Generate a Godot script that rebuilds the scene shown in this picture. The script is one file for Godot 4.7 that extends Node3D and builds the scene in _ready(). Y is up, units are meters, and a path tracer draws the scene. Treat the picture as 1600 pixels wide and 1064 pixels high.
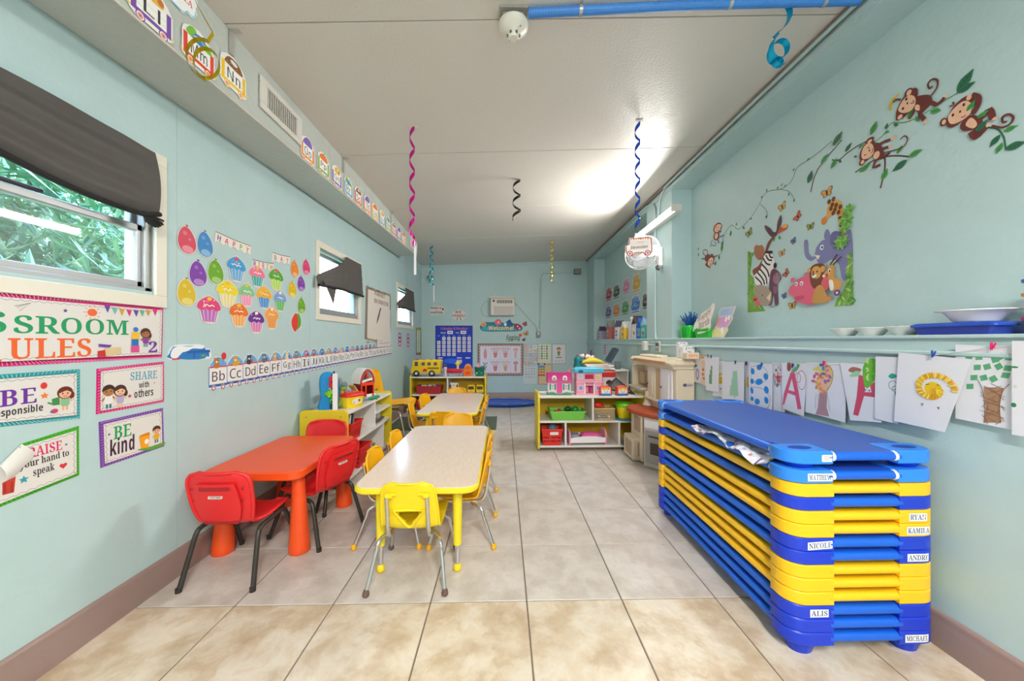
extends Node3D

# wall planes that flat things hang on: axis letter and coordinate of the surface
const WALLS := {"L": ["L", -1.5545], "B": ["B", -6.6995], "RU": ["R", 1.7895], "R": ["R", 1.5995], "D": ["L", -1.2575], "N": ["R", 1.7895]}
const TUBE := "fffaf4"

func _ready() -> void:
	# camera: 12 mm class wide angle at a child-high tripod, turned a little to the right
	var cam := Camera3D.new()
	cam.name = "camera"
	cam.fov = rad_to_deg(2.0 * atan(532.0 / 550.0))
	cam.position = Vector3(0, 1.12, 0)
	cam.rotation.y = -atan(13.0 / 550.0)
	cam.near = 0.02
	cam.far = 200.0
	add_child(cam)
	cam.current = true
	# bright tropical sky seen through the left windows
	var env := Environment.new()
	env.background_mode = Environment.BG_SKY
	var sm := ProceduralSkyMaterial.new()
	sm.sky_top_color = Color("9fc4ee")
	sm.sky_horizon_color = Color("f2f6fa")
	sm.ground_horizon_color = Color("dfe6e2")
	sm.ground_bottom_color = Color("8c9a84")
	sm.sky_energy_multiplier = 7.0
	sm.ground_energy_multiplier = 2.0
	var sky := Sky.new()
	sky.sky_material = sm
	env.sky = sky
	env.tonemap_mode = Environment.TONE_MAPPER_LINEAR
	env.tonemap_exposure = 0.68
	env.sdfgi_enabled = true
	env.ssao_enabled = true
	env.ssil_enabled = true
	var we := WorldEnvironment.new()
	we.name = "world_environment"
	we.environment = env
	add_child(we)
	# the sun stands over the roof, behind the right wall: it lights the trees outside only
	var sun := DirectionalLight3D.new()
	sun.name = "sun"
	sun.rotation = Vector3(deg_to_rad(-52), deg_to_rad(75), 0)
	sun.light_energy = 3.0
	sun.light_color = Color("fff1dc")
	sun.light_angular_distance = 0.6
	sun.shadow_enabled = true
	add_child(sun)
	# pillar tube in view; unseen ceiling tube lights the room, rear tube added as fill
	tube_lamp("white tube lamp mounted on the pillar above the wall fan", Vector3(1.6, 2.315, -3.56), -90, 0.86, 6.5)
	tube_lamp("unseen tube lamp under the ceiling behind the camera, lighting walls and floor", Vector3(0.45, 2.6, 1.0), 90, 1.2, 17.0, 90)
	tube_lamp("added fill tube lamp high on the unseen rear wall", Vector3(0.6, 2.5, 2.5), 180, 1.2, 8.0)

	shell()
	outside()
	windows()
	ducting()
	ceiling_things()
	red_set()
	yellow_set()
	cots()
	shelves()
	kitchen()
	back_wall()
	left_wall()
	right_wall()
	ledge_things()
	hung_papers()

# a slim wall lamp: yaw -90 faces -x
func tube_lamp(label: String, at: Vector3, yaw: float, length: float, power: float, pitch := 0.0) -> void:
	var o := thing("tube_lamp", label, "lamp", at, yaw)
	o.rotation.x = deg_to_rad(pitch)
	var m := M.new()
	m.box(Vector3(0, 0, 0.026), Vector3(length, 0.062, 0.05), 0.004)
	part(o, "housing", m, mat("e9e6de", 0.4))
	for s in [-1, 1]:
		var e := M.new()
		e.box(Vector3(s * (length / 2 + 0.006), 0, 0.05), Vector3(0.014, 0.07, 0.098), 0.005)
		part(o, "end_cap", e, mat("d9d4cc", 0.4))
	var d := M.new()
	var g := PackedVector2Array()
	for i in 13:
		var a := PI * i / 12.0
		g.append(Vector2(cos(a) * 0.029, 0.052 + sin(a) * 0.04))
	d.xf = Transform3D(Basis(Vector3(0, 1, 0), Vector3(0, 0, 1), Vector3(1, 0, 0)), Vector3.ZERO)
	d.ext(g, -length / 2, length / 2)
	var gl := StandardMaterial3D.new()
	gl.albedo_color = Color("ffffff")
	gl.emission_enabled = true
	gl.emission = Color(TUBE)
	gl.emission_energy_multiplier = 4.0
	part(o, "diffuser", d, gl)
	var l := AreaLight3D.new()
	l.name = "tube_light"
	l.area_size = Vector2(length, 0.06)
	l.area_normalize_energy = true
	l.light_energy = power
	l.light_color = Color(TUBE)
	l.area_range = 20.0
	l.shadow_enabled = true
	o.add_child(l)
	l.position = Vector3(0, 0, 0.1)
	l.rotation.y = PI
	l.rotation.x = -0.35 if pitch == 0.0 else 0.0

# ---------------------------------------------------------------- mesh building
class M:
	var v := PackedVector3Array()
	var n := PackedVector3Array()
	var k := PackedColorArray()
	var col := Color.WHITE
	var xf := Transform3D()
	var lay := 0.0
	var org := Vector2.ZERO
	var dz := 0.00005
	var hold := false

	func c(h: String) -> M:
		col = Color(h).srgb_to_linear()
		return self

	func tri(a: Vector3, b: Vector3, d: Vector3, na: Vector3, nb: Vector3, nd: Vector3) -> void:
		var A := xf * a
		var B := xf * b
		var D := xf * d
		var bs := xf.basis
		var NA := (bs * na).normalized()
		var NB := (bs * nb).normalized()
		var ND := (bs * nd).normalized()
		if (B - A).cross(D - A).dot(NA + NB + ND) > 0.0:
			v.append(A); v.append(D); v.append(B)
			n.append(NA); n.append(ND); n.append(NB)
		else:
			v.append(A); v.append(B); v.append(D)
			n.append(NA); n.append(NB); n.append(ND)
		k.append(col); k.append(col); k.append(col)

	func flat(a: Vector3, b: Vector3, d: Vector3, out: Vector3) -> void:
		var w := (b - a).cross(d - a)
		if w.length_squared() < 1e-18: return
		w = w.normalized()
		if w.dot(out) < 0.0: w = -w
		tri(a, b, d, w, w, w)

	func quad(a: Vector3, b: Vector3, d: Vector3, e: Vector3, out: Vector3) -> void:
		flat(a, b, d, out)
		flat(a, d, e, out)

	func quadn(a: Vector3, b: Vector3, d: Vector3, e: Vector3, na: Vector3, nb: Vector3, nd: Vector3, ne: Vector3) -> void:
		tri(a, b, d, na, nb, nd)
		tri(a, d, e, na, nd, ne)

	# chamfered box
	func box(ce: Vector3, si: Vector3, bv := 0.003) -> M:
		var h := si * 0.5
		bv = minf(bv, minf(h.x, minf(h.y, h.z)) * 0.9)
		for ax in 3:
			var u := (ax + 1) % 3
			var w := (ax + 2) % 3
			for s in [-1.0, 1.0]:
				var p := []
				for q in [[-1, -1], [1, -1], [1, 1], [-1, 1]]:
					var t := Vector3()
					t[ax] = s * h[ax]; t[u] = q[0] * (h[u] - bv); t[w] = q[1] * (h[w] - bv)
					p.append(ce + t)
				var o := Vector3(); o[ax] = s
				quad(p[0], p[1], p[2], p[3], o)
		if bv <= 0.0: return self
		for ax in 3:
			var u := (ax + 1) % 3
			var w := (ax + 2) % 3
			for su in [-1.0, 1.0]:
				for sw in [-1.0, 1.0]:
					var p := []
					for e in [[-1, 0], [1, 0], [1, 1], [-1, 1]]:
						var t := Vector3()
						t[ax] = e[0] * (h[ax] - bv)
						t[u] = su * (h[u] - (bv if e[1] else 0.0))
						t[w] = sw * (h[w] - (0.0 if e[1] else bv))
						p.append(ce + t)
					var o := Vector3(); o[u] = su; o[w] = sw
					quad(p[0], p[1], p[2], p[3], o)
		for sx in [-1.0, 1.0]:
			for sy in [-1.0, 1.0]:
				for sz in [-1.0, 1.0]:
					var s := Vector3(sx, sy, sz)
					flat(ce + s * (h - Vector3(0, bv, bv)), ce + s * (h - Vector3(bv, 0, bv)), ce + s * (h - Vector3(bv, bv, 0)), s)
		return self

	# profile of [radius, height] turned about y at the point at
	func lathe(pr: Array, at := Vector3.ZERO, seg := 20, sx := 1.0, sz := 1.0) -> M:
		var m := pr.size()
		var sn := []
		for i in m - 1:
			var d := Vector2(pr[i + 1][0] - pr[i][0], pr[i + 1][1] - pr[i][1])
			sn.append(Vector2(d.y, -d.x).normalized())
		for i in m - 1:
			var n0: Vector2 = sn[i]
			var n1: Vector2 = sn[i]
			if i > 0 and sn[i - 1].dot(sn[i]) > 0.6: n0 = (sn[i - 1] + sn[i]).normalized()
			if i < m - 2 and sn[i + 1].dot(sn[i]) > 0.6: n1 = (sn[i + 1] + sn[i]).normalized()
			for j in seg:
				var a := TAU * j / seg
				var b := TAU * (j + 1) / seg
				var ca := Vector3(cos(a) * sx, 0, sin(a) * sz)
				var cb := Vector3(cos(b) * sx, 0, sin(b) * sz)
				var p0: Vector3 = at + ca * pr[i][0] + Vector3(0, pr[i][1], 0)
				var p1: Vector3 = at + cb * pr[i][0] + Vector3(0, pr[i][1], 0)
				var p2: Vector3 = at + cb * pr[i + 1][0] + Vector3(0, pr[i + 1][1], 0)
				var p3: Vector3 = at + ca * pr[i + 1][0] + Vector3(0, pr[i + 1][1], 0)
				var q0 := ca * n0.x + Vector3(0, n0.y, 0)
				var q1 := cb * n0.x + Vector3(0, n0.y, 0)
				var q2 := cb * n1.x + Vector3(0, n1.y, 0)
				var q3 := ca * n1.x + Vector3(0, n1.y, 0)
				if pr[i][0] > 1e-6: tri(p0, p1, p2, q0, q1, q2)
				if pr[i + 1][0] > 1e-6: tri(p0, p2, p3, q0, q2, q3)
		return self

	func ball(ce: Vector3, r: Vector3, seg := 16, rg := 10) -> M:
		var p := []
		for i in rg + 1:
			var row := []
			for j in seg + 1:
				var t := PI * i / rg
				var f := TAU * j / seg
				row.append(Vector3(sin(t) * cos(f), -cos(t), sin(t) * sin(f)))
			p.append(row)
		for i in rg:
			for j in seg:
				var a: Vector3 = p[i][j]; var b: Vector3 = p[i][j + 1]; var d: Vector3 = p[i + 1][j + 1]; var e: Vector3 = p[i + 1][j]
				if i > 0: tri(ce + a * r, ce + b * r, ce + d * r, a / r, b / r, d / r)
				if i < rg - 1: tri(ce + a * r, ce + d * r, ce + e * r, a / r, d / r, e / r)
		return self

	# bent tube through points, corners rounded by extra points when sub > 1
	func tube(pts: Array, r: float, seg := 10, sub := 1, flat_y := 1.0) -> M:
		var q := pts
		if sub > 1: q = M.smooth(pts, sub)
		var rings := []
		var nr := []
		var up := Vector3.UP
		for i in q.size():
			var d: Vector3
			if i == 0: d = q[1] - q[0]
			elif i == q.size() - 1: d = q[i] - q[i - 1]
			else: d = (q[i + 1] - q[i]).normalized() + (q[i] - q[i - 1]).normalized()
			d = d.normalized()
			if i == 0: up = Vector3.RIGHT if absf(d.y) > 0.9 else Vector3.UP
			var sd := d.cross(up).normalized()
			up = sd.cross(d).normalized()
			var a := []
			var b := []
			for j in seg:
				var w := TAU * j / seg
				var o := sd * cos(w) + up * sin(w) * flat_y
				a.append(q[i] + o * r); b.append((sd * cos(w) + up * sin(w) / flat_y).normalized())
			rings.append(a); nr.append(b)
		for i in q.size() - 1:
			for j in seg:
				var l := (j + 1) % seg
				quadn(rings[i][j], rings[i][l], rings[i + 1][l], rings[i + 1][j], nr[i][j], nr[i][l], nr[i + 1][l], nr[i + 1][j])
		for e in [0, q.size() - 1]:
			var o: Vector3 = (q[0] - q[1]) if e == 0 else (q[e] - q[e - 1])
			for j in seg: flat(q[e], rings[e][j], rings[e][(j + 1) % seg], o)
		return self

	static func smooth(p: Array, sub: int) -> Array:
		var o := []
		for i in p.size() - 1:
			var a = p[maxi(i - 1, 0)]; var b = p[i]; var d = p[i + 1]; var e = p[mini(i + 2, p.size() - 1)]
			for s in sub:
				var t := float(s) / sub
				o.append(0.5 * (2.0 * b + (d - a) * t + (2.0 * a - 5.0 * b + 4.0 * d - e) * t * t + (3.0 * b - a - 3.0 * d + e) * t * t * t))
		o.append(p[p.size() - 1])
		return o

	# outline in x, y pushed from z0 to z1, both faces capped, edges chamfered by bv
	func ext(o: PackedVector2Array, z0: float, z1: float, bv := 0.0, hole := PackedVector2Array()) -> M:
		if Geometry2D.is_polygon_clockwise(o): o.reverse()
		var inn := o
		if bv > 0.0:
			var g := Geometry2D.offset_polygon(o, -bv)
			var m := o.size()
			inn = PackedVector2Array()
			for i in m:
				var e0 := (o[i] - o[(i + m - 1) % m]).normalized()
				var e1 := (o[(i + 1) % m] - o[i]).normalized()
				var nn := (Vector2(e0.y, -e0.x) + Vector2(e1.y, -e1.x))
				var l := maxf(nn.length(), 0.7)
				inn.append(o[i] - nn / (l * l) * 2.0 * bv)
		var cap := inn
		var ix := Geometry2D.triangulate_polygon(cap)
		for zz in [[z0, Vector3.FORWARD], [z1, Vector3.BACK]]:
			for i in range(0, ix.size(), 3):
				var A := cap[ix[i]]; var B := cap[ix[i + 1]]; var D := cap[ix[i + 2]]
				flat(Vector3(A.x, A.y, zz[0]), Vector3(B.x, B.y, zz[0]), Vector3(D.x, D.y, zz[0]), zz[1])
		var m2 := o.size()
		var fn := []
		for i in m2:
			var e := (o[(i + 1) % m2] - o[i]).normalized()
			fn.append(Vector3(e.y, -e.x, 0))
		for i in m2:
			var j := (i + 1) % m2
			var na: Vector3 = fn[i]; var nb: Vector3 = fn[i]
			var pv: Vector3 = fn[(i + m2 - 1) % m2]; var nx: Vector3 = fn[j]
			if pv.dot(na) > 0.7: na = (na + pv).normalized()
			if nx.dot(nb) > 0.7: nb = (nb + nx).normalized()
			var a := Vector3(o[i].x, o[i].y, z0 + bv); var b := Vector3(o[j].x, o[j].y, z0 + bv)
			var d := Vector3(o[j].x, o[j].y, z1 - bv); var e2 := Vector3(o[i].x, o[i].y, z1 - bv)
			quadn(a, b, d, e2, na, nb, nb, na)
			if bv > 0.0:
				var f := Vector3.BACK
				var ia := Vector3(inn[i].x, inn[i].y, z1); var ib := Vector3(inn[j].x, inn[j].y, z1)
				quadn(e2, d, ib, ia, (na + f).normalized(), (nb + f).normalized(), (nb + f).normalized(), (na + f).normalized())
				ia.z = z0; ib.z = z0
				quadn(a, b, ib, ia, (na - f).normalized(), (nb - f).normalized(), (nb - f).normalized(), (na - f).normalized())
		return self

	# a sheet with thickness: fn(u, v) gives a point, hole(u, v) true leaves a cell out
	func sheet(fn: Callable, nu: int, nv: int, th: float, hole: Variant = null, two := true) -> M:
		var p := []
		for i in nu + 1:
			var row := []
			for j in nv + 1: row.append(fn.call(float(i) / nu, float(j) / nv))
			p.append(row)
		var q := []
		for i in nu + 1:
			var row := []
			for j in nv + 1:
				var a: Vector3 = p[mini(i + 1, nu)][j] - p[maxi(i - 1, 0)][j]
				var b: Vector3 = p[i][mini(j + 1, nv)] - p[i][maxi(j - 1, 0)]
				row.append(a.cross(b).normalized())
			q.append(row)
		for i in nu:
			for j in nv:
				if hole != null and hole.call((i + 0.5) / nu, (j + 0.5) / nv): continue
				var A: Vector3 = p[i][j]; var B: Vector3 = p[i + 1][j]; var D: Vector3 = p[i + 1][j + 1]; var E: Vector3 = p[i][j + 1]
				quadn(A, B, D, E, q[i][j], q[i + 1][j], q[i + 1][j + 1], q[i][j + 1])
				if two: quadn(A - q[i][j] * th, B - q[i + 1][j] * th, D - q[i + 1][j + 1] * th, E - q[i][j + 1] * th, -q[i][j], -q[i + 1][j], -q[i + 1][j + 1], -q[i][j + 1])
		if two and th > 0.0:
			for i in nu:
				for j in [0, nv]:
					quad(p[i][j], p[i + 1][j], p[i + 1][j] - q[i + 1][j] * th, p[i][j] - q[i][j] * th, p[i][j] - p[i][nv / 2])
			for j in nv:
				for i in [0, nu]:
					quad(p[i][j], p[i][j + 1], p[i][j + 1] - q[i][j + 1] * th, p[i][j] - q[i][j] * th, p[i][j] - p[nu / 2][j])
		return self

	# rings of points joined into a skin, ends closed
	func loft(rings: Array, capped := true) -> M:
		var m: int = rings[0].size()
		var nr := []
		for i in rings.size():
			var row := []
			for j in m:
				var a: Vector3 = rings[mini(i + 1, rings.size() - 1)][j] - rings[maxi(i - 1, 0)][j]
				var b: Vector3 = rings[i][(j + 1) % m] - rings[i][(j + m - 1) % m]
				var w := a.cross(b).normalized()
				var ce := Vector3()
				for t in rings[i]: ce += t / m
				if w.dot(rings[i][j] - ce) < 0.0: w = -w
				row.append(w)
			nr.append(row)
		for i in rings.size() - 1:
			for j in m:
				var l := (j + 1) % m
				quadn(rings[i][j], rings[i][l], rings[i + 1][l], rings[i + 1][j], nr[i][j], nr[i][l], nr[i + 1][l], nr[i + 1][j])
		if capped:
			for e in [0, rings.size() - 1]:
				var ce := Vector3()
				for t in rings[e]: ce += t / m
				var o: Vector3 = (rings[0][0] - rings[1][0]) if e == 0 else (rings[e][0] - rings[e - 1][0])
				for j in m: flat(ce, rings[e][j], rings[e][(j + 1) % m], o)
		return self

	# ---- flat print on a card lying in x, y: every shape lies a hair in front of the one before
	func up() -> float:
		if not hold: lay += dz
		return lay

	static func pv(f: Array) -> PackedVector2Array:
		var o := PackedVector2Array()
		for i in range(0, f.size() - 1, 2): o.append(Vector2(f[i], f[i + 1]))
		return o

	static func round_poly(o: PackedVector2Array, sub := 4) -> PackedVector2Array:
		var r := PackedVector2Array()
		var m := o.size()
		for i in m:
			var a := o[(i + m - 1) % m]; var b := o[i]; var d := o[(i + 1) % m]; var e := o[(i + 2) % m]
			for s in sub:
				var t := float(s) / sub
				r.append(0.5 * (2.0 * b + (d - a) * t + (2.0 * a - 5.0 * b + 4.0 * d - e) * t * t + (3.0 * b - a - 3.0 * d + e) * t * t * t))
		return r

	func face(o: PackedVector2Array) -> M:
		var ix := Geometry2D.triangulate_polygon(o)
		var z := up()
		var b := Vector3.BACK
		for i in range(0, ix.size(), 3):
			var A := o[ix[i]] - org; var B := o[ix[i + 1]] - org; var D := o[ix[i + 2]] - org
			tri(Vector3(A.x, A.y, z), Vector3(B.x, B.y, z), Vector3(D.x, D.y, z), b, b, b)
		return self

	func poly(f: Array) -> M: return face(M.pv(f))
	func blob(f: Array, sub := 4) -> M: return face(M.round_poly(M.pv(f), sub))
	func rect(x0: float, y0: float, x1: float, y1: float) -> M: return face(M.pv([x0, y0, x1, y0, x1, y1, x0, y1]))

	static func oval(cx: float, cy: float, rx: float, ry: float, rot := 0.0, seg := 20) -> PackedVector2Array:
		var o := PackedVector2Array()
		for i in seg:
			var a := TAU * i / seg
			o.append(Vector2(cx, cy) + Vector2(cos(a) * rx, sin(a) * ry).rotated(rot))
		return o

	func dot(cx: float, cy: float, rx: float, ry := -1.0, rot := 0.0) -> M:
		return face(M.oval(cx, cy, rx, rx if ry < 0.0 else ry, rot, 16))

	func ring(cx: float, cy: float, rx: float, ry: float, w: float) -> M:
		var o := M.oval(cx, cy, rx, ry)
		o.append(o[0])
		return stroke(o, w)

	func stroke(o: PackedVector2Array, w: float) -> M:
		var z := up()
		var b := Vector3.BACK
		var l := []
		for i in o.size():
			var d := (o[mini(i + 1, o.size() - 1)] - o[maxi(i - 1, 0)]).normalized()
			l.append([o[i] - org + Vector2(-d.y, d.x) * w * 0.5, o[i] - org - Vector2(-d.y, d.x) * w * 0.5])
		for i in o.size() - 1:
			var A: Vector2 = l[i][0]; var B: Vector2 = l[i][1]; var D: Vector2 = l[i + 1][1]; var E: Vector2 = l[i + 1][0]
			quadn(Vector3(A.x, A.y, z), Vector3(B.x, B.y, z), Vector3(D.x, D.y, z), Vector3(E.x, E.y, z), b, b, b, b)
		return self

	func line(f: Array, w: float, sub := 1) -> M:
		var o := M.pv(f)
		if sub > 1: o = PackedVector2Array(M.smooth(Array(o), sub))
		return stroke(o, w)

	func star(cx: float, cy: float, r: float, rot := 0.0) -> M:
		var o := PackedVector2Array()
		for i in 10: o.append(Vector2(cx, cy) + Vector2(0, r if i % 2 == 0 else r * 0.45).rotated(rot + TAU * i / 10))
		return face(o)

	func heart(cx: float, cy: float, r: float) -> M:
		var o := PackedVector2Array()
		for i in 20:
			var t := TAU * i / 20
			o.append(Vector2(cx + r * pow(sin(t), 3), cy + r * (0.81 * cos(t) - 0.31 * cos(2 * t) - 0.12 * cos(3 * t) - 0.06 * cos(4 * t))))
		return face(o)

	# lettering as flat print; w > 0 squeezes it to that width
	func text(s: String, cx: float, cy: float, h: float, w := 0.0, font := "Droid Sans", bold := true, rot := 0.0, skew := 0.0) -> M:
		var f := SystemFont.new()
		f.font_names = PackedStringArray([font])
		f.font_weight = 700 if bold else 400
		var t := TextMesh.new()
		t.font = f; t.text = s; t.font_size = 16; t.pixel_size = 0.01; t.depth = 0.0; t.curve_step = 2.0
		var p: PackedVector3Array = t.surface_get_arrays(0)[Mesh.ARRAY_VERTEX]
		if p.is_empty(): return self
		var lo := p[0]; var hi := p[0]
		for q in p: lo = lo.min(q); hi = hi.max(q)
		var sy := h / maxf(hi.y - lo.y, 0.001)
		var sx := sy if w <= 0.0 else w / maxf(hi.x - lo.x, 0.001)
		var z := up()
		var b := Vector3.BACK
		var ce := (lo + hi) * 0.5
		var at := Vector2(cx, cy) - org
		for i in range(0, p.size(), 3):
			var o := []
			for j in 3:
				var g := (p[i + j] - ce) * Vector3(sx, sy, 0)
				var g2 := Vector2(g.x + g.y * skew, g.y).rotated(rot) + at
				o.append(Vector3(g2.x, g2.y, z))
			tri(o[0], o[1], o[2], b, b, b)
		return self

	# the card itself: outline, thickness behind the print
	func card(f: PackedVector2Array, th := 0.0012, keep := false) -> M:
		var s := xf
		if not keep:
			org = Vector2.ZERO
			for q in f: org += q / f.size()
		var o := PackedVector2Array()
		for q in f: o.append(q - org)
		ext(o, 0.0, th)
		lay = th
		return self

	func bake() -> ArrayMesh:
		var a := []
		a.resize(Mesh.ARRAY_MAX)
		a[Mesh.ARRAY_VERTEX] = v; a[Mesh.ARRAY_NORMAL] = n; a[Mesh.ARRAY_COLOR] = k
		var m := ArrayMesh.new()
		m.add_surface_from_arrays(Mesh.PRIMITIVE_TRIANGLES, a)
		return m

# ---------------------------------------------------------------- nodes
var names := {}
func numbered(s: String) -> String:
	if not names.has(s):
		names[s] = 0
		return s
	names[s] += 1
	return "%s_%03d" % [s, names[s]]

func meta(o: Node, label: String, cat: String, group := "", kind := "") -> void:
	if label: o.set_meta("label", label)
	if cat: o.set_meta("category", cat)
	if group: o.set_meta("group", group)
	if kind: o.set_meta("kind", kind)

func thing(called: String, label: String, cat: String, at := Vector3.ZERO, yaw := 0.0, group := "") -> Node3D:
	var o := Node3D.new()
	o.name = numbered(called)
	add_child(o)
	o.position = at
	o.rotation.y = deg_to_rad(yaw)
	meta(o, label, cat, group)
	return o

func part(parent: Node, called: String, m: M, mt: Material, label := "") -> MeshInstance3D:
	return partm(parent, called, m.bake(), mt, label)

func partm(parent: Node, called: String, me: Mesh, mt: Material, label := "") -> MeshInstance3D:
	var o := MeshInstance3D.new()
	o.mesh = me
	o.material_override = mt
	o.name = called
	parent.add_child(o, true)
	if label: o.set_meta("label", label)
	return o

func solo(called: String, label: String, cat: String, m: M, mt: Material, at := Vector3.ZERO, yaw := 0.0, group := "") -> MeshInstance3D:
	var o := partm(self, numbered(called), m.bake(), mt)
	o.position = at
	o.rotation.y = deg_to_rad(yaw)
	meta(o, label, cat, group)
	return o

func struct(called: String, m: M, mt: Material) -> MeshInstance3D:
	var o := partm(self, called, m.bake(), mt)
	o.set_meta("kind", "structure")
	return o

func copy(o: Node3D, label: String, at: Vector3, yaw := 0.0, group := "") -> Node3D:
	var r: Node3D = o.duplicate()
	var base := String(o.name)
	var rx := RegEx.create_from_string("_\\d+$")
	r.name = numbered(rx.sub(base, ""))
	add_child(r)
	r.position = at
	r.rotation.y = deg_to_rad(yaw)
	if label: r.set_meta("label", label)
	if group: r.set_meta("group", group)
	return r

var mats := {}
func mat(h: String, rough := 0.5, metal := 0.0, key := "") -> StandardMaterial3D:
	var id := h + str(rough) + "/" + str(metal) + key
	if mats.has(id): return mats[id]
	var m := StandardMaterial3D.new()
	m.albedo_color = Color(h)
	m.roughness = rough
	m.metallic = metal
	mats[id] = m
	return m

func vmat(rough := 0.6) -> StandardMaterial3D:
	var m := mat("ffffff", rough, 0.0, "v")
	m.vertex_color_use_as_albedo = true
	return m

func noise(freq: float, seed_: int, size := 512, kind := FastNoiseLite.TYPE_SIMPLEX_SMOOTH, oct := 4, ramp = null, normal := 0.0, warp := 0.0) -> NoiseTexture2D:
	var f := FastNoiseLite.new()
	f.noise_type = kind
	f.frequency = freq
	f.seed = seed_
	f.fractal_octaves = oct
	if oct > 5: f.fractal_gain = 0.62
	if warp > 0.0:
		f.domain_warp_enabled = true
		f.domain_warp_amplitude = warp
		f.domain_warp_frequency = freq * 0.7
	var t := NoiseTexture2D.new()
	t.width = size; t.height = size
	t.seamless = true
	t.noise = f
	if ramp:
		var g := Gradient.new()
		g.offsets = PackedFloat32Array(ramp[0])
		var cs := PackedColorArray()
		for h in ramp[1]: cs.append(Color(h))
		g.colors = cs
		t.color_ramp = g
	if normal > 0.0:
		t.as_normal_map = true
		t.bump_strength = normal
	return t

func rounded(w: float, h: float, r: float, seg := 5, cx := 0.0, cy := 0.0) -> PackedVector2Array:
	var o := PackedVector2Array()
	for q in [[1, 1, 0], [-1, 1, 1], [-1, -1, 2], [1, -1, 3]]:
		for i in seg + 1:
			var a: float = PI / 2 * (q[2] + float(i) / seg)
			o.append(Vector2(cx + q[0] * (w / 2 - r) + cos(a) * r, cy + q[1] * (h / 2 - r) + sin(a) * r))
	return o

const FLATX := Transform3D(Basis(Vector3(1, 0, 0), Vector3(0, 0, -1), Vector3(0, 1, 0)), Vector3.ZERO)   # outline x, y laid on the floor plan: x, -z, rising along y

# a flat card hung on a wall: its own node at its centre
func hang(called: String, label: String, cat: String, m: M, wall: String, group := "", off := 0.0, rough := 0.55) -> MeshInstance3D:
	var o := partm(self, numbered(called), m.bake(), vmat(rough))
	meta(o, label, cat, group)
	place(o, wall, m.org, off)
	return o

func place(o: Node3D, wall: String, c: Vector2, off := 0.0) -> void:
	var w: Array = WALLS[wall]
	match w[0]:
		"L":
			o.basis = Basis(Vector3(0, 0, -1), Vector3.UP, Vector3(1, 0, 0))
			o.position = Vector3(w[1] + off, c.y, -c.x)
		"R":
			o.basis = Basis(Vector3(0, 0, 1), Vector3.UP, Vector3(-1, 0, 0))
			o.position = Vector3(w[1] - off, c.y, c.x)
		"B":
			o.position = Vector3(c.x, c.y, w[1] + off)

# ---------------------------------------------------------------- the room
var paint: StandardMaterial3D
var cream: StandardMaterial3D
var alu: StandardMaterial3D
var chrome: StandardMaterial3D
var dark: StandardMaterial3D

func wall_boxes(m: M, x0: float, x1: float, rects: Array) -> void:
	for r in rects: m.box(Vector3((x0 + x1) / 2, (r[2] + r[3]) / 2, (r[0] + r[1]) / 2), Vector3(x1 - x0, r[3] - r[2], absf(r[1] - r[0])), 0.0)

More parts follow.
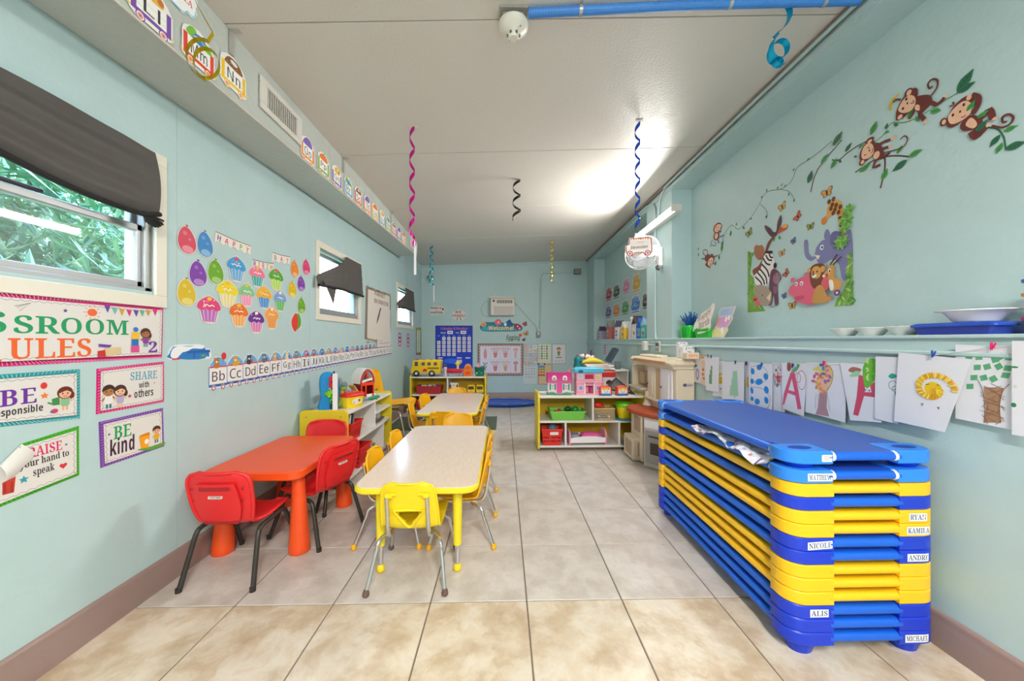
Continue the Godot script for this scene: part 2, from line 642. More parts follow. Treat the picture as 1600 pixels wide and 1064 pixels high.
func shell() -> void:
	paint = mat("b9d2d4", 0.5, 0.0, "paint")
	paint.normal_enabled = true
	paint.normal_texture = noise(0.02, 3, 512, FastNoiseLite.TYPE_SIMPLEX_SMOOTH, 5, null, 5.0)
	paint.normal_scale = 0.13
	paint.uv1_triplanar = true
	paint.uv1_world_triplanar = true
	paint.uv1_scale = Vector3(1.4, 1.4, 1.4)
	paint.albedo_texture = noise(0.006, 8, 512, FastNoiseLite.TYPE_SIMPLEX_SMOOTH, 5, [[0.0, 0.5, 1.0], ["fafbfa", "fdfdfd", "ffffff"]])
	cream = mat("e6e0d2", 0.45)
	alu = mat("a3a5a6", 0.4, 0.35)
	chrome = mat("d8d8da", 0.18, 1.0)
	dark = mat("2e2b29", 0.5)

	# floor: grout bed with the tiles laid in it, each a piece of its own
	var fl := M.new()
	fl.box(Vector3(0.1, -0.054, -2.1), Vector3(3.9, 0.1, 9.6), 0.0)
	var floor_ := struct("floor", fl, mat("7d7066", 0.85))
	var pitch := 0.4115
	var far_m := []
	var near_m := []
	var tex_far := noise(0.006, 21, 1024, FastNoiseLite.TYPE_SIMPLEX_SMOOTH, 6, [[0.0, 0.35, 0.55, 0.75, 1.0], ["bfb3a9", "c8beb5", "d0c7bf", "d6cec7", "cbc1b7"]], 0.0, 70.0)
	var tex_near := noise(0.006, 33, 1024, FastNoiseLite.TYPE_SIMPLEX_SMOOTH, 6, [[0.0, 0.3, 0.5, 0.7, 1.0], ["b79f82", "c9b49a", "d6c6b0", "ddd1c0", "cdb99f"]], 0.0, 70.0)
	var relief := noise(0.012, 5, 512, FastNoiseLite.TYPE_SIMPLEX_SMOOTH, 5, null, 6.0)
	for i in 4:
		for w in 2:
			var m := StandardMaterial3D.new()
			m.albedo_texture = tex_near if w else tex_far
			m.roughness = 0.36
			m.uv1_triplanar = true
			m.uv1_world_triplanar = true
			m.uv1_scale = Vector3(0.75, 0.75, 0.75)
			m.uv1_offset = Vector3(i * 0.37, i * 0.21, i * 0.53)
			m.normal_enabled = true
			m.normal_texture = relief
			m.normal_scale = 0.25
			if w: near_m.append(m)
			else: far_m.append(m)
	var shapes := {}
	var rng := RandomNumberGenerator.new()
	rng.seed = 7
	for row in range(-4, 13):
		for c in range(-4, 4):
			var x0 := 0.099 + pitch * c
			var x1 := minf(x0 + pitch, 1.6)
			if c == -4: x0 = -1.553
			var z1 := -1.513 - pitch * row
			var z0 := maxf(z1 - pitch, -6.7)
			var sz := Vector3(x1 - x0 - 0.006, 0.012, z1 - z0 - 0.006)
			var id := "%.3f %.3f" % [sz.x, sz.z]
			if not shapes.has(id): shapes[id] = M.new().box(Vector3.ZERO, sz, 0.0015).bake()
			var list: Array = near_m if row < 0 else far_m
			var t := partm(floor_, "tile", shapes[id], list[rng.randi() % 4])
			t.position = Vector3((x0 + x1) / 2, -0.006, (z0 + z1) / 2)

	# left wall with three window openings, board joints as narrow gaps over a backing
	var wl := M.new()
	var seams := [2.5, 0.6, -0.52, -1.712, -2.86, -4.02, -5.1, -6.21, -6.7]
	var holes := [[-0.79, -1.6], [-2.995, -3.81], [-5.185, -6.02]]
	for i in seams.size() - 1:
		var a: float = seams[i] - (0.001 if i else 0.0)
		var b: float = seams[i + 1] + 0.001
		var cuts := [a]
		for h in holes:
			for e in h:
				if e < a and e > b: cuts.append(e)
		cuts.append(b)
		for q in cuts.size() - 1:
			var mid: float = (cuts[q] + cuts[q + 1]) / 2
			var hole := false
			for h in holes:
				if mid < h[0] and mid > h[1]: hole = true
			if hole: wall_boxes(wl, -1.563, -1.555, [[cuts[q + 1], cuts[q], -0.05, 1.335], [cuts[q + 1], cuts[q], 1.915, 2.75]])
			else: wall_boxes(wl, -1.563, -1.555, [[cuts[q + 1], cuts[q], -0.05, 2.75]])
	var ed := [2.6, -0.79, -1.6, -2.995, -3.81, -5.185, -6.02, -6.85]
	for i in 7:
		if i % 2: wall_boxes(wl, -1.68, -1.563, [[ed[i + 1], ed[i], -0.1, 1.335], [ed[i + 1], ed[i], 1.915, 2.8]])
		else: wall_boxes(wl, -1.68, -1.563, [[ed[i + 1], ed[i], -0.1, 2.8]])
	struct("wall_left", wl, paint)

	# right wall: thick up to the ledge, thinner above between pillars, beam along the top
	var wr := M.new()
	wall_boxes(wr, 1.6, 1.95, [[-6.85, 2.6, -0.1, 1.14]])
	wall_boxes(wr, 1.79, 1.95, [[-6.85, 2.6, 1.14, 2.85]])
	struct("wall_right", wr, paint)
	var pl := M.new()
	wall_boxes(pl, 1.6, 1.79, [[-3.9, -3.315, 1.14, 2.56], [-6.7, -6.2, 1.14, 2.56]])
	struct("wall_right_pillar", pl, paint)
	var bm := M.new()
	wall_boxes(bm, 1.6, 1.79, [[-6.7, 2.5, 2.56, 2.8]])
	wall_boxes(bm, 1.588, 1.6, [[-6.7, 2.5, 2.565, 2.6]])
	struct("wall_right_beam", bm, paint)
	var cv := M.new()
	cv.box(Vector3(1.585, 2.638, -2.1), Vector3(0.03, 0.022, 9.2), 0.004)
	struct("trim_1", cv, mat("8d8078", 0.6))
	# ledge board and the bead under it
	var lg := M.new()
	lg.box(Vector3(1.688, 1.134, -2.1), Vector3(0.2, 0.014, 9.2), 0.003)
	lg.box(Vector3(1.592, 1.072, -2.1), Vector3(0.022, 0.02, 9.2), 0.006)
	struct("trim_2", lg, paint)
	var bt := M.new()
	bt.box(Vector3(1.596, 0.6, -5.35), Vector3(0.012, 0.94, 0.05), 0.002)
	bt.box(Vector3(1.596, 0.6, -4.25), Vector3(0.012, 0.94, 0.05), 0.002)
	struct("trim_3", bt, paint)
	# back wall, rear wall
	var wb := M.new()
	for i in 3:
		var xs := [-1.6, -0.62, 0.62, 1.65]
		wb.box(Vector3((xs[i] + xs[i + 1]) / 2, 1.35, -6.705), Vector3(xs[i + 1] - xs[i] - 0.002, 2.9, 0.01), 0.0)
	wb.box(Vector3(0.1, 1.35, -6.78), Vector3(3.7, 2.9, 0.14), 0.0)
	struct("wall_back", wb, paint)
	var wf := M.new()
	wf.box(Vector3(0.1, 1.35, 2.58), Vector3(3.7, 2.9, 0.16), 0.0)
	struct("wall_front", wf, paint)
	var ct := M.new()
	ct.xf.basis = Basis(Vector3.BACK, atan(0.037))
	ct.box(Vector3(0.0, 2.578, -6.69), Vector3(3.2, 0.03, 0.02), 0.003)
	struct("trim_4", ct, paint)

	# skirting boards
	var bmat := mat("97807a", 0.4)
	bmat.normal_enabled = true
	bmat.normal_texture = paint.normal_texture
	bmat.normal_scale = 0.2
	bmat.uv1_triplanar = true
	var pr := PackedVector2Array([Vector2(0, 0), Vector2(0.015, 0), Vector2(0.015, 0.098), Vector2(0.011, 0.106), Vector2(0.013, 0.116), Vector2(0.008, 0.126), Vector2(0, 0.13)])
	for s in [["baseboard_left", -1.555, -1], ["baseboard_right", 1.6, 1]]:
		var m := M.new()
		m.xf = Transform3D(Basis(Vector3(-s[2], 0, 0), Vector3.UP, Vector3(0, 0, -s[2])), Vector3(s[1], 0, 0))
		if s[2] < 0: m.ext(pr, -6.7, 2.5)
		else: m.ext(pr, -2.5, 6.7)
		struct(s[0], m, bmat)
	var mb := M.new()
	mb.xf = Transform3D(Basis(Vector3(0, 0, 1), Vector3.UP, Vector3(-1, 0, 0)), Vector3(0, 0, -6.7))
	mb.ext(pr, -1.6, 1.55)
	struct("baseboard_back", mb, bmat)

	# ceiling of wide boards, a little higher on the right
	var cb := M.new()
	cb.box(Vector3(0, 0.08, -2.1), Vector3(4.0, 0.14, 9.6), 0.0)
	var ceil_ := struct("ceiling", cb, mat("8f8880", 0.6))
	ceil_.position = Vector3(0, 2.597, 0)
	ceil_.rotation.z = atan(0.037)
	var cm := mat("dcd7d0", 0.36, 0.0, "ceiling")
	cm.normal_enabled = true
	cm.normal_texture = noise(0.05, 12, 512, FastNoiseLite.TYPE_SIMPLEX_SMOOTH, 4, null, 5.0)
	cm.normal_scale = 0.18
	cm.uv1_triplanar = true
	cm.uv1_scale = Vector3(2.2, 2.2, 2.2)
	cm.roughness_texture = noise(0.01, 14, 512, FastNoiseLite.TYPE_SIMPLEX_SMOOTH, 4, [[0.0, 1.0], ["b0b0b0", "ffffff"]])
	cm.roughness = 0.5
	var zs := [2.5, 0.63, -0.495, -1.62, -2.75, -3.875, -5.0, -6.7]
	for i in zs.size() - 1:
		var p := M.new()
		p.box(Vector3.ZERO, Vector3(3.6, 0.012, zs[i] - zs[i + 1] - 0.005), 0.002)
		var o := part(ceil_, "panel", p, cm)
		o.position = Vector3(0.05, 0.004, (zs[i] + zs[i + 1]) / 2)

func windows() -> void:
	window(1, -0.735, -1.652, 1.268, 1.957)
	window(2, -2.945, -3.86, 1.293, 1.957)
	window(3, -5.135, -6.07, 1.31, 1.968)

func window(n: int, z0: float, z1: float, y0: float, y1: float) -> void:
	var o := Node3D.new()
	o.name = "window_%d" % n
	add_child(o)
	o.set_meta("kind", "structure")
	o.position = Vector3(-1.555, 0, 0)
	var c := 0.052
	var m := M.new()
	var zm := (z0 + z1) / 2
	var w := z0 - z1
	m.box(Vector3(0.006, y1 - c / 2, zm), Vector3(0.012, c, w), 0.002)
	m.box(Vector3(0.006, y0 + c / 2, zm), Vector3(0.012, c, w), 0.002)
	for s in [z0 - c / 2, z1 + c / 2]: m.box(Vector3(0.006, (y0 + y1) / 2, s), Vector3(0.012, y1 - y0 - 2 * c, c), 0.002)
	# linings of the opening
	m.box(Vector3(-0.06, y0 + c - 0.006, zm), Vector3(0.12, 0.012, w - 2 * c), 0.001)
	m.box(Vector3(-0.06, y1 - c + 0.006, zm), Vector3(0.12, 0.012, w - 2 * c), 0.001)
	for s in [z0 - c + 0.006, z1 + c - 0.006]: m.box(Vector3(-0.06, (y0 + y1) / 2, s), Vector3(0.12, y1 - y0 - 2 * c, 0.012), 0.001)
	part(o, "casing", m, cream)
	var ya := y0 + c
	var yb := y1 - c
	var za := z0 - c
	var zb := z1 + c
	var ym := ya + 0.29
	var f := M.new()
	f.box(Vector3(-0.045, ya + 0.018, zm), Vector3(0.07, 0.03, w - 2 * c), 0.003)
	f.box(Vector3(-0.045, yb - 0.012, zm), Vector3(0.07, 0.024, w - 2 * c), 0.003)
	for s in [za - 0.014, zb + 0.014]: f.box(Vector3(-0.045, (ya + yb) / 2, s), Vector3(0.07, yb - ya, 0.026), 0.003)
	part(o, "frame", f, alu)
	for u in 2:
		var lo := ya + 0.03 if u == 0 else ym - 0.012
		var hi := ym + 0.012 if u == 0 else yb - 0.02
		var x := -0.035 if u == 0 else -0.06
		var s := M.new()
		for y in [lo + 0.014, hi - 0.014]: s.box(Vector3(x, y, zm), Vector3(0.022, 0.028, w - 2 * c - 0.03), 0.003)
		for q in [za - 0.032, zb + 0.032]: s.box(Vector3(x, (lo + hi) / 2, q), Vector3(0.022, hi - lo, 0.03), 0.003)
		var sh := part(o, "sash", s, alu)
		var g := M.new()
		g.box(Vector3(x, (lo + hi) / 2, zm), Vector3(0.004, hi - lo - 0.04, w - 2 * c - 0.1), 0.0)
		part(sh, "pane", g, glass())
	if n == 1:
		var k := M.new()
		k.box(Vector3(-0.018, ym + 0.018, z1 + 0.47), Vector3(0.02, 0.012, 0.11), 0.003)
		part(o, "latch", k, dark)

func glass() -> StandardMaterial3D:
	var g := mat("eef6f4", 0.02, 0.0, "glass")
	g.albedo_color.a = 0.06
	g.transparency = BaseMaterial3D.TRANSPARENCY_ALPHA
	return g

func outside() -> void:
	var m := M.new()
	m.box(Vector3(-14, -0.45, -4), Vector3(24.4, 0.1, 40), 0.0)
	struct("ground", m, mat("7f9465", 0.9))
	var leaf := M.new()
	for s in [-1, 1]:
		leaf.flat(Vector3(0, 0, 0), Vector3(s * 0.013, 0.05, 0.004), Vector3(0, 0.06, 0), Vector3.BACK)
		leaf.flat(Vector3(0, 0.06, 0), Vector3(s * 0.013, 0.05, 0.004), Vector3(0, 0.15, -0.012), Vector3.BACK)
	var lm := StandardMaterial3D.new()
	lm.vertex_color_use_as_albedo = true
	lm.roughness = 0.45
	lm.backlight_enabled = true
	lm.backlight = Color("5f7a48")
	var lmesh := leaf.bake()
	var rng := RandomNumberGenerator.new()
	rng.seed = 11
	var spots := [[Vector3(-3.3, 0, -0.6), 1.75, "leafy green tree close outside the near window"], [Vector3(-3.6, 0, -2.2), 1.7, "forked green tree outside, right of the near window"],
		[Vector3(-4.6, 0, -4.4), 1.3, "thin green tree outside the middle window"], [Vector3(-6.2, 0, -7.6), 1.5, "green tree outside the far window"], [Vector3(-6.4, 0, -1.2), 2.3, "tall dense tree behind the near window trees"]]
	for t in spots:
		var o := thing("tree", t[2], "tree", t[0] + Vector3(0, -0.4, 0), 0.0, "trees outside the windows")
		var tr := M.new()
		tr.tube([Vector3(0, 0, 0), Vector3(0.03, 0.8, 0.02), Vector3(-0.05, 1.6, -0.12), Vector3(-0.1, 2.6, -0.35)], 0.075, 9, 4)
		tr.tube([Vector3(0.03, 0.95, 0.02), Vector3(0.06, 1.5, 0.22), Vector3(0.02, 2.4, 0.5)], 0.055, 8, 4)
		part(o, "trunk", tr, mat("8d8577", 0.85))
		var mm := MultiMesh.new()
		mm.transform_format = MultiMesh.TRANSFORM_3D
		mm.use_colors = true
		mm.mesh = lmesh
		var cnt := int(7000 * t[1])
		mm.instance_count = cnt
		for i in cnt:
			var d := Vector3(rng.randfn(), rng.randfn(), rng.randfn()).normalized() * pow(rng.randf(), 0.45)
			var p: Vector3 = Vector3(0, 2.25, 0) + d * Vector3(0.75, 1.15, 0.9) * t[1]
			if p.y < 0.5: p.y = 0.5 + rng.randf() * 0.5
			var b := Basis.from_euler(Vector3(rng.randf_range(1.2, 2.9), rng.randf() * TAU, rng.randf_range(-0.5, 0.5)))
			mm.set_instance_transform(i, Transform3D(b.scaled(Vector3.ONE * rng.randf_range(1.0, 1.9)), p))
			var g := rng.randf()
			mm.set_instance_color(i, Color(lerpf(0.04, 0.22, g * g), lerpf(0.11, 0.33, g), lerpf(0.06, 0.15, g)))
		var mi := MultiMeshInstance3D.new()
		mi.multimesh = mm
		mi.material_override = lm
		mi.name = "foliage"
		mi.set_meta("kind", "stuff")
		o.add_child(mi)


# ---------------------------------------------------------------- moulded seats
var prof := []
var half := []
func shell_at(u: float, v: float) -> Vector3:
	var f := clampf(u, 0.0, 1.0) * (prof.size() - 1)
	var i := mini(int(f), prof.size() - 2)
	var p: Vector3 = prof[i].lerp(prof[i + 1], f - i)      # x: half width, y: height, z: depth
	var l: float = half[0]
	var d0: float = u * half[1]
	var d1: float = (1.0 - u) * half[1]
	var r: float = half[2]
	var w := p.x
	for d in [d0, d1]:
		if d < r: w -= r - sqrt(maxf(0.0, r * r - (r - d) * (r - d)))
	var s := v * 2.0 - 1.0
	var e := pow(absf(s), 3.0) * l
	var back := clampf((0.55 - u) * 5.0, 0.0, 1.0)
	return Vector3(s * w, p.y + e * (1.0 - back), p.z - e * back)

func set_profile(p: Array, lip: float, radius: float) -> void:
	prof = M.smooth(p, 5)
	var len := 0.0
	for i in prof.size() - 1: len += (prof[i + 1] - prof[i]).length()
	half = [lip, len, radius]

func shell_rim(m: M, r: float) -> void:
	var p := []
	for i in 31: p.append(shell_at(i / 30.0, 0.0))
	for i in range(1, 10): p.append(shell_at(1.0, i / 10.0))
	for i in 31: p.append(shell_at(1.0 - i / 30.0, 1.0))
	for i in range(1, 10): p.append(shell_at(0.0, 1.0 - i / 10.0))
	p.append(p[0])
	m.tube(p, r, 8)

func red_set() -> void:
	var red := mat("e0262a", 0.38)
	var red_shade := mat("a3141a", 0.5)  # darker red puts the shade of slots and dimples into the colour
	var steel := mat("3a3733", 0.38, 0.3)
	var org := mat("f2531c", 0.36)
	# low table of orange plastic
	var t := thing("low_table", "orange plastic kids table with thick flared legs by the left wall", "table", Vector3(-1.285, 0, -2.15))
	var m := M.new()
	m.xf = FLATX
	m.xf.origin.y = 0.41
	m.ext(rounded(0.5, 0.70, 0.055, 6), 0.0, 0.044, 0.006)
	part(t, "tabletop", m, org)
	for sx in [-1, 1]:
		for sz in [-1, 1]:
			var l := M.new()
			l.lathe([[0.0, 0.0], [0.048, 0.0], [0.052, 0.006], [0.051, 0.03], [0.034, 0.3], [0.029, 0.412], [0.0, 0.412]], Vector3.ZERO, 24)
			var o := part(t, "leg", l, org)
			o.position = Vector3(sx * 0.2, 0, sz * 0.262 - 0.01)
			o.rotation = Vector3(-sz * 0.03, 0, sx * 0.03)
	# chairs
	set_profile([Vector3(0.138, 0.528, 0.172), Vector3(0.141, 0.46, 0.16), Vector3(0.137, 0.37, 0.142), Vector3(0.122, 0.3, 0.122), Vector3(0.115, 0.266, 0.088), Vector3(0.127, 0.254, 0.03),
		Vector3(0.13, 0.258, -0.06), Vector3(0.128, 0.262, -0.13), Vector3(0.124, 0.25, -0.165)], 0.016, 0.06)
	var c := thing("kids_chair", "red plastic kids chair nearest the camera, back to us, dark steel legs", "chair", Vector3(-1.283, 0, -1.765), 0, "red chairs at the orange table")
	var s := M.new()
	s.sheet(shell_at, 36, 20, 0.009)
	shell_rim(s, 0.0085)
	var sh := part(c, "seat_shell", s, red)
	# raised inner panel on the rear of the backrest with its slots
	var b := M.new()
	b.sheet(func(u, v): return shell_at(0.09 + u * 0.33, 0.2 + 0.6 * v - 0.06 * sin(u * PI) * (0.5 - v) * 2.0) + Vector3(0, -0.002, 0.014), 10, 8, 0.008)
	part(sh, "back_panel", b, red)
	for e in [[0.125, 0.085], [0.395, 0.095]]:
		var k := M.new()
		var q: Vector3 = shell_at(e[0], 0.5)
		k.box(q + Vector3(0, 0, 0.0145), Vector3(e[1] * 1.6, 0.018, 0.006), 0.003)
		part(sh, "slot", k, red_shade)
	for v in [0.1, 0.9]:
		for i in 4:
			var k := M.new()
			k.ball(shell_at(0.13 + 0.075 * i, v + (0.5 - v) * 0.12 * (i * 0.5)) + Vector3(0, 0, 0.009), Vector3(0.006, 0.006, 0.003), 8, 5)
			part(sh, "dimple", k, red_shade)
	var pl := M.new()
	pl.xf = Transform3D(Basis(Vector3.RIGHT, -0.2), shell_at(0.18, 0.5) + Vector3(0, 0, 0.0145))
	pl.c("cfc6c0").card(rounded(0.064, 0.014, 0.006), 0.002, true)
	pl.c("4a3a3a").text("LIFETIME", 0, 0, 0.007, 0.05, "Droid Sans", true)
	part(sh, "maker_plate", pl, vmat(0.4))
	for sx in [-1.0, 1.0]:
		var l := M.new()
		l.tube([Vector3(sx * 0.162, 0.004, 0.165), Vector3(sx * 0.15, 0.13, 0.128), Vector3(sx * 0.142, 0.222, 0.1), Vector3(sx * 0.138, 0.243, 0.075), Vector3(sx * 0.136, 0.246, 0.03),
			Vector3(sx * 0.136, 0.249, -0.07), Vector3(sx * 0.138, 0.243, -0.1), Vector3(sx * 0.137, 0.21, -0.12), Vector3(sx * 0.157, 0.004, -0.205)], 0.011, 10, 4)
		part(c, "leg_frame", l, steel)
		for z in [0.166, -0.206]:
			var f := M.new()
			f.lathe([[0, 0], [0.0125, 0], [0.0125, 0.02], [0.0, 0.02]], Vector3(sx * (0.162 if z > 0 else 0.157), 0, z), 10)
			part(c, "foot_cap", f, dark)
	copy(c, "red plastic kids chair pushed under the orange table's right side", Vector3(-1.08, 0, -2.1), 70)
	copy(c, "red plastic kids chair at the orange table's far end, facing us before the yellow panel", Vector3(-1.297, 0, -2.47), 180)

func ychair(golden: bool, s := 1.0) -> Node3D:
	return null

func yellow_set() -> void:
	var lemon := mat("f0d21c", 0.36)
	var gold := mat("f6b40e", 0.36)
	var edge := mat("ecd524", 0.4)
	var wood := mat("f0dac6", 0.2, 0.0, "laminate")
	wood.albedo_texture = noise(0.02, 44, 512, FastNoiseLite.TYPE_SIMPLEX_SMOOTH, 4, [[0.0, 0.5, 1.0], ["f8f2ec", "fbf8f4", "ffffff"]])
	wood.uv1_triplanar = true
	wood.uv1_scale = Vector3(5.0, 1.0, 0.9)
	for d in [[Vector3(-0.41, 0, -2.215), Vector2(0.585, 1.2), "maple topped kids table with yellow edge, nearest of the two", 0.445], [Vector3(-0.535, 0, -3.9), Vector2(0.575, 1.26), "maple topped kids table with yellow edge standing on the green rug", 0.445]]:
		var t := thing("kids_table", d[2], "table", d[0], 0.0, "maple topped tables")
		var sz: Vector2 = d[1]
		var m := M.new()
		m.xf = FLATX
		m.xf.origin.y = d[3] - 0.03
		m.ext(rounded(sz.x, sz.y, 0.075, 7), 0.0, 0.028, 0.007)
		var tp := part(t, "tabletop", m, edge)
		var w := M.new()
		w.xf = FLATX
		w.xf.origin.y = d[3] - 0.003
		w.ext(rounded(sz.x - 0.016, sz.y - 0.016, 0.07, 7), 0.0, 0.003, 0.001)
		part(tp, "laminate", w, wood, "pale maple laminate")
		for sx in [-1, 1]:
			for z in [-1, 1]:
				var l := M.new()
				l.lathe([[0.0, 0.13], [0.019, 0.13], [0.02, 0.14], [0.0235, 0.36], [0.026, 0.418], [0, 0.418]], Vector3.ZERO, 16)
				var o := part(t, "leg", l, edge)
				o.position = Vector3(sx * 0.185, 0, z * (sz.y / 2 - 0.105))
				var e := M.new()
				e.lathe([[0.0, 0.03], [0.013, 0.03], [0.013, 0.14], [0, 0.14]], Vector3.ZERO, 14)
				part(o, "tube", e, chrome)
				var f := M.new()
				f.lathe([[0, 0], [0.011, 0], [0.018, 0.006], [0.021, 0.018], [0.017, 0.032], [0.014, 0.038], [0, 0.038]], Vector3.ZERO, 14)
				part(o, "foot", f, lemon)
	# one chair, then its copies round both tables
	set_profile([Vector3(0.112, 0.482, 0.172), Vector3(0.124, 0.41, 0.155), Vector3(0.13, 0.33, 0.137), Vector3(0.132, 0.272, 0.12), Vector3(0.133, 0.243, 0.088), Vector3(0.133, 0.234, 0.03),
		Vector3(0.133, 0.242, -0.06), Vector3(0.131, 0.25, -0.13), Vector3(0.125, 0.238, -0.168)], 0.02, 0.045)
	var c := thing("shell_chair", "lemon yellow kids chair nearest the camera, triangular grip hole in its back", "chair", Vector3(-0.43, 0, -1.742), 0, "yellow chairs round the tables")
	var s := M.new()
	var tri_hole := func(u, v):
		var p := shell_at(u, v)
		if u > 0.42: return false
		var a := (0.352 - p.y) / 0.085
		return a > 0.0 and a < 1.0 and absf(p.x) < 0.062 * (1.0 - a)
	s.sheet(shell_at, 60, 34, 0.006, tri_hole)
	shell_rim(s, 0.0055)
	var sh := part(c, "seat_shell", s, lemon)
	var g := M.new()
	var pz := func(x, y):
		var best := Vector3()
		for i in 60:
			var q := shell_at(i * 0.007, 0.5)
			if absf(q.y - y) < absf(best.y - y): best = q
		return Vector3(x, y, best.z + 0.003)
	var cor := [pz.call(-0.066, 0.354), pz.call(0.0, 0.356), pz.call(0.066, 0.354), pz.call(0.058, 0.338), pz.call(0.012, 0.272), pz.call(0.0, 0.266), pz.call(-0.012, 0.272), pz.call(-0.058, 0.338), pz.call(-0.066, 0.354)]
	g.tube(cor, 0.0065, 8)
	part(sh, "grip_rim", g, lemon)
	for sx in [-1.0, 1.0]:
		var er := M.new()
		er.box(Vector3(sx * 0.084, 0.427, 0.164), Vector3(0.036, 0.024, 0.018), 0.007)
		er.box(Vector3(sx * 0.06, 0.433, 0.163), Vector3(0.03, 0.01, 0.014), 0.004)
		part(sh, "tube_socket", er, lemon)
	for sx in [-1.0, 1.0]:
		var fr := M.new()
		fr.tube([Vector3(sx * 0.089, 0.425, 0.168), Vector3(sx * 0.09, 0.33, 0.153), Vector3(sx * 0.091, 0.26, 0.14), Vector3(sx * 0.092, 0.226, 0.11), Vector3(sx * 0.093, 0.222, 0.05), Vector3(sx * 0.094, 0.228, -0.1)], 0.0095, 9, 4)
		part(c, "back_tube", fr, chrome)
		for e in [[0.06, 0.125, 0.19, 0.135], [-0.075, -0.105, -0.158, -0.118]]:
			var l := M.new()
			l.tube([Vector3(sx * 0.096, 0.217, e[0]), Vector3(sx * 0.125, 0.214, (e[0] + e[1]) / 2), Vector3(sx * 0.142, 0.195, e[1]), Vector3(sx * 0.148, 0.16, e[3]), Vector3(sx * 0.172, 0.014, e[2])], 0.0088, 9, 4)
			var lg := part(c, "leg", l, chrome)
			var f := M.new()
			f.lathe([[0, 0], [0.009, 0.0], [0.014, 0.005], [0.0155, 0.013], [0.012, 0.024], [0.0095, 0.03], [0, 0.03]], Vector3(sx * 0.172, 0, e[2]), 12)
			part(lg, "foot", f, gold, "yellow ball foot")
	var worn := mat("6a5148", 0.5)
	var spots := [
		["golden yellow kids chair on the near maple table's right side, nearer of two", Vector3(-0.243, 0, -2.065), 90.0, true],
		["golden yellow kids chair on the near maple table's right side, farther of two", Vector3(-0.245, 0, -2.44), 90.0, true],
		["golden yellow kids chair on the near maple table's left side, nearer of two", Vector3(-0.612, 0, -2.075), -90.0, true],
		["golden yellow kids chair on the near maple table's left side, farther of two", Vector3(-0.61, 0, -2.47), -90.0, true],
		["yellow kids chair at the near maple table's far end, facing us", Vector3(-0.395, 0, -2.92), 180.0, true],
		["orange yellow kids chair at the farther table's near end, its back to us", Vector3(-0.545, 0, -3.335), 0.0, true],
		["yellow kids chair at the farther table's left side, slim in edge view", Vector3(-0.81, 0, -3.66), -84.0, true],
		["yellow kids chair at the farther table's left side, far corner", Vector3(-0.8, 0, -4.16), -105.0, true],
		["yellow kids chair at the farther table's right side, nearer of two", Vector3(-0.355, 0, -3.69), 90.0, true],
		["yellow kids chair at the farther table's right side, farther of two", Vector3(-0.35, 0, -4.11), 90.0, true],
		["yellow kids chair at the farther table's far end before the low shelf", Vector3(-0.625, 0, -4.62), 180.0, true]]
	for e in spots:
		var o := copy(c, e[0], e[1], e[2])
		for q in o.get_children():
			if String(q.name).begins_with("seat_shell"):
				q.material_override = gold
				for r in q.get_children(): r.material_override = gold
	var big := copy(c, "larger yellow chair against the left wall beyond the long shelf", Vector3(-1.27, 0, -4.04), -90, "yellow chairs round the tables")
	big.scale = Vector3(1.4, 1.62, 1.4)
	for q in big.get_children():
		if String(q.name).begins_with("seat_shell"):
			q.material_override = gold
			for r in q.get_children(): r.material_override = gold
	for q in c.get_children():
		if String(q.name).begins_with("leg"):
			for r in q.get_children():
				r.material_override = worn
				r.set_meta("label", "worn brown glide foot")

# ---------------------------------------------------------------- the pile of cots
func block_plan(sx: float, sz: float) -> PackedVector2Array:
	# outer corner well rounded; x outwards, y = along the cot outwards
	var w := 0.155
	var d := 0.1
	var r := 0.068
	var o := PackedVector2Array([Vector2(0.273 - w, 0.55 - d), Vector2(0.273 - 0.006, 0.55 - d), Vector2(0.273, 0.55 - d + 0.006)])
	for i in 9:
		var a := PI / 2 * i / 8
		o.append(Vector2(0.273 - r + cos(a) * r, 0.55 - r * 0.9 + sin(a) * r * 0.9))
	o.append(Vector2(0.273 - w, 0.55))
	for i in o.size(): o[i] *= Vector2(sx, -sz)
	return o

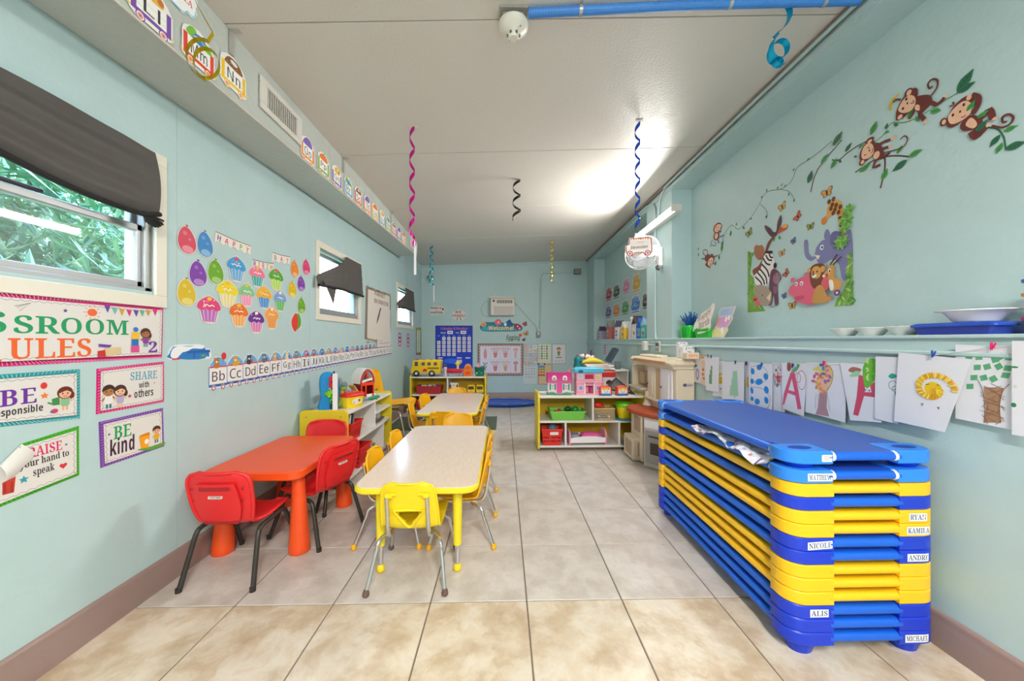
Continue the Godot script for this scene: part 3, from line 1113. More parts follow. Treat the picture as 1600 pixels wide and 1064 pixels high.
func cots() -> void:
	var blue := mat("1238c4", 0.36)
	var sky_ := mat("2c86ee", 0.34)
	var yel := mat("f6c018", 0.36)
	var bfab := mat("1f56c8", 0.55, 0.0, "fab")
	var bsl := mat("0f5fd0", 0.42)
	var topf := mat("1f4fae", 0.5, 0.0, "top")
	topf.rim_enabled = true
	topf.rim = 0.4
	var yfab := mat("e6b414", 0.5)
	var white := mat("eeeae6", 0.5)
	var rows := ["B", "B", "B", "Y", "Y", "Y", "B", "B", "Y", "Y", "B", "Y", "S", "S"]
	var lab := ["blue nap cot at the very bottom, on the floor tiles", "blue nap cot second from the floor", "blue nap cot third from the floor, under three yellow ones",
		"yellow nap cot lowest of the middle three yellow ones", "yellow nap cot in the middle of three yellow ones", "yellow nap cot topmost of the middle three yellow ones",
		"blue nap cot, lower of the two under the yellow pair", "blue nap cot, upper of the two under the yellow pair", "yellow nap cot, lower of the pair between blue cots",
		"yellow nap cot, upper of the pair between blue cots", "single blue nap cot between yellow cots near the top", "yellow nap cot directly under the two light blue cots",
		"light blue nap cot second from the top, patterned bedsheet lying on it", "light blue nap cot on the very top of all cots"]
	var tags := {0: ["MICHAEL", 1], 2: ["ALIS", -1], 6: ["ANDRE", 1], 7: ["NICOLE", -1], 8: ["KAMILA", 1], 9: ["RYAN", 1], 12: ["MATTHEW", -1]}
	var shapes := {}
	for i in 14:
		var y := 0.046 + i * 0.0475
		if i == 12: y = 0.617
		if i == 13: y = 0.684
		var ty: String = rows[i]
		var o := thing("nap_cot", lab[i], "cot", Vector3(1.276, y, -1.757), 0.0, "stacked nap cots")
		if ty == "S": o.position += Vector3(-0.004, 0, 0)
		var bm: Material = blue if ty == "B" else (yel if ty == "Y" else sky_)
		var sm: Material = bsl if ty != "Y" else yel
		for sx in [-1.0, 1.0]:
			for sz in [-1.0, 1.0]:
				var id := "%s %s" % [sx, sz]
				if not shapes.has(id):
					var b := M.new()
					b.xf = FLATX
					b.ext(block_plan(sx, sz), 0.0005, 0.0468, 0.004)
					shapes[id] = b.bake()
				var bl := partm(o, "corner_block", shapes[id], bm)
				if ty == "S":
					var h := M.new()
					h.xf = Transform3D(FLATX.basis, Vector3(sx * 0.195, 0.0466, sz * 0.5))
					h.ext(M.oval(0, 0, 0.042, 0.02), 0.0, 0.0012)
					part(bl, "grip_slot_shade", h, mat("0d3c9c", 0.6))  # flat dark oval, the hand hole's shade painted in blue
				if ty == "S" or i == 0:
					var f := M.new()
					f.lathe([[0, -0.045 if i == 0 else -0.0195], [0.03, -0.045 if i == 0 else -0.0195], [0.036, -0.02 if i == 0 else -0.012], [0.038, 0.002], [0, 0.002]], Vector3(sx * 0.195, 0, sz * 0.495), 16, 1.35)
					if i != 12: part(bl, "foot", f, blue)
		var cy := 0.026
		for sz in [-1.0, 1.0]:
			var e := M.new()
			e.tube([Vector3(-0.13, cy, sz * 0.535), Vector3(0.13, cy, sz * 0.535)], 0.0165, 12)
			part(o, "end_rail", e, sm)
			if ty == "S":
				for sx in [-1.0, 1.0]: part(o, "rail_collar", M.new().tube([Vector3(sx * 0.108, cy, sz * 0.535), Vector3(sx * 0.119, cy, sz * 0.535)], 0.0178, 12), white)
		for sx in [-1.0, 1.0]:
			var e := M.new()
			e.tube([Vector3(sx * 0.249, cy, -0.46), Vector3(sx * 0.249, cy, 0.46)], 0.0165, 12)
			part(o, "side_rail", e, sm)
			if ty == "S":
				for sz in [-1.0, 1.0]: part(o, "rail_collar", M.new().tube([Vector3(sx * 0.249, cy, sz * 0.443), Vector3(sx * 0.249, cy, sz * 0.456)], 0.0178, 12), white)
		var s := M.new()
		var sag := 0.014 if i == 13 else 0.01
		s.sheet(func(u, v):
			var x: float = (u - 0.5) * 2.0
			var z: float = (v - 0.5) * 2.0
			var cut: float = clampf((absf(z) - 0.78) / 0.22, 0.0, 1.0) * 0.12
			return Vector3(x * (0.248 - cut), cy + 0.0165 - sag * (1.0 - x * x) * (1.0 - z * z) , -z * 0.535), 12, 24, 0.002)
		part(o, "canvas", s, topf if i == 13 else (bfab if ty != "Y" else yfab))
		if tags.has(i):
			var t: Array = tags[i]
			var n: String = t[0]
			var wd := minf(0.0145 * n.length() + 0.008, 0.088)
			var t0: float = {"MATTHEW": 0.002, "NICOLE": 0.006, "ALIS": 0.02, "RYAN": 0.034, "KAMILA": 0.026, "ANDRE": 0.028, "MICHAEL": 0.02}[n]
			var tilt := 0.06 if n == "NICOLE" else 0.0
			var g := M.new()
			g.c("e9edf2").up()
			g.hold = true
			for q in 16: g.rect(-wd / 2 + wd * q / 16.0, -0.0135, -wd / 2 + wd * (q + 1) / 16.0, 0.0135)
			g.hold = false
			g.c("14235c").text(n, 0, 0, 0.018, wd - 0.008, "Droid Serif", true)
			for q in g.v.size():
				var p := g.v[q]
				var d: float = t0 + wd / 2 + t[1] * p.x
				var x := 0.118 + d
				var z := 0.55
				var nx := 0.0
				if d > 0.087:
					var an := minf((d - 0.087) / 0.068, 1.57)
					x = 0.205 + sin(an) * 0.068
					z = 0.4888 + cos(an) * 0.0612
					nx = sin(an)
				var nn := Vector3(t[1] * nx, 0, sqrt(1.0 - nx * nx))
				g.v[q] = Vector3(t[1] * x, 0.0235 + p.y + p.x * tilt, z) + nn * (0.0006 + p.z)
				g.n[q] = nn
			part(o, "name_tag", g, vmat(0.4))
		if i == 13:
			var g := M.new()
			g.xf.origin = Vector3(-0.14, 0.023, 0.5502)
			g.c("ece4e2").card(rounded(0.036, 0.024, 0.002), 0.0008, true)
			for q in 3: g.c("b9a8a6").rect(-0.012, -0.007 + q * 0.006, 0.012, -0.004 + q * 0.006)
			part(o, "care_sticker", g, vmat(0.4))
	# patterned bedsheet bunched on the second cot, its edge spilling out at the left
	var bs := M.new()
	var rng := RandomNumberGenerator.new()
	rng.seed = 5
	var nz := FastNoiseLite.new()
	nz.seed = 4
	nz.frequency = 9.0
	var pts := func(u, v):
		var z := lerpf(-1.31, -1.83, v)
		var x := lerpf(1.2, 0.992, u) - 0.012 * sin(v * 9.0)
		var y: float = 0.663 + 0.008 * (1.0 + nz.get_noise_2d(x * 3.0, z * 3.0)) + 0.012 * sin(v * 17.0 + u * 3.0) * u * u
		if u > 0.8: y -= (u - 0.8) * 0.11 * (0.55 + 0.45 * sin(v * 5.0 + 0.6))
		return Vector3(x, y, z)
	var cols := ["eceaf2", "e4e2ee", "f2f0f4", "d78ba0", "eceaf2", "b9b6cc", "e9d9e2", "8c6f9e", "eceaf2", "9fb58a"]
	for i in 14:
		for j in 40:
			bs.c(cols[rng.randi() % cols.size()] if rng.randf() < 0.45 else "eceaf2")
			var A: Vector3 = pts.call(i / 14.0, j / 40.0)
			var B: Vector3 = pts.call((i + 1) / 14.0, j / 40.0)
			var D: Vector3 = pts.call((i + 1) / 14.0, (j + 1) / 40.0)
			var E: Vector3 = pts.call(i / 14.0, (j + 1) / 40.0)
			bs.quad(A, B, D, E, Vector3.UP)
			bs.quad(A - Vector3(0, 0.003, 0), B - Vector3(0, 0.003, 0), D - Vector3(0, 0.003, 0), E - Vector3(0, 0.003, 0), Vector3.DOWN)
	solo("bedsheet", "white and pink printed bedsheet spilling out between the light blue cots", "bedsheet", bs, vmat(0.8))

# ---------------------------------------------------------------- duct and what hangs overhead
func duct_low(s: float) -> float:
	return 2.222 + (s - 1.2) * 0.031

func ducting() -> void:
	var sheet_ := mat("c2c8c2", 0.28, 0.0, "duct")
	sheet_.normal_enabled = true
	sheet_.normal_texture = noise(0.03, 31, 512, FastNoiseLite.TYPE_SIMPLEX_SMOOTH, 5, null, 6.0)
	sheet_.normal_scale = 0.35
	sheet_.uv1_triplanar = true
	sheet_.uv1_scale = Vector3(1.2, 1.2, 1.2)
	var o := thing("air_duct", "long grey painted air duct under the ceiling along the left wall", "duct", Vector3.ZERO)
	var m := M.new()
	var rings := []
	for s in [-2.3, 5.135]:
		var y := duct_low(s)
		rings.append([Vector3(-1.26, y, -s), Vector3(-1.26, 2.548, -s), Vector3(-1.55, 2.536, -s), Vector3(-1.55, y + 0.006, -s)])
	for e in 4:
		var f := (e + 1) % 4
		m.quad(rings[0][e], rings[0][f], rings[1][f], rings[1][e], [Vector3.RIGHT, Vector3.UP, Vector3.LEFT, Vector3.DOWN][e])
	m.quad(rings[1][0], rings[1][1], rings[1][2], rings[1][3], Vector3.FORWARD)
	m.quad(rings[0][0], rings[0][1], rings[0][2], rings[0][3], Vector3.BACK)
	part(o, "body", m, sheet_)
	var b := M.new()
	b.tube([Vector3(-1.258, duct_low(-2.3), 2.3), Vector3(-1.258, duct_low(5.13), -5.13)], 0.006, 8)
	part(o, "edge_bead", b, mat("cfcac0", 0.4))
	for q in [[1.84, 2.21, 2.322, 2.49], [4.75, 5.12, 2.372, 2.53]]:
		var v := M.new()
		var c := Vector3(-1.256, (q[2] + q[3]) / 2, -(q[0] + q[1]) / 2)
		var w: float = q[1] - q[0]
		var h: float = q[3] - q[2]
		for s in [-1, 1]:
			v.box(c + Vector3(0.004, s * (h / 2 - 0.016), 0), Vector3(0.012, 0.032, w), 0.003)
			v.box(c + Vector3(0.004, 0, s * (w / 2 - 0.026)), Vector3(0.012, h - 0.064, 0.052), 0.003)
		v.box(c + Vector3(-0.002, 0, 0), Vector3(0.004, h - 0.05, w - 0.09), 0.0)
		var vent := part(o, "vent_grille", v, mat("dedad2", 0.45))
		var sl := M.new().box(Vector3.ZERO, Vector3(0.003, h - 0.062, 0.013), 0.0).bake()
		var n := 14
		for i in n:
			var p := partm(vent, "slat", sl, mat("cfcbc4", 0.45))
			p.position = c + Vector3(0.006, 0, (float(i) + 0.5) / n * (w - 0.104) - (w - 0.104) / 2)
			p.rotation.y = 0.7
	for s in [1.655, 2.79, 3.95]:
		var k := M.new()
		k.box(Vector3(-1.256, 2.5, -s), Vector3(0.006, 0.125, 0.026), 0.001)
		k.box(Vector3(-1.238, 2.5465, -s), Vector3(0.044, 0.004, 0.026), 0.001)
		k.lathe([[0, 0], [0.006, 0.0], [0.006, 0.004], [0, 0.004]], Vector3(-1.232, 2.541, -s), 8)
		part(o, "hanger_strap", k, mat("c9c7c2", 0.3, 0.6))
	# paper train cars with letter pairs along the duct face
	var pal := ["7d4fb0", "e8402c", "f5c518", "f08a2c", "7fb52e", "7d5bb5", "34a6cf", "e0452f", "ef8f3c", "f0c23a", "2f9fd0", "78b84a", "e25a48", "8a62b8", "f2b63a"]
	var tops := ["lion", "mitten", "nest", "octopus", "pumpkin", "quilt", "robin", "star", "tree", "umbrella", "vase", "wagon", "box", "yarn", "zebra"]
	for i in 15:
		var ch := String.chr(76 + i)
		var s := 1.287 + 0.195 * i if i < 2 else 1.668
		if i > 2: s = 2.288 + 0.197 * (i - 3)
		var y := duct_low(s) + (0.04 if i == 2 else 0.006)
		train_car(ch, s, y, pal[i], i)
	# cloud cut-out above
	var c := M.new()
	c.c("ffffff").card(M.round_poly(M.pv([1.354,2.417,1.366,2.409,1.387,2.406,1.408,2.402,1.428,2.421,1.444,2.419,1.462,2.432,1.473,2.458,1.465,2.47,1.475,2.502,1.454,2.511,1.4,2.474])), 0.001)
	c.c("9fd4ef").line([1.36,2.407,1.376,2.406,1.395,2.406,1.415,2.41,1.43,2.428,1.447,2.426,1.461,2.436,1.467,2.461], 0.006, 4)
	c.c("d8283c").text("EA", 1.432,2.469,.024,.038, "Droid Serif", true, 0.0)
	hang("paper_cloud", "white paper cloud with red letters high on the duct face", "cutout", c, "D", "", 0.001)

func train_car(ch: String, s: float, y: float, h: String, i: int) -> void:
	var m := M.new()
	var w := 0.072
	var o := M.pv([s - w - 0.006, y + 0.015, s - w + 0.012, y + 0.006, s - w + 0.03, y - 0.008, s - w + 0.05, y + 0.006, s + w - 0.05, y + 0.006, s + w - 0.03, y - 0.008, s + w - 0.012, y + 0.006, s + w + 0.006, y + 0.015,
		s + w + 0.006, y + 0.105, s + w - 0.012, y + 0.13, s + w - 0.045, y + 0.15, s, y + 0.158, s - w + 0.03, y + 0.148, s - w, y + 0.128, s - w - 0.006, y + 0.105])
	m.c("f6f3ee").card(o, 0.0009)
	m.c(h).rect(s - w, y + 0.02, s + w, y + 0.034)
	m.c(h).rect(s - w, y + 0.02, s - w + 0.018, y + 0.106)
	m.c(h).rect(s + w - 0.018, y + 0.02, s + w, y + 0.106)
	m.c("fbf9f5").rect(s - w + 0.018, y + 0.034, s + w - 0.018, y + 0.1)
	for q in 2: m.c("c8c8d0").rect(s - w + 0.018, y + 0.05 + q * 0.022, s + w - 0.018, y + 0.0512 + q * 0.022)
	m.c("e9d98c").rect(s - w - 0.012, y + 0.02, s - w, y + 0.03)
	m.c("e9d98c").rect(s + w, y + 0.02, s + w + 0.012, y + 0.03)
	m.c("38363e").text(ch + ch.to_lower(), s, y + 0.066, 0.05, 0.078 if i > 0 else 0.06, "Droid Sans", false)
	for q in [-1, 1]:
		var cx: float = s + q * (w - 0.031)
		m.c(h).dot(cx, y + 0.012, 0.017)
		m.c("f5ece4").dot(cx, y + 0.012, 0.0135)
		m.c("f09a86" if i % 2 == 0 else "f0b24a").dot(cx, y + 0.012, 0.0095)
		m.c(h).dot(cx, y + 0.012, 0.003)
	# little picture on top
	match i % 5:
		0:
			m.c("f0b83c").blob([s - 0.03, y + 0.104, s - 0.034, y + 0.128, s - 0.01, y + 0.147, s + 0.02, y + 0.146, s + 0.04, y + 0.126, s + 0.036, y + 0.104])
			m.c("c9782c").dot(s + 0.03, y + 0.122, 0.013)
			m.c("f7d98a").dot(s + 0.005, y + 0.126, 0.014, 0.01)
		1:
			m.c("7cc03c").blob([s - 0.06, y + 0.112, s - 0.045, y + 0.142, s - 0.02, y + 0.148, s - 0.014, y + 0.13, s - 0.03, y + 0.106])
			m.c("2f86d4").blob([s - 0.03, y + 0.104, s - 0.02, y + 0.132, s + 0.014, y + 0.14, s + 0.034, y + 0.122, s + 0.024, y + 0.1])
			m.c("f0c64a").line([s - 0.028, y + 0.116, s + 0.0, y + 0.126, s + 0.03, y + 0.112], 0.005, 4)
			m.c("7cc03c").blob([s + 0.024, y + 0.1, s + 0.03, y + 0.128, s + 0.05, y + 0.122, s + 0.062, y + 0.102])
		2:
			m.c("8c5a2c").blob([s - 0.055, y + 0.11, s - 0.03, y + 0.142, s + 0.02, y + 0.146, s + 0.05, y + 0.122, s + 0.046, y + 0.104, s - 0.04, y + 0.104])
			m.c("dfe9ee").dot(s, y + 0.13, 0.022, 0.01)
			for q in 5: m.c("b97f3e").line([s - 0.05 + q * 0.02, y + 0.108, s - 0.034 + q * 0.02, y + 0.12], 0.003)
		3:
			m.c("7b5cb8").blob([s - 0.05, y + 0.104, s - 0.044, y + 0.13, s - 0.01, y + 0.152, s + 0.03, y + 0.144, s + 0.048, y + 0.12, s + 0.04, y + 0.104])
			for q in 3: m.c("9b82cc").line([s - 0.04 + q * 0.03, y + 0.104, s - 0.036 + q * 0.03, y + 0.14], 0.005)
		4:
			m.c("ef7a22").blob([s - 0.05, y + 0.106, s - 0.04, y + 0.135, s, y + 0.147, s + 0.04, y + 0.135, s + 0.05, y + 0.106])
			m.c("4d9a3a").rect(s - 0.006, y + 0.142, s + 0.006, y + 0.155)
	var nth := "with the letter %s on the duct face" % ch
	var look := {"7d4fb0": "purple", "e8402c": "red", "f5c518": "yellow", "f08a2c": "orange", "7fb52e": "green", "7d5bb5": "violet", "34a6cf": "blue", "e0452f": "red", "ef8f3c": "orange", "f0c23a": "yellow", "2f9fd0": "blue", "78b84a": "green", "e25a48": "coral", "8a62b8": "violet", "f2b63a": "amber"}
	hang("paper_train_car", "%s paper train car %s" % [look[h], nth], "cutout", m, "D", "alphabet train cars on the duct", 0.0015)

# a strip that winds down as a spiral
func streamer(called: String, label: String, h: String, top: Vector3, low: float, turns: float, r0: float, r1: float, wd: float, tail := 0.0) -> void:
	var o := thing(called, label, "streamer", top)
	var m := M.new()
	var n := int(turns * 14)
	var len := top.y - low
	var pa := []
	var pb := []
	for i in n + 1:
		var t := float(i) / n
		var a := t * turns * TAU
		var r := lerpf(r0, r1, t)
		var c := Vector3(cos(a) * r, -t * len, sin(a) * r)
		var d := Vector3(-sin(a) * 0.25, 1.0, cos(a) * 0.25).normalized()
		var ww := wd * (0.55 + 0.45 * absf(sin(a * 0.5 + 0.4)))
		pa.append(c + d * ww / 2); pb.append(c - d * ww / 2)
	for i in n:
		var out: Vector3 = Vector3(pa[i].x, 0, pa[i].z).normalized()
		var a2 := out * 0.0006
		m.quad(pa[i] + a2, pa[i + 1] + a2, pb[i + 1] + a2, pb[i] + a2, out)
		m.quad(pa[i] - a2, pa[i + 1] - a2, pb[i + 1] - a2, pb[i] - a2, -out)
	var foil := mat(h, 0.25, 0.45)
	part(o, "spiral", m, foil)
	var s := M.new()
	s.tube([Vector3(0, 0.0, 0), Vector3(r0 * 0.8, -0.012, 0)], 0.0015, 5)
	s.box(Vector3(0.012, -0.001, 0.004), Vector3(0.05, 0.002, 0.016), 0.0)
	part(o, "tape", s, mat("e8e6e2", 0.4))
	if tail > 0.0:
		var q := M.new()
		q.box(Vector3(r1, -len - tail / 2, 0), Vector3(0.016, tail, 0.0012), 0.0)
		part(o, "tail", q, mat("e4e2ea", 0.5))

func ceiling_things() -> void:
	streamer("spiral_streamer", "magenta foil spiral streamer with white tail hanging left of the middle", "c01488", Vector3(-0.62, 2.568, -2.4), 1.765, 5.2, 0.016, 0.02, 0.032, 0.2)
	streamer("spiral_streamer", "blue foil spiral streamer hanging over the train car sign", "1d4fc0", Vector3(0.92, 2.625, -2.4), 1.885, 5.6, 0.018, 0.016, 0.028)
	streamer("spiral_streamer", "short black foil spiral streamer in the middle of the ceiling", "2a2a22", Vector3(0.12, 2.597, -3.24), 2.235, 2.6, 0.034, 0.04, 0.026)
	streamer("spiral_streamer", "thin teal spiral streamer near the far left corner", "0c8fa0", Vector3(-1.09, 2.55, -5.35), 1.95, 5.0, 0.022, 0.035, 0.03, 0.25)
	streamer("spiral_streamer", "thin pale gold spiral streamer near the back wall", "b9a64a", Vector3(0.72, 2.617, -5.25), 1.99, 5.0, 0.03, 0.03, 0.025)
	# curled ribbons close to the camera
	curl("curled_ribbon", "turquoise foil ribbon curled up below the blue conduit", "06a3cf", [Vector3(1.27, 2.636, -1.55), Vector3(1.285, 2.585, -1.55), Vector3(1.262, 2.53, -1.55), Vector3(1.215, 2.49, -1.548)], Vector3(1.24, 2.437, -1.545), 0.044, 0.034)
	curl("curled_ribbon", "gold foil ribbon with a large loop in front of the duct", "c2ae14", [Vector3(-1.0, 2.559, -1.1), Vector3(-1.03, 2.4, -1.15), Vector3(-1.04, 2.28, -1.2), Vector3(-1.035, 2.215, -1.28)], Vector3(-1.095, 2.145, -1.3), 0.06, 0.022)
	# smoke detector on its plate, flexible conduit leading away
	var d := thing("smoke_detector", "round white smoke detector under the ceiling at the blue conduit's end", "detector", Vector3(0.045, 2.5985, -1.61))
	var b := M.new()
	b.box(Vector3(0.0, -0.006, 0.015), Vector3(0.13, 0.012, 0.1), 0.003)
	b.box(Vector3(0.0, -0.02, 0.0), Vector3(0.1, 0.03, 0.08), 0.006)
	part(d, "bracket", b, mat("a29c94", 0.5))
	var p := M.new()
	p.lathe([[0.0, -0.098], [0.02, -0.098], [0.024, -0.092], [0.026, -0.078], [0.04, -0.07], [0.05, -0.062], [0.058, -0.055], [0.067, -0.048], [0.068, -0.034], [0.0, -0.034]], Vector3.ZERO, 32)
	var bd := part(d, "body", p, mat("e9e5da", 0.4))
	var g := M.new()
	for i in 6:
		var a := TAU * i / 6
		g.box(Vector3(cos(a) * 0.0265, -0.084, sin(a) * 0.0265), Vector3(0.01, 0.01, 0.01), 0.002)
	part(bd, "slot", g, mat("6d6a66", 0.6)).set_meta("kind", "stuff")
	var l := M.new()
	l.ball(Vector3(0.03, -0.068, 0.034), Vector3.ONE * 0.003, 8, 6)
	part(bd, "indicator", l, mat("c8372c", 0.3), "small red indicator lamp")
	var cd := thing("conduit", "blue ribbed conduit strapped along the ceiling", "conduit", Vector3.ZERO)
	var t := M.new()
	var pts := []
	for i in 60:
		var x := lerpf(0.11, 1.58, i / 59.0)
		pts.append(Vector3(x, 2.597 + 0.037 * x - 0.027 - 0.003 * sin(x * 4.0), -1.562 + 0.006 * sin(x * 3.0) + 0.03 * (x - 0.1)))
	t.tube(pts, 0.0185, 12)
	var tube := part(cd, "hose", t, mat("3f86d8", 0.45))
	var rb := M.new()
	for i in 130:
		var q: Vector3 = pts[0].lerp(pts[59], i / 129.0)
		var w: Vector3 = pts[mini(int(i / 129.0 * 59.0), 58)]
		var f: float = i / 129.0 * 59.0 - int(i / 129.0 * 59.0)
		q = w.lerp(pts[mini(int(i / 129.0 * 59.0) + 1, 59)], f)
		rb.tube([q, q + Vector3(0.0045, 0, 0)], 0.0198, 10)
	part(tube, "rib", rb, mat("4a90e0", 0.45)).set_meta("kind", "stuff")
	for x in [0.34, 1.0, 1.42]:
		var s := M.new()
		var y: float = 2.597 + 0.037 * x - 0.027 - 0.003 * sin(x * 4.0)
		s.tube([Vector3(x - 0.007, y, -1.562 + 0.006 * sin(x * 3.0) + 0.03 * (x - 0.1)), Vector3(x + 0.007, y, -1.562 + 0.006 * sin(x * 3.0) + 0.03 * (x - 0.1))], 0.0222, 12)
		s.box(Vector3(x, y + 0.018, -1.53 + 0.03 * x), Vector3(0.014, 0.004, 0.03), 0.0)
		part(cd, "strap", s, mat("b9b6b0", 0.35, 0.5))
	# train car sign dangling under the blue streamer
	var z := -2.4
	var sg := M.new()
	var o := M.pv([-0.088, -0.05, -0.075, -0.075, -0.045, -0.075, -0.03, -0.055, 0.03, -0.055, 0.045, -0.075, 0.07, -0.075, 0.09, -0.05, 0.09, -0.02, 0.085, 0.05, 0.07, 0.057, 0.0, 0.052, -0.065, 0.057, -0.068, 0.01, -0.092, 0.0])
	sg.c("f3e7df").card(o, 0.0012, true)
	var line := []
	for q in o: line.append_array([q.x * 0.93, q.y * 0.93])
	line.append_array([o[0].x * 0.93, o[0].y * 0.93])
	sg.c("a5482f").line(line, 0.007)
	for i in 9:
		sg.c(["e28f6a", "b8413a", "d8a04a"][i % 3]).dot(-0.05 + i * 0.0155, 0.043, 0.005)
	sg.c("e6d9d6").rect(-0.056, -0.03, 0.07, 0.032)
	sg.c("d98a92").text("You are", 0.01, 0.02, 0.012, 0.045, "Droid Serif", true)
	sg.c("3c3440").text("Awesome", 0.0, -0.012, 0.022, 0.116, "Droid Serif", true, 0.04, 0.3)
	for x in [-0.06, 0.057]:
		sg.c("a5385c").dot(x, -0.055, 0.02)
		sg.c("f0c8c4").dot(x, -0.055, 0.014)
		sg.c("b8506c").dot(x, -0.055, 0.007)
	var n := thing("train_car_sign", "small train car sign reading Awesome hung before the wall fan", "sign", Vector3(0.93, 1.775, z), -12)
	part(n, "card", sg, vmat(0.5))
	var st := M.new()
	st.tube([Vector3(0, 0.05, 0), Vector3(0.0, 0.112, 0)], 0.001, 5)
	part(n, "string", st, mat("dcdcdc", 0.5))

func curl(called: String, label: String, h: String, lead: Array, c: Vector3, r: float, wd: float) -> void:
	var o := thing(called, label, "streamer", Vector3.ZERO)
	var m := M.new()
	var pts := M.smooth(lead, 6)
	var e: Vector3 = pts[pts.size() - 1]
	var a0 := atan2(e.y - c.y, e.x - c.x)
	for i in range(1, 60):
		var t := i / 59.0
		var a := a0 + t * TAU * 1.55
		var rr := r * (1.0 - 0.25 * t)
		pts.append(c + Vector3(cos(a) * rr, sin(a) * rr - 0.012 * t, -0.03 * t + sin(a) * 0.01))
	if wd > 0.03:
		for i in range(1, 24):
			var t := i / 23.0
			var a := a0 + TAU * 1.55 + t * TAU * 1.1
			pts.append(c + Vector3(0.004 + cos(a) * r * 0.45, -r * 1.25 + sin(a) * r * 0.3 - 0.012 * t, -0.03 + 0.02 * t))
	for i in pts.size() - 1:
		var d: Vector3 = (pts[i + 1] - pts[i])
		var d2: Vector3 = (pts[mini(i + 2, pts.size() - 1)] - pts[i + 1])
		if d2.length() < 1e-5: d2 = d
		var ax := Vector3(0.35, 0.25, 0.9).normalized()
		var s0 := ax * wd * 0.35
		var nn := d.cross(ax).normalized()
		var off := nn * 0.0005
		m.quad(pts[i] - s0 + off, pts[i] + s0 + off, pts[i + 1] + s0 + off, pts[i + 1] - s0 + off, nn)
		m.quad(pts[i] - s0 - off, pts[i] + s0 - off, pts[i + 1] + s0 - off, pts[i + 1] - s0 - off, -nn)
	part(o, "ribbon", m, mat(h, 0.22, 0.5))

# ---------------------------------------------------------------- low shelves and the toys on them
var white_: StandardMaterial3D
var yside: StandardMaterial3D

func side_plan(d: float, h: float) -> PackedVector2Array:
	return rounded(d, h, 0.035, 5, 0.0, h / 2)

# open shelf, front to +z, origin at floor level under its middle; boards given as [x0, x1, y] and uprights as [x, y0, y1]
func shelf_unit(label: String, at: Vector3, yaw: float, w: float, h: float, d: float, boards: Array, uprights: Array) -> Node3D:
	var o := thing("open_shelf", label, "shelf", at, yaw)
	for s in [-1, 1]:
		var m := M.new()
		m.xf = Transform3D(Basis(Vector3(0, 0, -1), Vector3.UP, Vector3(1, 0, 0)), Vector3(s * (w / 2 - 0.011), 0.012, 0))
		m.ext(side_plan(d + 0.02, h), -0.011, 0.011, 0.003)
		var sp := part(o, "side_panel", m, yside)
		for q in [[-1, 0.06], [1, 0.06], [-1, h - 0.05], [1, h - 0.05]]:
			var k := M.new()
			k.xf = Transform3D(Basis(Vector3.BACK, -PI / 2 * s), Vector3(s * (w / 2 + 0.0003), q[1] + 0.012, q[0] * (d / 2 - 0.04)))
			k.lathe([[0, 0], [0.006, 0.0], [0.005, 0.0015], [0, 0.0015]], Vector3.ZERO, 10)
			part(sp, "screw", k, mat("a08a4a", 0.4, 0.5))
	var iw := w - 0.044
	var b := M.new()
	b.box(Vector3(0, h / 2, -d / 2 + 0.006), Vector3(iw, h - 0.03, 0.01), 0.0)
	part(o, "back_panel", b, mat("d9ae10", 0.45))
	for e in [[-iw / 2, iw / 2, h - 0.02], [-iw / 2, iw / 2, 0.045]] + boards:
		var m := M.new()
		var top: bool = is_equal_approx(e[2], h - 0.02)
		m.box(Vector3((e[0] + e[1]) / 2, e[2], 0.006), Vector3(e[1] - e[0], 0.022, d - 0.014), 0.002)
		part(o, "top" if top else "board", m, white_)
	for e in uprights:
		var m := M.new()
		m.box(Vector3(e[0], (e[1] + e[2]) / 2, 0.004), Vector3(0.02, e[2] - e[1], d - 0.024), 0.002)
		part(o, "divider", m, white_)
	var f := M.new()
	f.box(Vector3(0, 0.017, 0.0), Vector3(iw, 0.034, d - 0.08), 0.0)
	part(o, "plinth", f, mat("6b5a4a", 0.7))
	return o

func box_ring(w: float, d: float, y: float, r: float) -> Array:
	var o := []
	for q in rounded(w, d, r, 3): o.append(Vector3(q.x, y, q.y))
	return o

# open plastic tub with flared rim
func tub(m: M, w: float, d: float, h: float, t := 0.84, r := 0.025) -> void:
	m.loft([box_ring(w * t, d * t, 0, r), box_ring(w * (t + 0.02), d * (t + 0.02), 0.01, r), box_ring(w * 0.95, d * 0.95, h - 0.012, r)], false)
	m.loft([box_ring(w * 0.95, d * 0.95, h - 0.012, r), box_ring(w, d, h - 0.01, r), box_ring(w, d, h, r), box_ring(w * 0.92, d * 0.9, h, r)], false)
	m.loft([box_ring(w * 0.92, d * 0.9, h, r), box_ring(w * (t - 0.03), d * (t - 0.04), 0.008, r)], false)
	m.loft([box_ring(w * t, d * t, 0.0, r), box_ring(w * t, d * t, 0.006, r)], true)

# plastic basket whose sides are pierced by rows of slots
func basket(w: float, d: float, h: float, cells := 9) -> M:
	var m := M.new()
	var t := 0.82
	for f in 4:
		var along: float = w if f % 2 == 0 else d
		var off: float = d / 2 if f % 2 == 0 else w / 2
		m.xf = Transform3D(Basis(Vector3.UP, PI / 2 * f), Vector3.ZERO)
		m.sheet(func(u, v):
			var k: float = lerpf(t, 0.97, v)
			return Vector3((u - 0.5) * along * k, v * h, off * k), cells * 2 + 1, 9, 0.004, func(u, v): return int(u * (cells * 2 + 1)) % 2 == 1 and v > 0.22 and v < 0.72 and int(v * 9) % 2 == 0)
		m.box(Vector3(0, h, off * 0.98), Vector3(along, 0.014, 0.012), 0.003)
	m.xf = Transform3D()
	m.box(Vector3(0, 0.003, 0), Vector3(w * t, 0.006, d * t), 0.001)
	return m

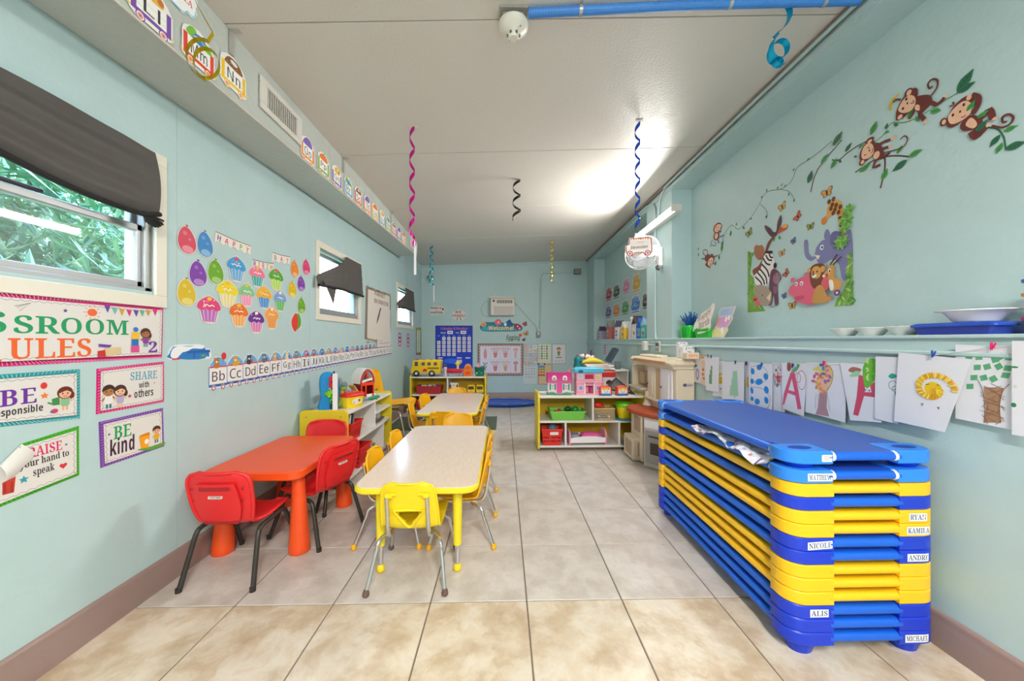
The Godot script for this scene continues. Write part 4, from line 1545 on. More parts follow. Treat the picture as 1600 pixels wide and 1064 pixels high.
func lumps(m: M, seed_: int, n: int, sx: float, sz: float, y: float, r: float, cols: Array) -> void:
	var g := RandomNumberGenerator.new()
	g.seed = seed_
	for i in n:
		m.c(cols[i % cols.size()])
		var q := Vector3(g.randf_range(-sx, sx), y + g.randf() * r * 0.7, g.randf_range(-sz, sz))
		m.xf = Transform3D(Basis.from_euler(Vector3(g.randf() * 3, g.randf() * 3, g.randf() * 3)), q)
		if i % 3 == 0: m.box(Vector3.ZERO, Vector3(r * 1.6, r, r * 1.2), r * 0.2)
		else: m.ball(Vector3.ZERO, Vector3(r, r * 0.8, r * 0.9), 10, 6)
	m.xf = Transform3D()

func shelves() -> void:
	white_ = mat("ece8e4", 0.38)
	yside = mat("e8cf2a", 0.42)
	middle_shelf()
	long_shelf()
	far_shelf()
	# rug under the far table, blue tray against the back wall
	var r := M.new()
	r.box(Vector3.ZERO, Vector3(1.4, 0.008, 0.76), 0.003)
	var rm := mat("6d7a66", 0.95, 0.0, "rug")
	rm.albedo_texture = noise(0.03, 61, 512, FastNoiseLite.TYPE_SIMPLEX, 3, [[0.0, 0.42, 0.5, 0.58, 0.75, 1.0], ["3c4a40", "5c6b58", "8d9680", "4a5a4c", "a9ac98", "56644e"]], 0.0, 20.0)
	rm.albedo_color = Color("d8dccc")
	rm.uv1_triplanar = true
	rm.uv1_scale = Vector3(1.6, 1.6, 3.2)
	var rug := solo("rug", "grey green mottled rug under the farther maple table", "rug", r, rm, Vector3(-0.795, 0.004, -4.79))
	var e := thing("floor_tray", "long oval blue floor mat with raised rim lying by the back wall", "mat", Vector3(0.02, 0, -6.18))
	var m := M.new()
	m.lathe([[0.0, 0.0], [0.86, 0.0], [0.94, 0.012], [0.97, 0.03], [0.95, 0.05], [0.9, 0.052], [0.84, 0.034], [0.0, 0.03]], Vector3.ZERO, 48, 0.62, 0.34)
	part(e, "body", m, mat("0d4fb8", 0.35))
	for i in 10:
		var a := TAU * (i + 0.5) / 10
		var k := M.new()
		k.xf = Transform3D(Basis(Vector3.UP, atan2(-cos(a) * 0.34, -sin(a) * 0.62)), Vector3(cos(a) * 0.926 * 0.62, 0.0535, sin(a) * 0.926 * 0.34))
		k.box(Vector3.ZERO, Vector3(0.11, 0.004, 0.018), 0.001)
		part(e, "rim_dash", k, mat("b8c4d2", 0.5))

func middle_shelf() -> void:
	var cx := 0.895
	var fz := -3.74
	shelf_unit("white shelf with yellow sides carrying the two toy houses", Vector3(cx, 0, fz), 0, 1.1, 0.565, 0.37, [[-0.528, 0.528, 0.295]],
		[[0.015, 0.306, 0.534], [-0.265, 0.056, 0.284], [0.285, 0.056, 0.284]])
	var top := 0.557
	# pink cottage
	var o := thing("toy_house", "toy cottage with magenta roof, teal shutters and pink door", "toy house", Vector3(0.58, top, -3.69), -3)
	var m := M.new()
	m.box(Vector3(0, 0.072, 0), Vector3(0.235, 0.12, 0.13), 0.004)
	part(o, "wall", m, mat("efe2e4", 0.4))
	m = M.new()
	m.box(Vector3(0, 0.007, 0), Vector3(0.25, 0.014, 0.15), 0.003)
	for s in [-1, 1]: m.ball(Vector3(s * 0.078, 0.016, 0.066), Vector3(0.045, 0.014, 0.012), 12, 6)
	part(o, "lawn_base", m, mat("4f9a6c", 0.5))
	m = M.new()
	m.xf = Transform3D(Basis(Vector3(0, 0, 1), Vector3.UP, Vector3(-1, 0, 0)), Vector3.ZERO)
	m.ext(PackedVector2Array([Vector2(-0.085, 0.125), Vector2(0.085, 0.125), Vector2(0.075, 0.165), Vector2(0.045, 0.228), Vector2(-0.045, 0.228), Vector2(-0.075, 0.165)]), -0.128, 0.128, 0.004)
	var rf := part(o, "roof", m, mat("b80f72", 0.4))
	for s in [-1, 1]:
		m = M.new()
		m.xf.origin = Vector3(s * 0.055, 0.172, 0.048)
		m.ext(PackedVector2Array([Vector2(-0.024, -0.022), Vector2(0.024, -0.022), Vector2(0.024, 0.012), Vector2(0.012, 0.028), Vector2(-0.012, 0.028), Vector2(-0.024, 0.012)]), 0.0, 0.03, 0.003)
		var dm := part(rf, "dormer", m, mat("f4dfe8", 0.4))
		m = M.new()
		m.box(Vector3(s * 0.055, 0.17, 0.0785), Vector3(0.02, 0.024, 0.003), 0.001)
		part(rf, "dormer_window", m, mat("9a9468", 0.3))
		m = M.new()
		m.box(Vector3(s * 0.07, 0.082, 0.066), Vector3(0.034, 0.058, 0.004), 0.001)
		var wn := part(o, "window", m, mat("f7f3ee", 0.4))
		m = M.new()
		for q in 4: m.box(Vector3(s * 0.07 - 0.007 + 0.014 * (q % 2), 0.07 + 0.024 * (q / 2), 0.0685), Vector3(0.009, 0.016, 0.002), 0.0)
		part(wn, "pane", m, mat("b98a86", 0.3)).set_meta("kind", "stuff")
		for q in [-1, 1]:
			m = M.new()
			m.box(Vector3(s * 0.07 + q * 0.026, 0.082, 0.067), Vector3(0.014, 0.062, 0.005), 0.001)
			part(o, "shutter", m, mat("0f8a92", 0.4))
	m = M.new()
	m.box(Vector3(0, 0.07, 0.067), Vector3(0.058, 0.1, 0.006), 0.002)
	part(o, "door", m, mat("ef4fa0", 0.4))
	m = M.new()
	m.box(Vector3(0.105, 0.215, -0.01), Vector3(0.03, 0.06, 0.035), 0.003)
	part(o, "chimney", m, mat("e0607e", 0.5))
	# pink dollhouse with blue roof
	o = thing("dollhouse", "pale pink two floor dollhouse with light blue roof", "toy house", Vector3(0.89, top, -3.7))
	var pk := mat("f3a9c2", 0.4)
	m = M.new()
	m.box(Vector3(-0.09, 0.115, 0), Vector3(0.09, 0.23, 0.13), 0.004)
	m.box(Vector3(0.09, 0.115, 0), Vector3(0.09, 0.23, 0.13), 0.004)
	m.box(Vector3(0, 0.16, -0.01), Vector3(0.1, 0.14, 0.11), 0.003)
	m.box(Vector3(0, 0.05, -0.045), Vector3(0.1, 0.1, 0.04), 0.0)
	m.box(Vector3(0, 0.006, 0.005), Vector3(0.28, 0.012, 0.15), 0.003)
	m.box(Vector3(0, 0.128, 0.006), Vector3(0.28, 0.012, 0.135), 0.003)
	part(o, "body", m, pk)
	m = M.new()
	m.ext(PackedVector2Array([Vector2(-0.15, 0.225), Vector2(0.15, 0.225), Vector2(0.148, 0.262), Vector2(0.125, 0.28), Vector2(-0.115, 0.28), Vector2(-0.145, 0.262)]), -0.075, 0.078, 0.008)
	var rb := part(o, "roof", m, mat("56bfe2", 0.4))
	m = M.new()
	m.xf.origin = Vector3(-0.092, 0.243, 0.0785)
	m.ext(M.oval(0, 0, 0.026, 0.017), 0.0, 0.003)
	part(rb, "skylight", m, mat("1c6c94", 0.3))
	m = M.new()
	m.box(Vector3(0.0, 0.185, 0.046), Vector3(0.098, 0.046, 0.004), 0.0)
	part(o, "balcony_room", m, mat("c8143c", 0.5))
	m = M.new()
	m.box(Vector3(0, 0.152, 0.066), Vector3(0.1, 0.006, 0.006), 0.001)
	for i in 7: m.box(Vector3(-0.042 + 0.014 * i, 0.143, 0.066), Vector3(0.004, 0.018, 0.004), 0.0)
	part(o, "railing", m, mat("f7d4de", 0.4)).set_meta("kind", "stuff")
	for e in [[-0.09, 0.185, "9ccbe8", "upper window"], [0.09, 0.18, "cfcf52", "upper window"], [-0.09, 0.07, "7fa0e0", "lower window"], [0.09, 0.07, "8f9ee2", "lower window"]]:
		m = M.new()
		m.box(Vector3(e[0], e[1], 0.066), Vector3(0.044, 0.05, 0.004), 0.001)
		var wn := part(o, "window", m, mat("f8dbe6", 0.4))
		m = M.new()
		m.box(Vector3(e[0], e[1], 0.0685), Vector3(0.034, 0.038, 0.002), 0.001)
		part(wn, "pane", m, mat(e[2], 0.3))
	for s in [-1, 1]:
		m = M.new()
		m.box(Vector3(s * 0.048, 0.06, 0.07), Vector3(0.014, 0.115, 0.014), 0.003)
		part(o, "porch_post", m, mat("f6eef2", 0.4))
	m = M.new()
	m.box(Vector3(0.024, 0.05, -0.02), Vector3(0.03, 0.085, 0.004), 0.001)
	part(o, "door", m, mat("c0186a", 0.4))
	m = M.new()
	m.lathe([[0.046, 0.0], [0.05, 0.003], [0.046, 0.008], [0.04, 0.006]], Vector3(0, 0.12, 0.066), 16, 1.0, 0.25)
	part(o, "porch_arch", m, mat("f08aac", 0.4))
	# red and white garage toy behind the dollhouse
	o = thing("toy_garage", "small white toy building with red awning behind the dollhouse", "toy house", Vector3(1.135, top, -3.835))
	m = M.new()
	m.box(Vector3(0, 0.085, 0), Vector3(0.12, 0.17, 0.11), 0.004)
	part(o, "wall", m, mat("f0e6e8", 0.4))
	m = M.new()
	m.box(Vector3(0, 0.2, 0.01), Vector3(0.14, 0.06, 0.13), 0.006)
	part(o, "awning", m, mat("d01c24", 0.4))
	m = M.new()
	m.box(Vector3(0, 0.236, -0.01), Vector3(0.15, 0.012, 0.12), 0.003)
	part(o, "roof", m, mat("5a5a3a", 0.5))
	for y in [0.05, 0.115]:
		m = M.new()
		m.xf.origin = Vector3(0.005, y, 0.0555)
		m.ext(PackedVector2Array([Vector2(-0.035, -0.022), Vector2(0.035, -0.022), Vector2(0.03, 0.008), Vector2(0, 0.024), Vector2(-0.03, 0.008)]), 0, 0.003)
		part(o, "arch_opening", m, mat("4a2420", 0.6))
	for e in [[1.045, "smiling toy box, orange with white screen, left one by the dollhouse", -2.0], [1.215, "smiling toy box, orange with white screen, right one by the mesh cover", 4.0]]:
		o = thing("toy_box", e[1], "toy", Vector3(e[0], top, -3.6), e[2], "smiling orange toy boxes")
		m = M.new()
		m.xf.origin.z = -0.03
		m.ext(M.pv([-0.058, 0.0, 0.058, 0.0, 0.062, 0.05, 0.056, 0.085, 0.03, 0.097, -0.03, 0.097, -0.056, 0.085, -0.062, 0.05]), 0.0, 0.06, 0.006)
		part(o, "body", m, mat("ea4a1e", 0.4))
		m = M.new()
		m.box(Vector3(0, 0.009, 0.001), Vector3(0.118, 0.018, 0.066), 0.004)
		part(o, "base", m, mat("1f68b4", 0.4))
		m = M.new()
		m.xf.origin.z = 0.0301
		m.c("f4f0f2").card(rounded(0.092, 0.064, 0.012, 4, 0.0, 0.05), 0.001, true)
		m.c("f7a824").poly([-0.04, 0.06, 0.04, 0.06, 0.034, 0.08, -0.034, 0.08])
		m.c("fbe06a").dot(0.0, 0.066, 0.02, 0.01)
		m.c("4a3a44").dot(-0.016, 0.046, 0.004).dot(0.016, 0.046, 0.004).line([-0.012, 0.036, 0, 0.031, 0.012, 0.036], 0.003, 3)
		m.c("9cc0ee").rect(-0.042, 0.02, 0.042, 0.028)
		part(o, "screen", m, vmat(0.35))
	# folded mesh cover
	o = thing("mesh_cover", "black rimmed folding mesh food cover leaning on the shelf end", "cover", Vector3(1.2, top, -3.7))
	m = M.new()
	var cor := [Vector3(-0.13, 0.05, 0.045), Vector3(0.17, 0.004, 0.05), Vector3(0.17, 0.004, -0.045), Vector3(-0.12, 0.05, -0.05)]
	var ap := Vector3(-0.01, 0.168, 0.0)
	var net := M.new()
	for i in 4:
		m.tube([cor[i], ap], 0.004, 6)
		m.tube([cor[i], cor[(i + 1) % 4]], 0.004, 6)
		var a: Vector3 = cor[i]
		var b: Vector3 = cor[(i + 1) % 4]
		var gr := 16
		for q in gr:
			var t := (q + 0.5) / gr
			net.tube([a.lerp(ap, t), b.lerp(ap, t)], 0.0012, 3)
			net.tube([a.lerp(b, t), a.lerp(b, t).lerp(ap, 0.97)], 0.0012, 3)
	part(o, "rim", m, mat("17181a", 0.4))
	part(o, "netting", net, mat("5c6464", 0.7)).set_meta("kind", "stuff")
	# upper left bay
	var bd := 0.3068
	o = thing("tub", "light green plastic tub of play food in the white shelf", "tub", Vector3(0.655, bd, -3.66))
	m = M.new()
	tub(m, 0.385, 0.23, 0.095, 0.84)
	part(o, "body", m, mat("78c84e", 0.4))
	var it := [["toy_pepper", "dark green round toy pepper in the green tub", "0f5a2c", Vector3(0.015, 0.1, 0), 0.034], ["toy_lettuce", "bright green toy lettuce in the green tub", "1f8a3c", Vector3(0.09, 0.092, 0.01), 0.042], ["toy_tomato", "red toy tomato in the green tub", "c42a1a", Vector3(-0.08, 0.085, 0.03), 0.026], ["toy_apple", "small red toy apple at the green tub's left end", "b83018", Vector3(-0.125, 0.08, 0.035), 0.018]]
	for e in it:
		m = M.new()
		m.ball(Vector3.ZERO, Vector3(e[4], e[4] * 0.85, e[4]), 14, 9)
		m.lathe([[0, 0], [e[4] * 0.2, 0], [e[4] * 0.12, e[4] * 0.4], [0, e[4] * 0.4]], Vector3(0, e[4] * 0.75, 0), 6)
		solo(e[0], e[1], "toy food", m, mat(e[2], 0.35), Vector3(0.655, bd, -3.66) + e[3])
	# upper right bay
	o = thing("wire_basket", "cream wire grid basket beside the green shelf divider", "basket", Vector3(1.03, bd, -3.63))
	m = M.new()
	for i in 13:
		var x := -0.1 + 0.2 * i / 12.0
		for z in [-0.08, 0.08]: m.tube([Vector3(x, 0.0, z), Vector3(x, 0.12, z)], 0.0018, 4)
	for i in 10:
		var z := -0.08 + 0.16 * i / 9.0
		for x in [-0.1, 0.1]: m.tube([Vector3(x, 0.0, z), Vector3(x, 0.12, z)], 0.0018, 4)
		m.tube([Vector3(-0.1, 0.0, z), Vector3(0.1, 0.0, z)], 0.0018, 4)
	for y in [0.0, 0.02, 0.04, 0.06, 0.08, 0.1]:
		for z in [-0.08, 0.08]: m.tube([Vector3(-0.1, y, z), Vector3(0.1, y, z)], 0.0018, 4)
		for x in [-0.1, 0.1]: m.tube([Vector3(x, y, -0.08), Vector3(x, y, 0.08)], 0.0018, 4)
	part(o, "wire_grid", m, mat("e6d2a2", 0.4)).set_meta("kind", "stuff")
	m = M.new()
	for z in [-0.08, 0.08]: m.tube([Vector3(-0.1, 0.12, z), Vector3(0.1, 0.12, z)], 0.004, 6)
	for x in [-0.1, 0.1]: m.tube([Vector3(x, 0.12, -0.08), Vector3(x, 0.12, 0.08)], 0.004, 6)
	part(o, "rim", m, mat("e6d2a2", 0.4))
	m = M.new()
	lumps(m, 3, 10, 0.07, 0.05, 0.02, 0.022, ["7b84c8", "d06a8a", "f0efe8", "8a6cc0"])
	var tg := solo("toy_pieces", "small blue and pink toy pieces in the wire basket", "toys", m, vmat(0.4), Vector3(1.03, bd, -3.63))
	tg.set_meta("kind", "stuff")
	m = M.new()
	m.ball(Vector3.ZERO, Vector3(0.05, 0.03, 0.04), 14, 8)
	m.ball(Vector3(0.03, -0.012, 0.01), Vector3(0.034, 0.016, 0.036), 12, 6)
	solo("toy_burger", "red rounded toy lying on the wire basket's corner", "toy", m, mat("cc2416", 0.35), Vector3(0.972, bd + 0.15, -3.6))
	o = thing("bucket", "yellow bucket with green rim in the white shelf", "bucket", Vector3(1.262, bd + 0.0125, -3.64))
	m = M.new()
	m.lathe([[0, 0.0], [0.07, 0.0], [0.09, 0.125], [0.086, 0.125], [0.066, 0.018], [0, 0.018]], Vector3.ZERO, 24)
	part(o, "body", m, mat("f5d80c", 0.4))
	m = M.new()
	m.lathe([[0.088, 0.118], [0.1, 0.12], [0.103, 0.14], [0.096, 0.15], [0.088, 0.14]], Vector3.ZERO, 24)
	part(o, "rim", m, mat("5cc41e", 0.4))
	m = M.new()
	m.lathe([[0, 0], [0.125, 0.0], [0.13, 0.008], [0, 0.012]], Vector3.ZERO, 24)
	solo("lid", "flat blue green lid under the yellow bucket", "lid", m, mat("0d7c9c", 0.4), Vector3(1.262, bd, -3.64))
	# lower bays
	o = thing("basket", "red pierced basket with a white tag, bottom of the white shelf", "basket", Vector3(0.49, 0.0568, -3.64))
	part(o, "body", basket(0.215, 0.2, 0.16), mat("e02a20", 0.4))
	m = M.new()
	m.box(Vector3(0.02, 0.125, 0.1), Vector3(0.085, 0.03, 0.004), 0.001)
	part(o, "tag", m, mat("ece6ea", 0.5))
	m = M.new()
	m.ball(Vector3(0, 0, 0), Vector3(0.045, 0.04, 0.045), 14, 8)
	solo("toy_ball", "grey blue ball in the red pierced basket", "ball", m, mat("4f8094", 0.4), Vector3(0.505, 0.0568 + 0.155, -3.64))
	m = M.new()
	lumps(m, 8, 12, 0.06, 0.06, 0.04, 0.03, ["e6d6b6", "b23a2a", "d8c9a0", "8a2018"])
	solo("toy_blocks", "cream and red toy pieces inside the red pierced basket", "toys", m, vmat(0.5), Vector3(0.49, 0.0568, -3.64)).set_meta("kind", "stuff")
	o = thing("doll_bed", "white doll bed with pink rounded ends, bottom of the white shelf", "doll bed", Vector3(0.855, 0.0568, -3.64), 2)
	for s in [-1, 1]:
		m = M.new()
		m.xf = Transform3D(Basis(Vector3(0, 0, 1), Vector3.UP, Vector3(-1, 0, 0)), Vector3(s * 0.185, 0, 0))
		var hh := 0.16 if s > 0 else 0.145
		m.ext(M.pv([-0.085, 0.0, 0.085, 0.0, 0.088, hh - 0.045, 0.06, hh - 0.012, 0.0, hh, -0.06, hh - 0.012, -0.088, hh - 0.045]), -0.007, 0.007, 0.002)
		part(o, "end_board", m, mat("f3a4c0", 0.45))
	for z in [-0.078, 0.078]:
		m = M.new()
		m.xf.origin.z = z
		m.ext(M.pv([-0.178, 0.022, 0.178, 0.022, 0.178, 0.072, 0.09, 0.086, 0.0, 0.09, -0.09, 0.084, -0.178, 0.07]), -0.005, 0.005, 0.001)
		part(o, "side_board", m, mat("f4f1f4", 0.45))
	m = M.new()
	m.box(Vector3(0, 0.05, 0), Vector3(0.355, 0.03, 0.144), 0.008)
	part(o, "mattress", m, mat("f0c4d8", 0.7))
	m = M.new()
	m.loft([box_ring(0.2, 0.13, 0.0, 0.04), box_ring(0.21, 0.14, 0.012, 0.04), box_ring(0.19, 0.12, 0.034, 0.04), box_ring(0.12, 0.07, 0.05, 0.03)])
	solo("doll_blanket", "folded pink blanket on the doll bed", "blanket", m, mat("ee62a6", 0.8), Vector3(0.9, 0.121, -3.64))
	m = M.new()
	m.loft([box_ring(0.09, 0.11, 0.0, 0.03), box_ring(0.1, 0.12, 0.02, 0.03), box_ring(0.08, 0.1, 0.034, 0.03)])
	solo("doll_pillow", "grey doll pillow at the doll bed's left end", "pillow", m, mat("9a9db4", 0.8), Vector3(0.735, 0.121, -3.64))
	# bookcase further back with books and cloth on top
	o = thing("bookcase", "low white bookcase behind the white shelf, mostly hidden", "bookcase", Vector3(1.24, 0, -4.55))
	m = M.new()
	m.box(Vector3(0, 0.365, -0.14), Vector3(0.66, 0.73, 0.02), 0.002)
	m.box(Vector3(-0.325, 0.365, 0), Vector3(0.02, 0.73, 0.3), 0.002)
	m.box(Vector3(0.325, 0.365, 0), Vector3(0.02, 0.73, 0.3), 0.002)
	part(o, "frame", m, white_)
	for y in [0.03, 0.38, 0.74]:
		m = M.new()
		m.box(Vector3(0, y, 0.0), Vector3(0.68, 0.02, 0.31), 0.002)
		part(o, "board", m, white_)
	var bt := 0.7505
	var bk := [["e9dfe8", "white book lowest in the pile on the bookcase", 0.36, 0.02, 0.02], ["c83a5a", "red striped book in the bookcase's pile", 0.33, 0.014, -0.01], ["f1e9f0", "white book near the top of the bookcase's pile", 0.35, 0.022, 0.015], ["d9c8d8", "pale lilac book topmost in the bookcase's pile", 0.3, 0.016, -0.02]]
	var y := bt
	for e in bk:
		o = thing("book", e[1], "book", Vector3(1.2 + e[4], y, -4.52), e[4] * 200, "books on the bookcase")
		m = M.new()
		m.box(Vector3(0, e[3] / 2, 0), Vector3(e[2], e[3], 0.2), 0.002)
		part(o, "cover", m, mat(e[0], 0.5))
		m = M.new()
		m.box(Vector3(0.003, e[3] / 2, 0.002), Vector3(e[2] - 0.004, e[3] * 0.6, 0.2), 0.0)
		part(o, "pages", m, mat("f5f0e6", 0.8))
		y += e[3] + 0.0004
	m = M.new()
	var rg := []
	for i in 9:
		var a := -1.0 + i / 4.0
		rg.append([])
		for q in 10:
			var w := TAU * q / 10
			rg[i].append(Vector3(a * 0.16, 0.0 + (0.036 + sin(w) * 0.034) * (1.12 - a * a) , cos(w) * 0.075 * (1.1 - a * a * 0.6)))
	m.loft(rg)
	solo("folded_cloth", "yellow folded cloth on the bookcase's book pile", "cloth", m, mat("ecd84a", 0.9), Vector3(1.14, y, -4.5))
	m = M.new()
	lumps(m, 21, 14, 0.11, 0.06, 0.02, 0.03, ["a84a58", "e8dfe0", "3a2a2e", "d8b0a8", "8a4a6a", "f2eef0"])
	solo("soft_toys", "dark red and white patterned fabric heap on the bookcase", "fabric", m, vmat(0.9), Vector3(1.06, y + 0.056, -4.56)).set_meta("kind", "stuff")
	m = M.new()
	m.lathe([[0, 0], [0.055, 0.0], [0.06, 0.05], [0.05, 0.1], [0.056, 0.12], [0.04, 0.16], [0, 0.175]], Vector3.ZERO, 16)
	m.ball(Vector3(0.03, 0.11, 0.045), Vector3(0.02, 0.02, 0.02), 10, 6)
	solo("teal_toy", "rounded teal toy at the bookcase's left end", "toy", m, mat("0a7a84", 0.4), Vector3(0.955, bt, -4.5))
	m = M.new()
	m.xf.basis = Basis(Vector3.BACK, -0.55)
	m.box(Vector3(0, 0.1, 0), Vector3(0.05, 0.2, 0.16), 0.004)
	solo("box_file", "dark grey box file leaning on the bookcase's right end", "file", m, mat("3a4650", 0.5), Vector3(1.37, y + 0.02, -4.6))
	m = M.new()
	m.lathe([[0, 0], [0.035, 0.0], [0.04, 0.1], [0.036, 0.1], [0.03, 0.01], [0, 0.01]], Vector3.ZERO, 14)
	solo("pencil_cup", "grey cup at the bookcase's right edge", "cup", m, mat("6e7276", 0.5), Vector3(1.47, bt, -4.5))

func long_shelf() -> void:
	# along the left wall, front to +x: local x runs away from the camera
	shelf_unit("long white shelf with yellow ends along the left wall", Vector3(-1.363, 0, -3.225), 90, 1.06, 0.578, 0.34, [[-0.508, 0.508, 0.305], [0.1, 0.508, 0.44]],
		[[0.1, 0.316, 0.547], [0.1 + 0.24, 0.056, 0.294], [-0.38, 0.056, 0.294]])
	var top := 0.57
	# blue gear toy standing upright, front to the camera
	var o := thing("gear_toy", "tall blue activity toy with green gears and red panel", "toy", Vector3(-1.40, top, -2.86), 38)
	var m := M.new()
	m.xf.origin.z = -0.03
	m.ext(M.round_poly(M.pv([-0.075, 0.0, 0.06, 0.0, 0.07, 0.1, 0.065, 0.2, 0.05, 0.27, 0.0, 0.298, -0.055, 0.28, -0.07, 0.2, -0.06, 0.1]), 4), 0.0, 0.05, 0.006)
	part(o, "frame", m, mat("158fd4", 0.38))
	m = M.new()
	m.box(Vector3(0.02, 0.215, 0.024), Vector3(0.055, 0.095, 0.02), 0.006)
	part(o, "red_panel", m, mat("d8222c", 0.4))
	for e in [[0.0, 0.125, 0.032, "86d818"], [0.014, 0.07, 0.024, "4caa2c"], [-0.03, 0.13, 0.016, "6ac81c"]]:
		m = M.new()
		m.xf.origin.z = 0.02
		var g := PackedVector2Array()
		for i in 24: g.append(Vector2(e[0], e[1]) + Vector2.RIGHT.rotated(TAU * i / 24) * e[2] * (1.0 if i % 4 < 2 else 0.84))
		m.ext(g, 0.0, 0.022, 0.003)
		part(o, "gear", m, mat(e[3], 0.4))
	m = M.new()
	m.box(Vector3(0.012, 0.165, 0.024), Vector3(0.044, 0.022, 0.018), 0.004)
	part(o, "grey_block", m, mat("a9b4bc", 0.4))
	m = M.new()
	m.box(Vector3(0.025, 0.022, 0.022), Vector3(0.05, 0.04, 0.03), 0.006)
	part(o, "foot", m, mat("3a2c2e", 0.5))
	# white strip with black knobs
	o = thing("toy_keyboard", "white upright toy strip with black knobs beside the blue gear toy", "toy", Vector3(-1.33, top, -2.81), 20)
	m = M.new()
	m.box(Vector3(0, 0.145, 0), Vector3(0.034, 0.29, 0.05), 0.004)
	part(o, "body", m, mat("f2eef2", 0.35))
	for i in 5:
		m = M.new()
		m.ball(Vector3(-0.02, 0.07 + i * 0.052, 0.012), Vector3(0.009, 0.008, 0.01), 10, 6)
		part(o, "knob", m, mat("241c20", 0.4))
	m = M.new()
	m.ball(Vector3(-0.008, 0.297, 0.0), Vector3(0.007, 0.014, 0.007), 10, 6)
	part(o, "top_knob", m, mat("2a2226", 0.4))
	# yellow sorter box with red lid
	o = thing("sorter_box", "yellow box with red lid and an animal print, on the long shelf", "toy box", Vector3(-1.268, top, -2.96), 62)
	m = M.new()
	m.loft([box_ring(0.15, 0.12, 0, 0.03), box_ring(0.172, 0.14, 0.095, 0.03)])
	part(o, "body", m, mat("f3d01a", 0.4))
	m = M.new()
	m.loft([box_ring(0.182, 0.148, 0.09, 0.03), box_ring(0.186, 0.152, 0.104, 0.03), box_ring(0.17, 0.136, 0.118, 0.03), box_ring(0.12, 0.09, 0.124, 0.03)])
	part(o, "lid", m, mat("dd2418", 0.38))
	m = M.new()
	m.xf = Transform3D(Basis(Vector3.RIGHT, 0.1), Vector3(0, 0.05, 0.0675))
	m.c("f4e2a0").card(M.oval(0, 0, 0.05, 0.028), 0.001, true)
	m.c("e9e4ea").dot(-0.012, 0.002, 0.026, 0.015).c("8a6a5a").dot(0.022, 0.006, 0.012).c("d49aa0").dot(-0.026, -0.008, 0.008)
	part(o, "print", m, vmat(0.4))
	# animals
	o = thing("toy_dinosaur", "small green toy dinosaur between white strip and yellow box", "toy animal", Vector3(-1.325, top, -2.905), 30)
	m = M.new()
	m.loft(tube_rings([Vector3(-0.02, 0.02, 0), Vector3(0, 0.05, 0), Vector3(0.005, 0.1, 0), Vector3(0.005, 0.145, 0)], [0.022, 0.03, 0.02, 0.014]))
	m.ball(Vector3(0.014, 0.158, 0), Vector3(0.026, 0.018, 0.018), 12, 8)
	m.tube([Vector3(-0.02, 0.03, 0), Vector3(-0.05, 0.014, 0), Vector3(-0.07, 0.01, 0.01)], 0.009, 8)
	for s in [-1, 1]: m.tube([Vector3(0.005, 0.03, s * 0.014), Vector3(0.02, 0.0, s * 0.02)], 0.011, 8)
	for s in [-1, 1]: m.tube([Vector3(0.01, 0.1, s * 0.012), Vector3(0.03, 0.085, s * 0.018)], 0.006, 6)
	part(o, "body", m, mat("8f9a3a", 0.5))
	m = M.new()
	m.ball(Vector3(0.016, 0.172, 0), Vector3(0.02, 0.01, 0.015), 10, 6)
	part(o, "crest", m, mat("3f8a2a", 0.5))
	o = thing("toy_elephant", "grey toy elephant behind the yellow box", "toy animal", Vector3(-1.385, top, -3.09), 50)
	m = M.new()
	m.ball(Vector3(0, 0.09, 0), Vector3(0.055, 0.045, 0.038), 14, 9)
	m.ball(Vector3(-0.03, 0.15, 0.0), Vector3(0.034, 0.045, 0.034), 12, 8)
	m.tube([Vector3(-0.05, 0.15, 0), Vector3(-0.075, 0.12, 0), Vector3(-0.078, 0.07, 0)], 0.012, 8, 3)
	for x in [-0.03, 0.032]:
		for z in [-0.02, 0.02]: m.tube([Vector3(x, 0.07, z), Vector3(x, 0.0, z)], 0.014, 8)
	part(o, "body", m, mat("8e9294", 0.5))
	for s in [-1, 1]:
		m = M.new()
		m.ball(Vector3(-0.012, 0.165, s * 0.036), Vector3(0.026, 0.034, 0.006), 12, 8)
		part(o, "ear", m, mat("7b8084", 0.5))
	o = thing("toy_shark", "grey toy animal lying along the long shelf behind the yellow box", "toy animal", Vector3(-1.3, top, -3.11), 35)
	m = M.new()
	m.loft(tube_rings([Vector3(-0.12, 0.05, 0), Vector3(-0.07, 0.045, 0), Vector3(0, 0.04, 0), Vector3(0.07, 0.035, 0), Vector3(0.11, 0.03, 0)], [0.01, 0.024, 0.036, 0.026, 0.008]))
	m.flat(Vector3(0, 0.07, 0.003), Vector3(0.03, 0.07, 0.003), Vector3(0.02, 0.1, 0), Vector3.BACK)
	m.flat(Vector3(0, 0.07, -0.003), Vector3(0.03, 0.07, -0.003), Vector3(0.02, 0.1, 0), Vector3.FORWARD)
	part(o, "body", m, mat("8b98a2", 0.4))
	o = thing("toy_stand", "small toy stand with flat blue top behind the green dinosaur", "toy", Vector3(-1.375, top, -2.985))
	m = M.new()
	m.lathe([[0, 0.155], [0.05, 0.155], [0.052, 0.165], [0.03, 0.172], [0, 0.172]], Vector3.ZERO, 20)
	part(o, "disc", m, mat("0f7aa8", 0.4))
	m = M.new()
	m.lathe([[0, 0], [0.03, 0], [0.012, 0.03], [0.01, 0.155], [0, 0.155]], Vector3.ZERO, 12)
	part(o, "stem", m, mat("d08a3a", 0.5))
	# red and white arched toy barn
	o = thing("toy_barn", "red toy stable with white arched roof on the long shelf", "toy house", Vector3(-1.32, top, -3.35), 55)
	var red := mat("d21e1e", 0.4)
	m = M.new()
	m.box(Vector3(0, 0.1, -0.06), Vector3(0.13, 0.14, 0.006), 0.001)
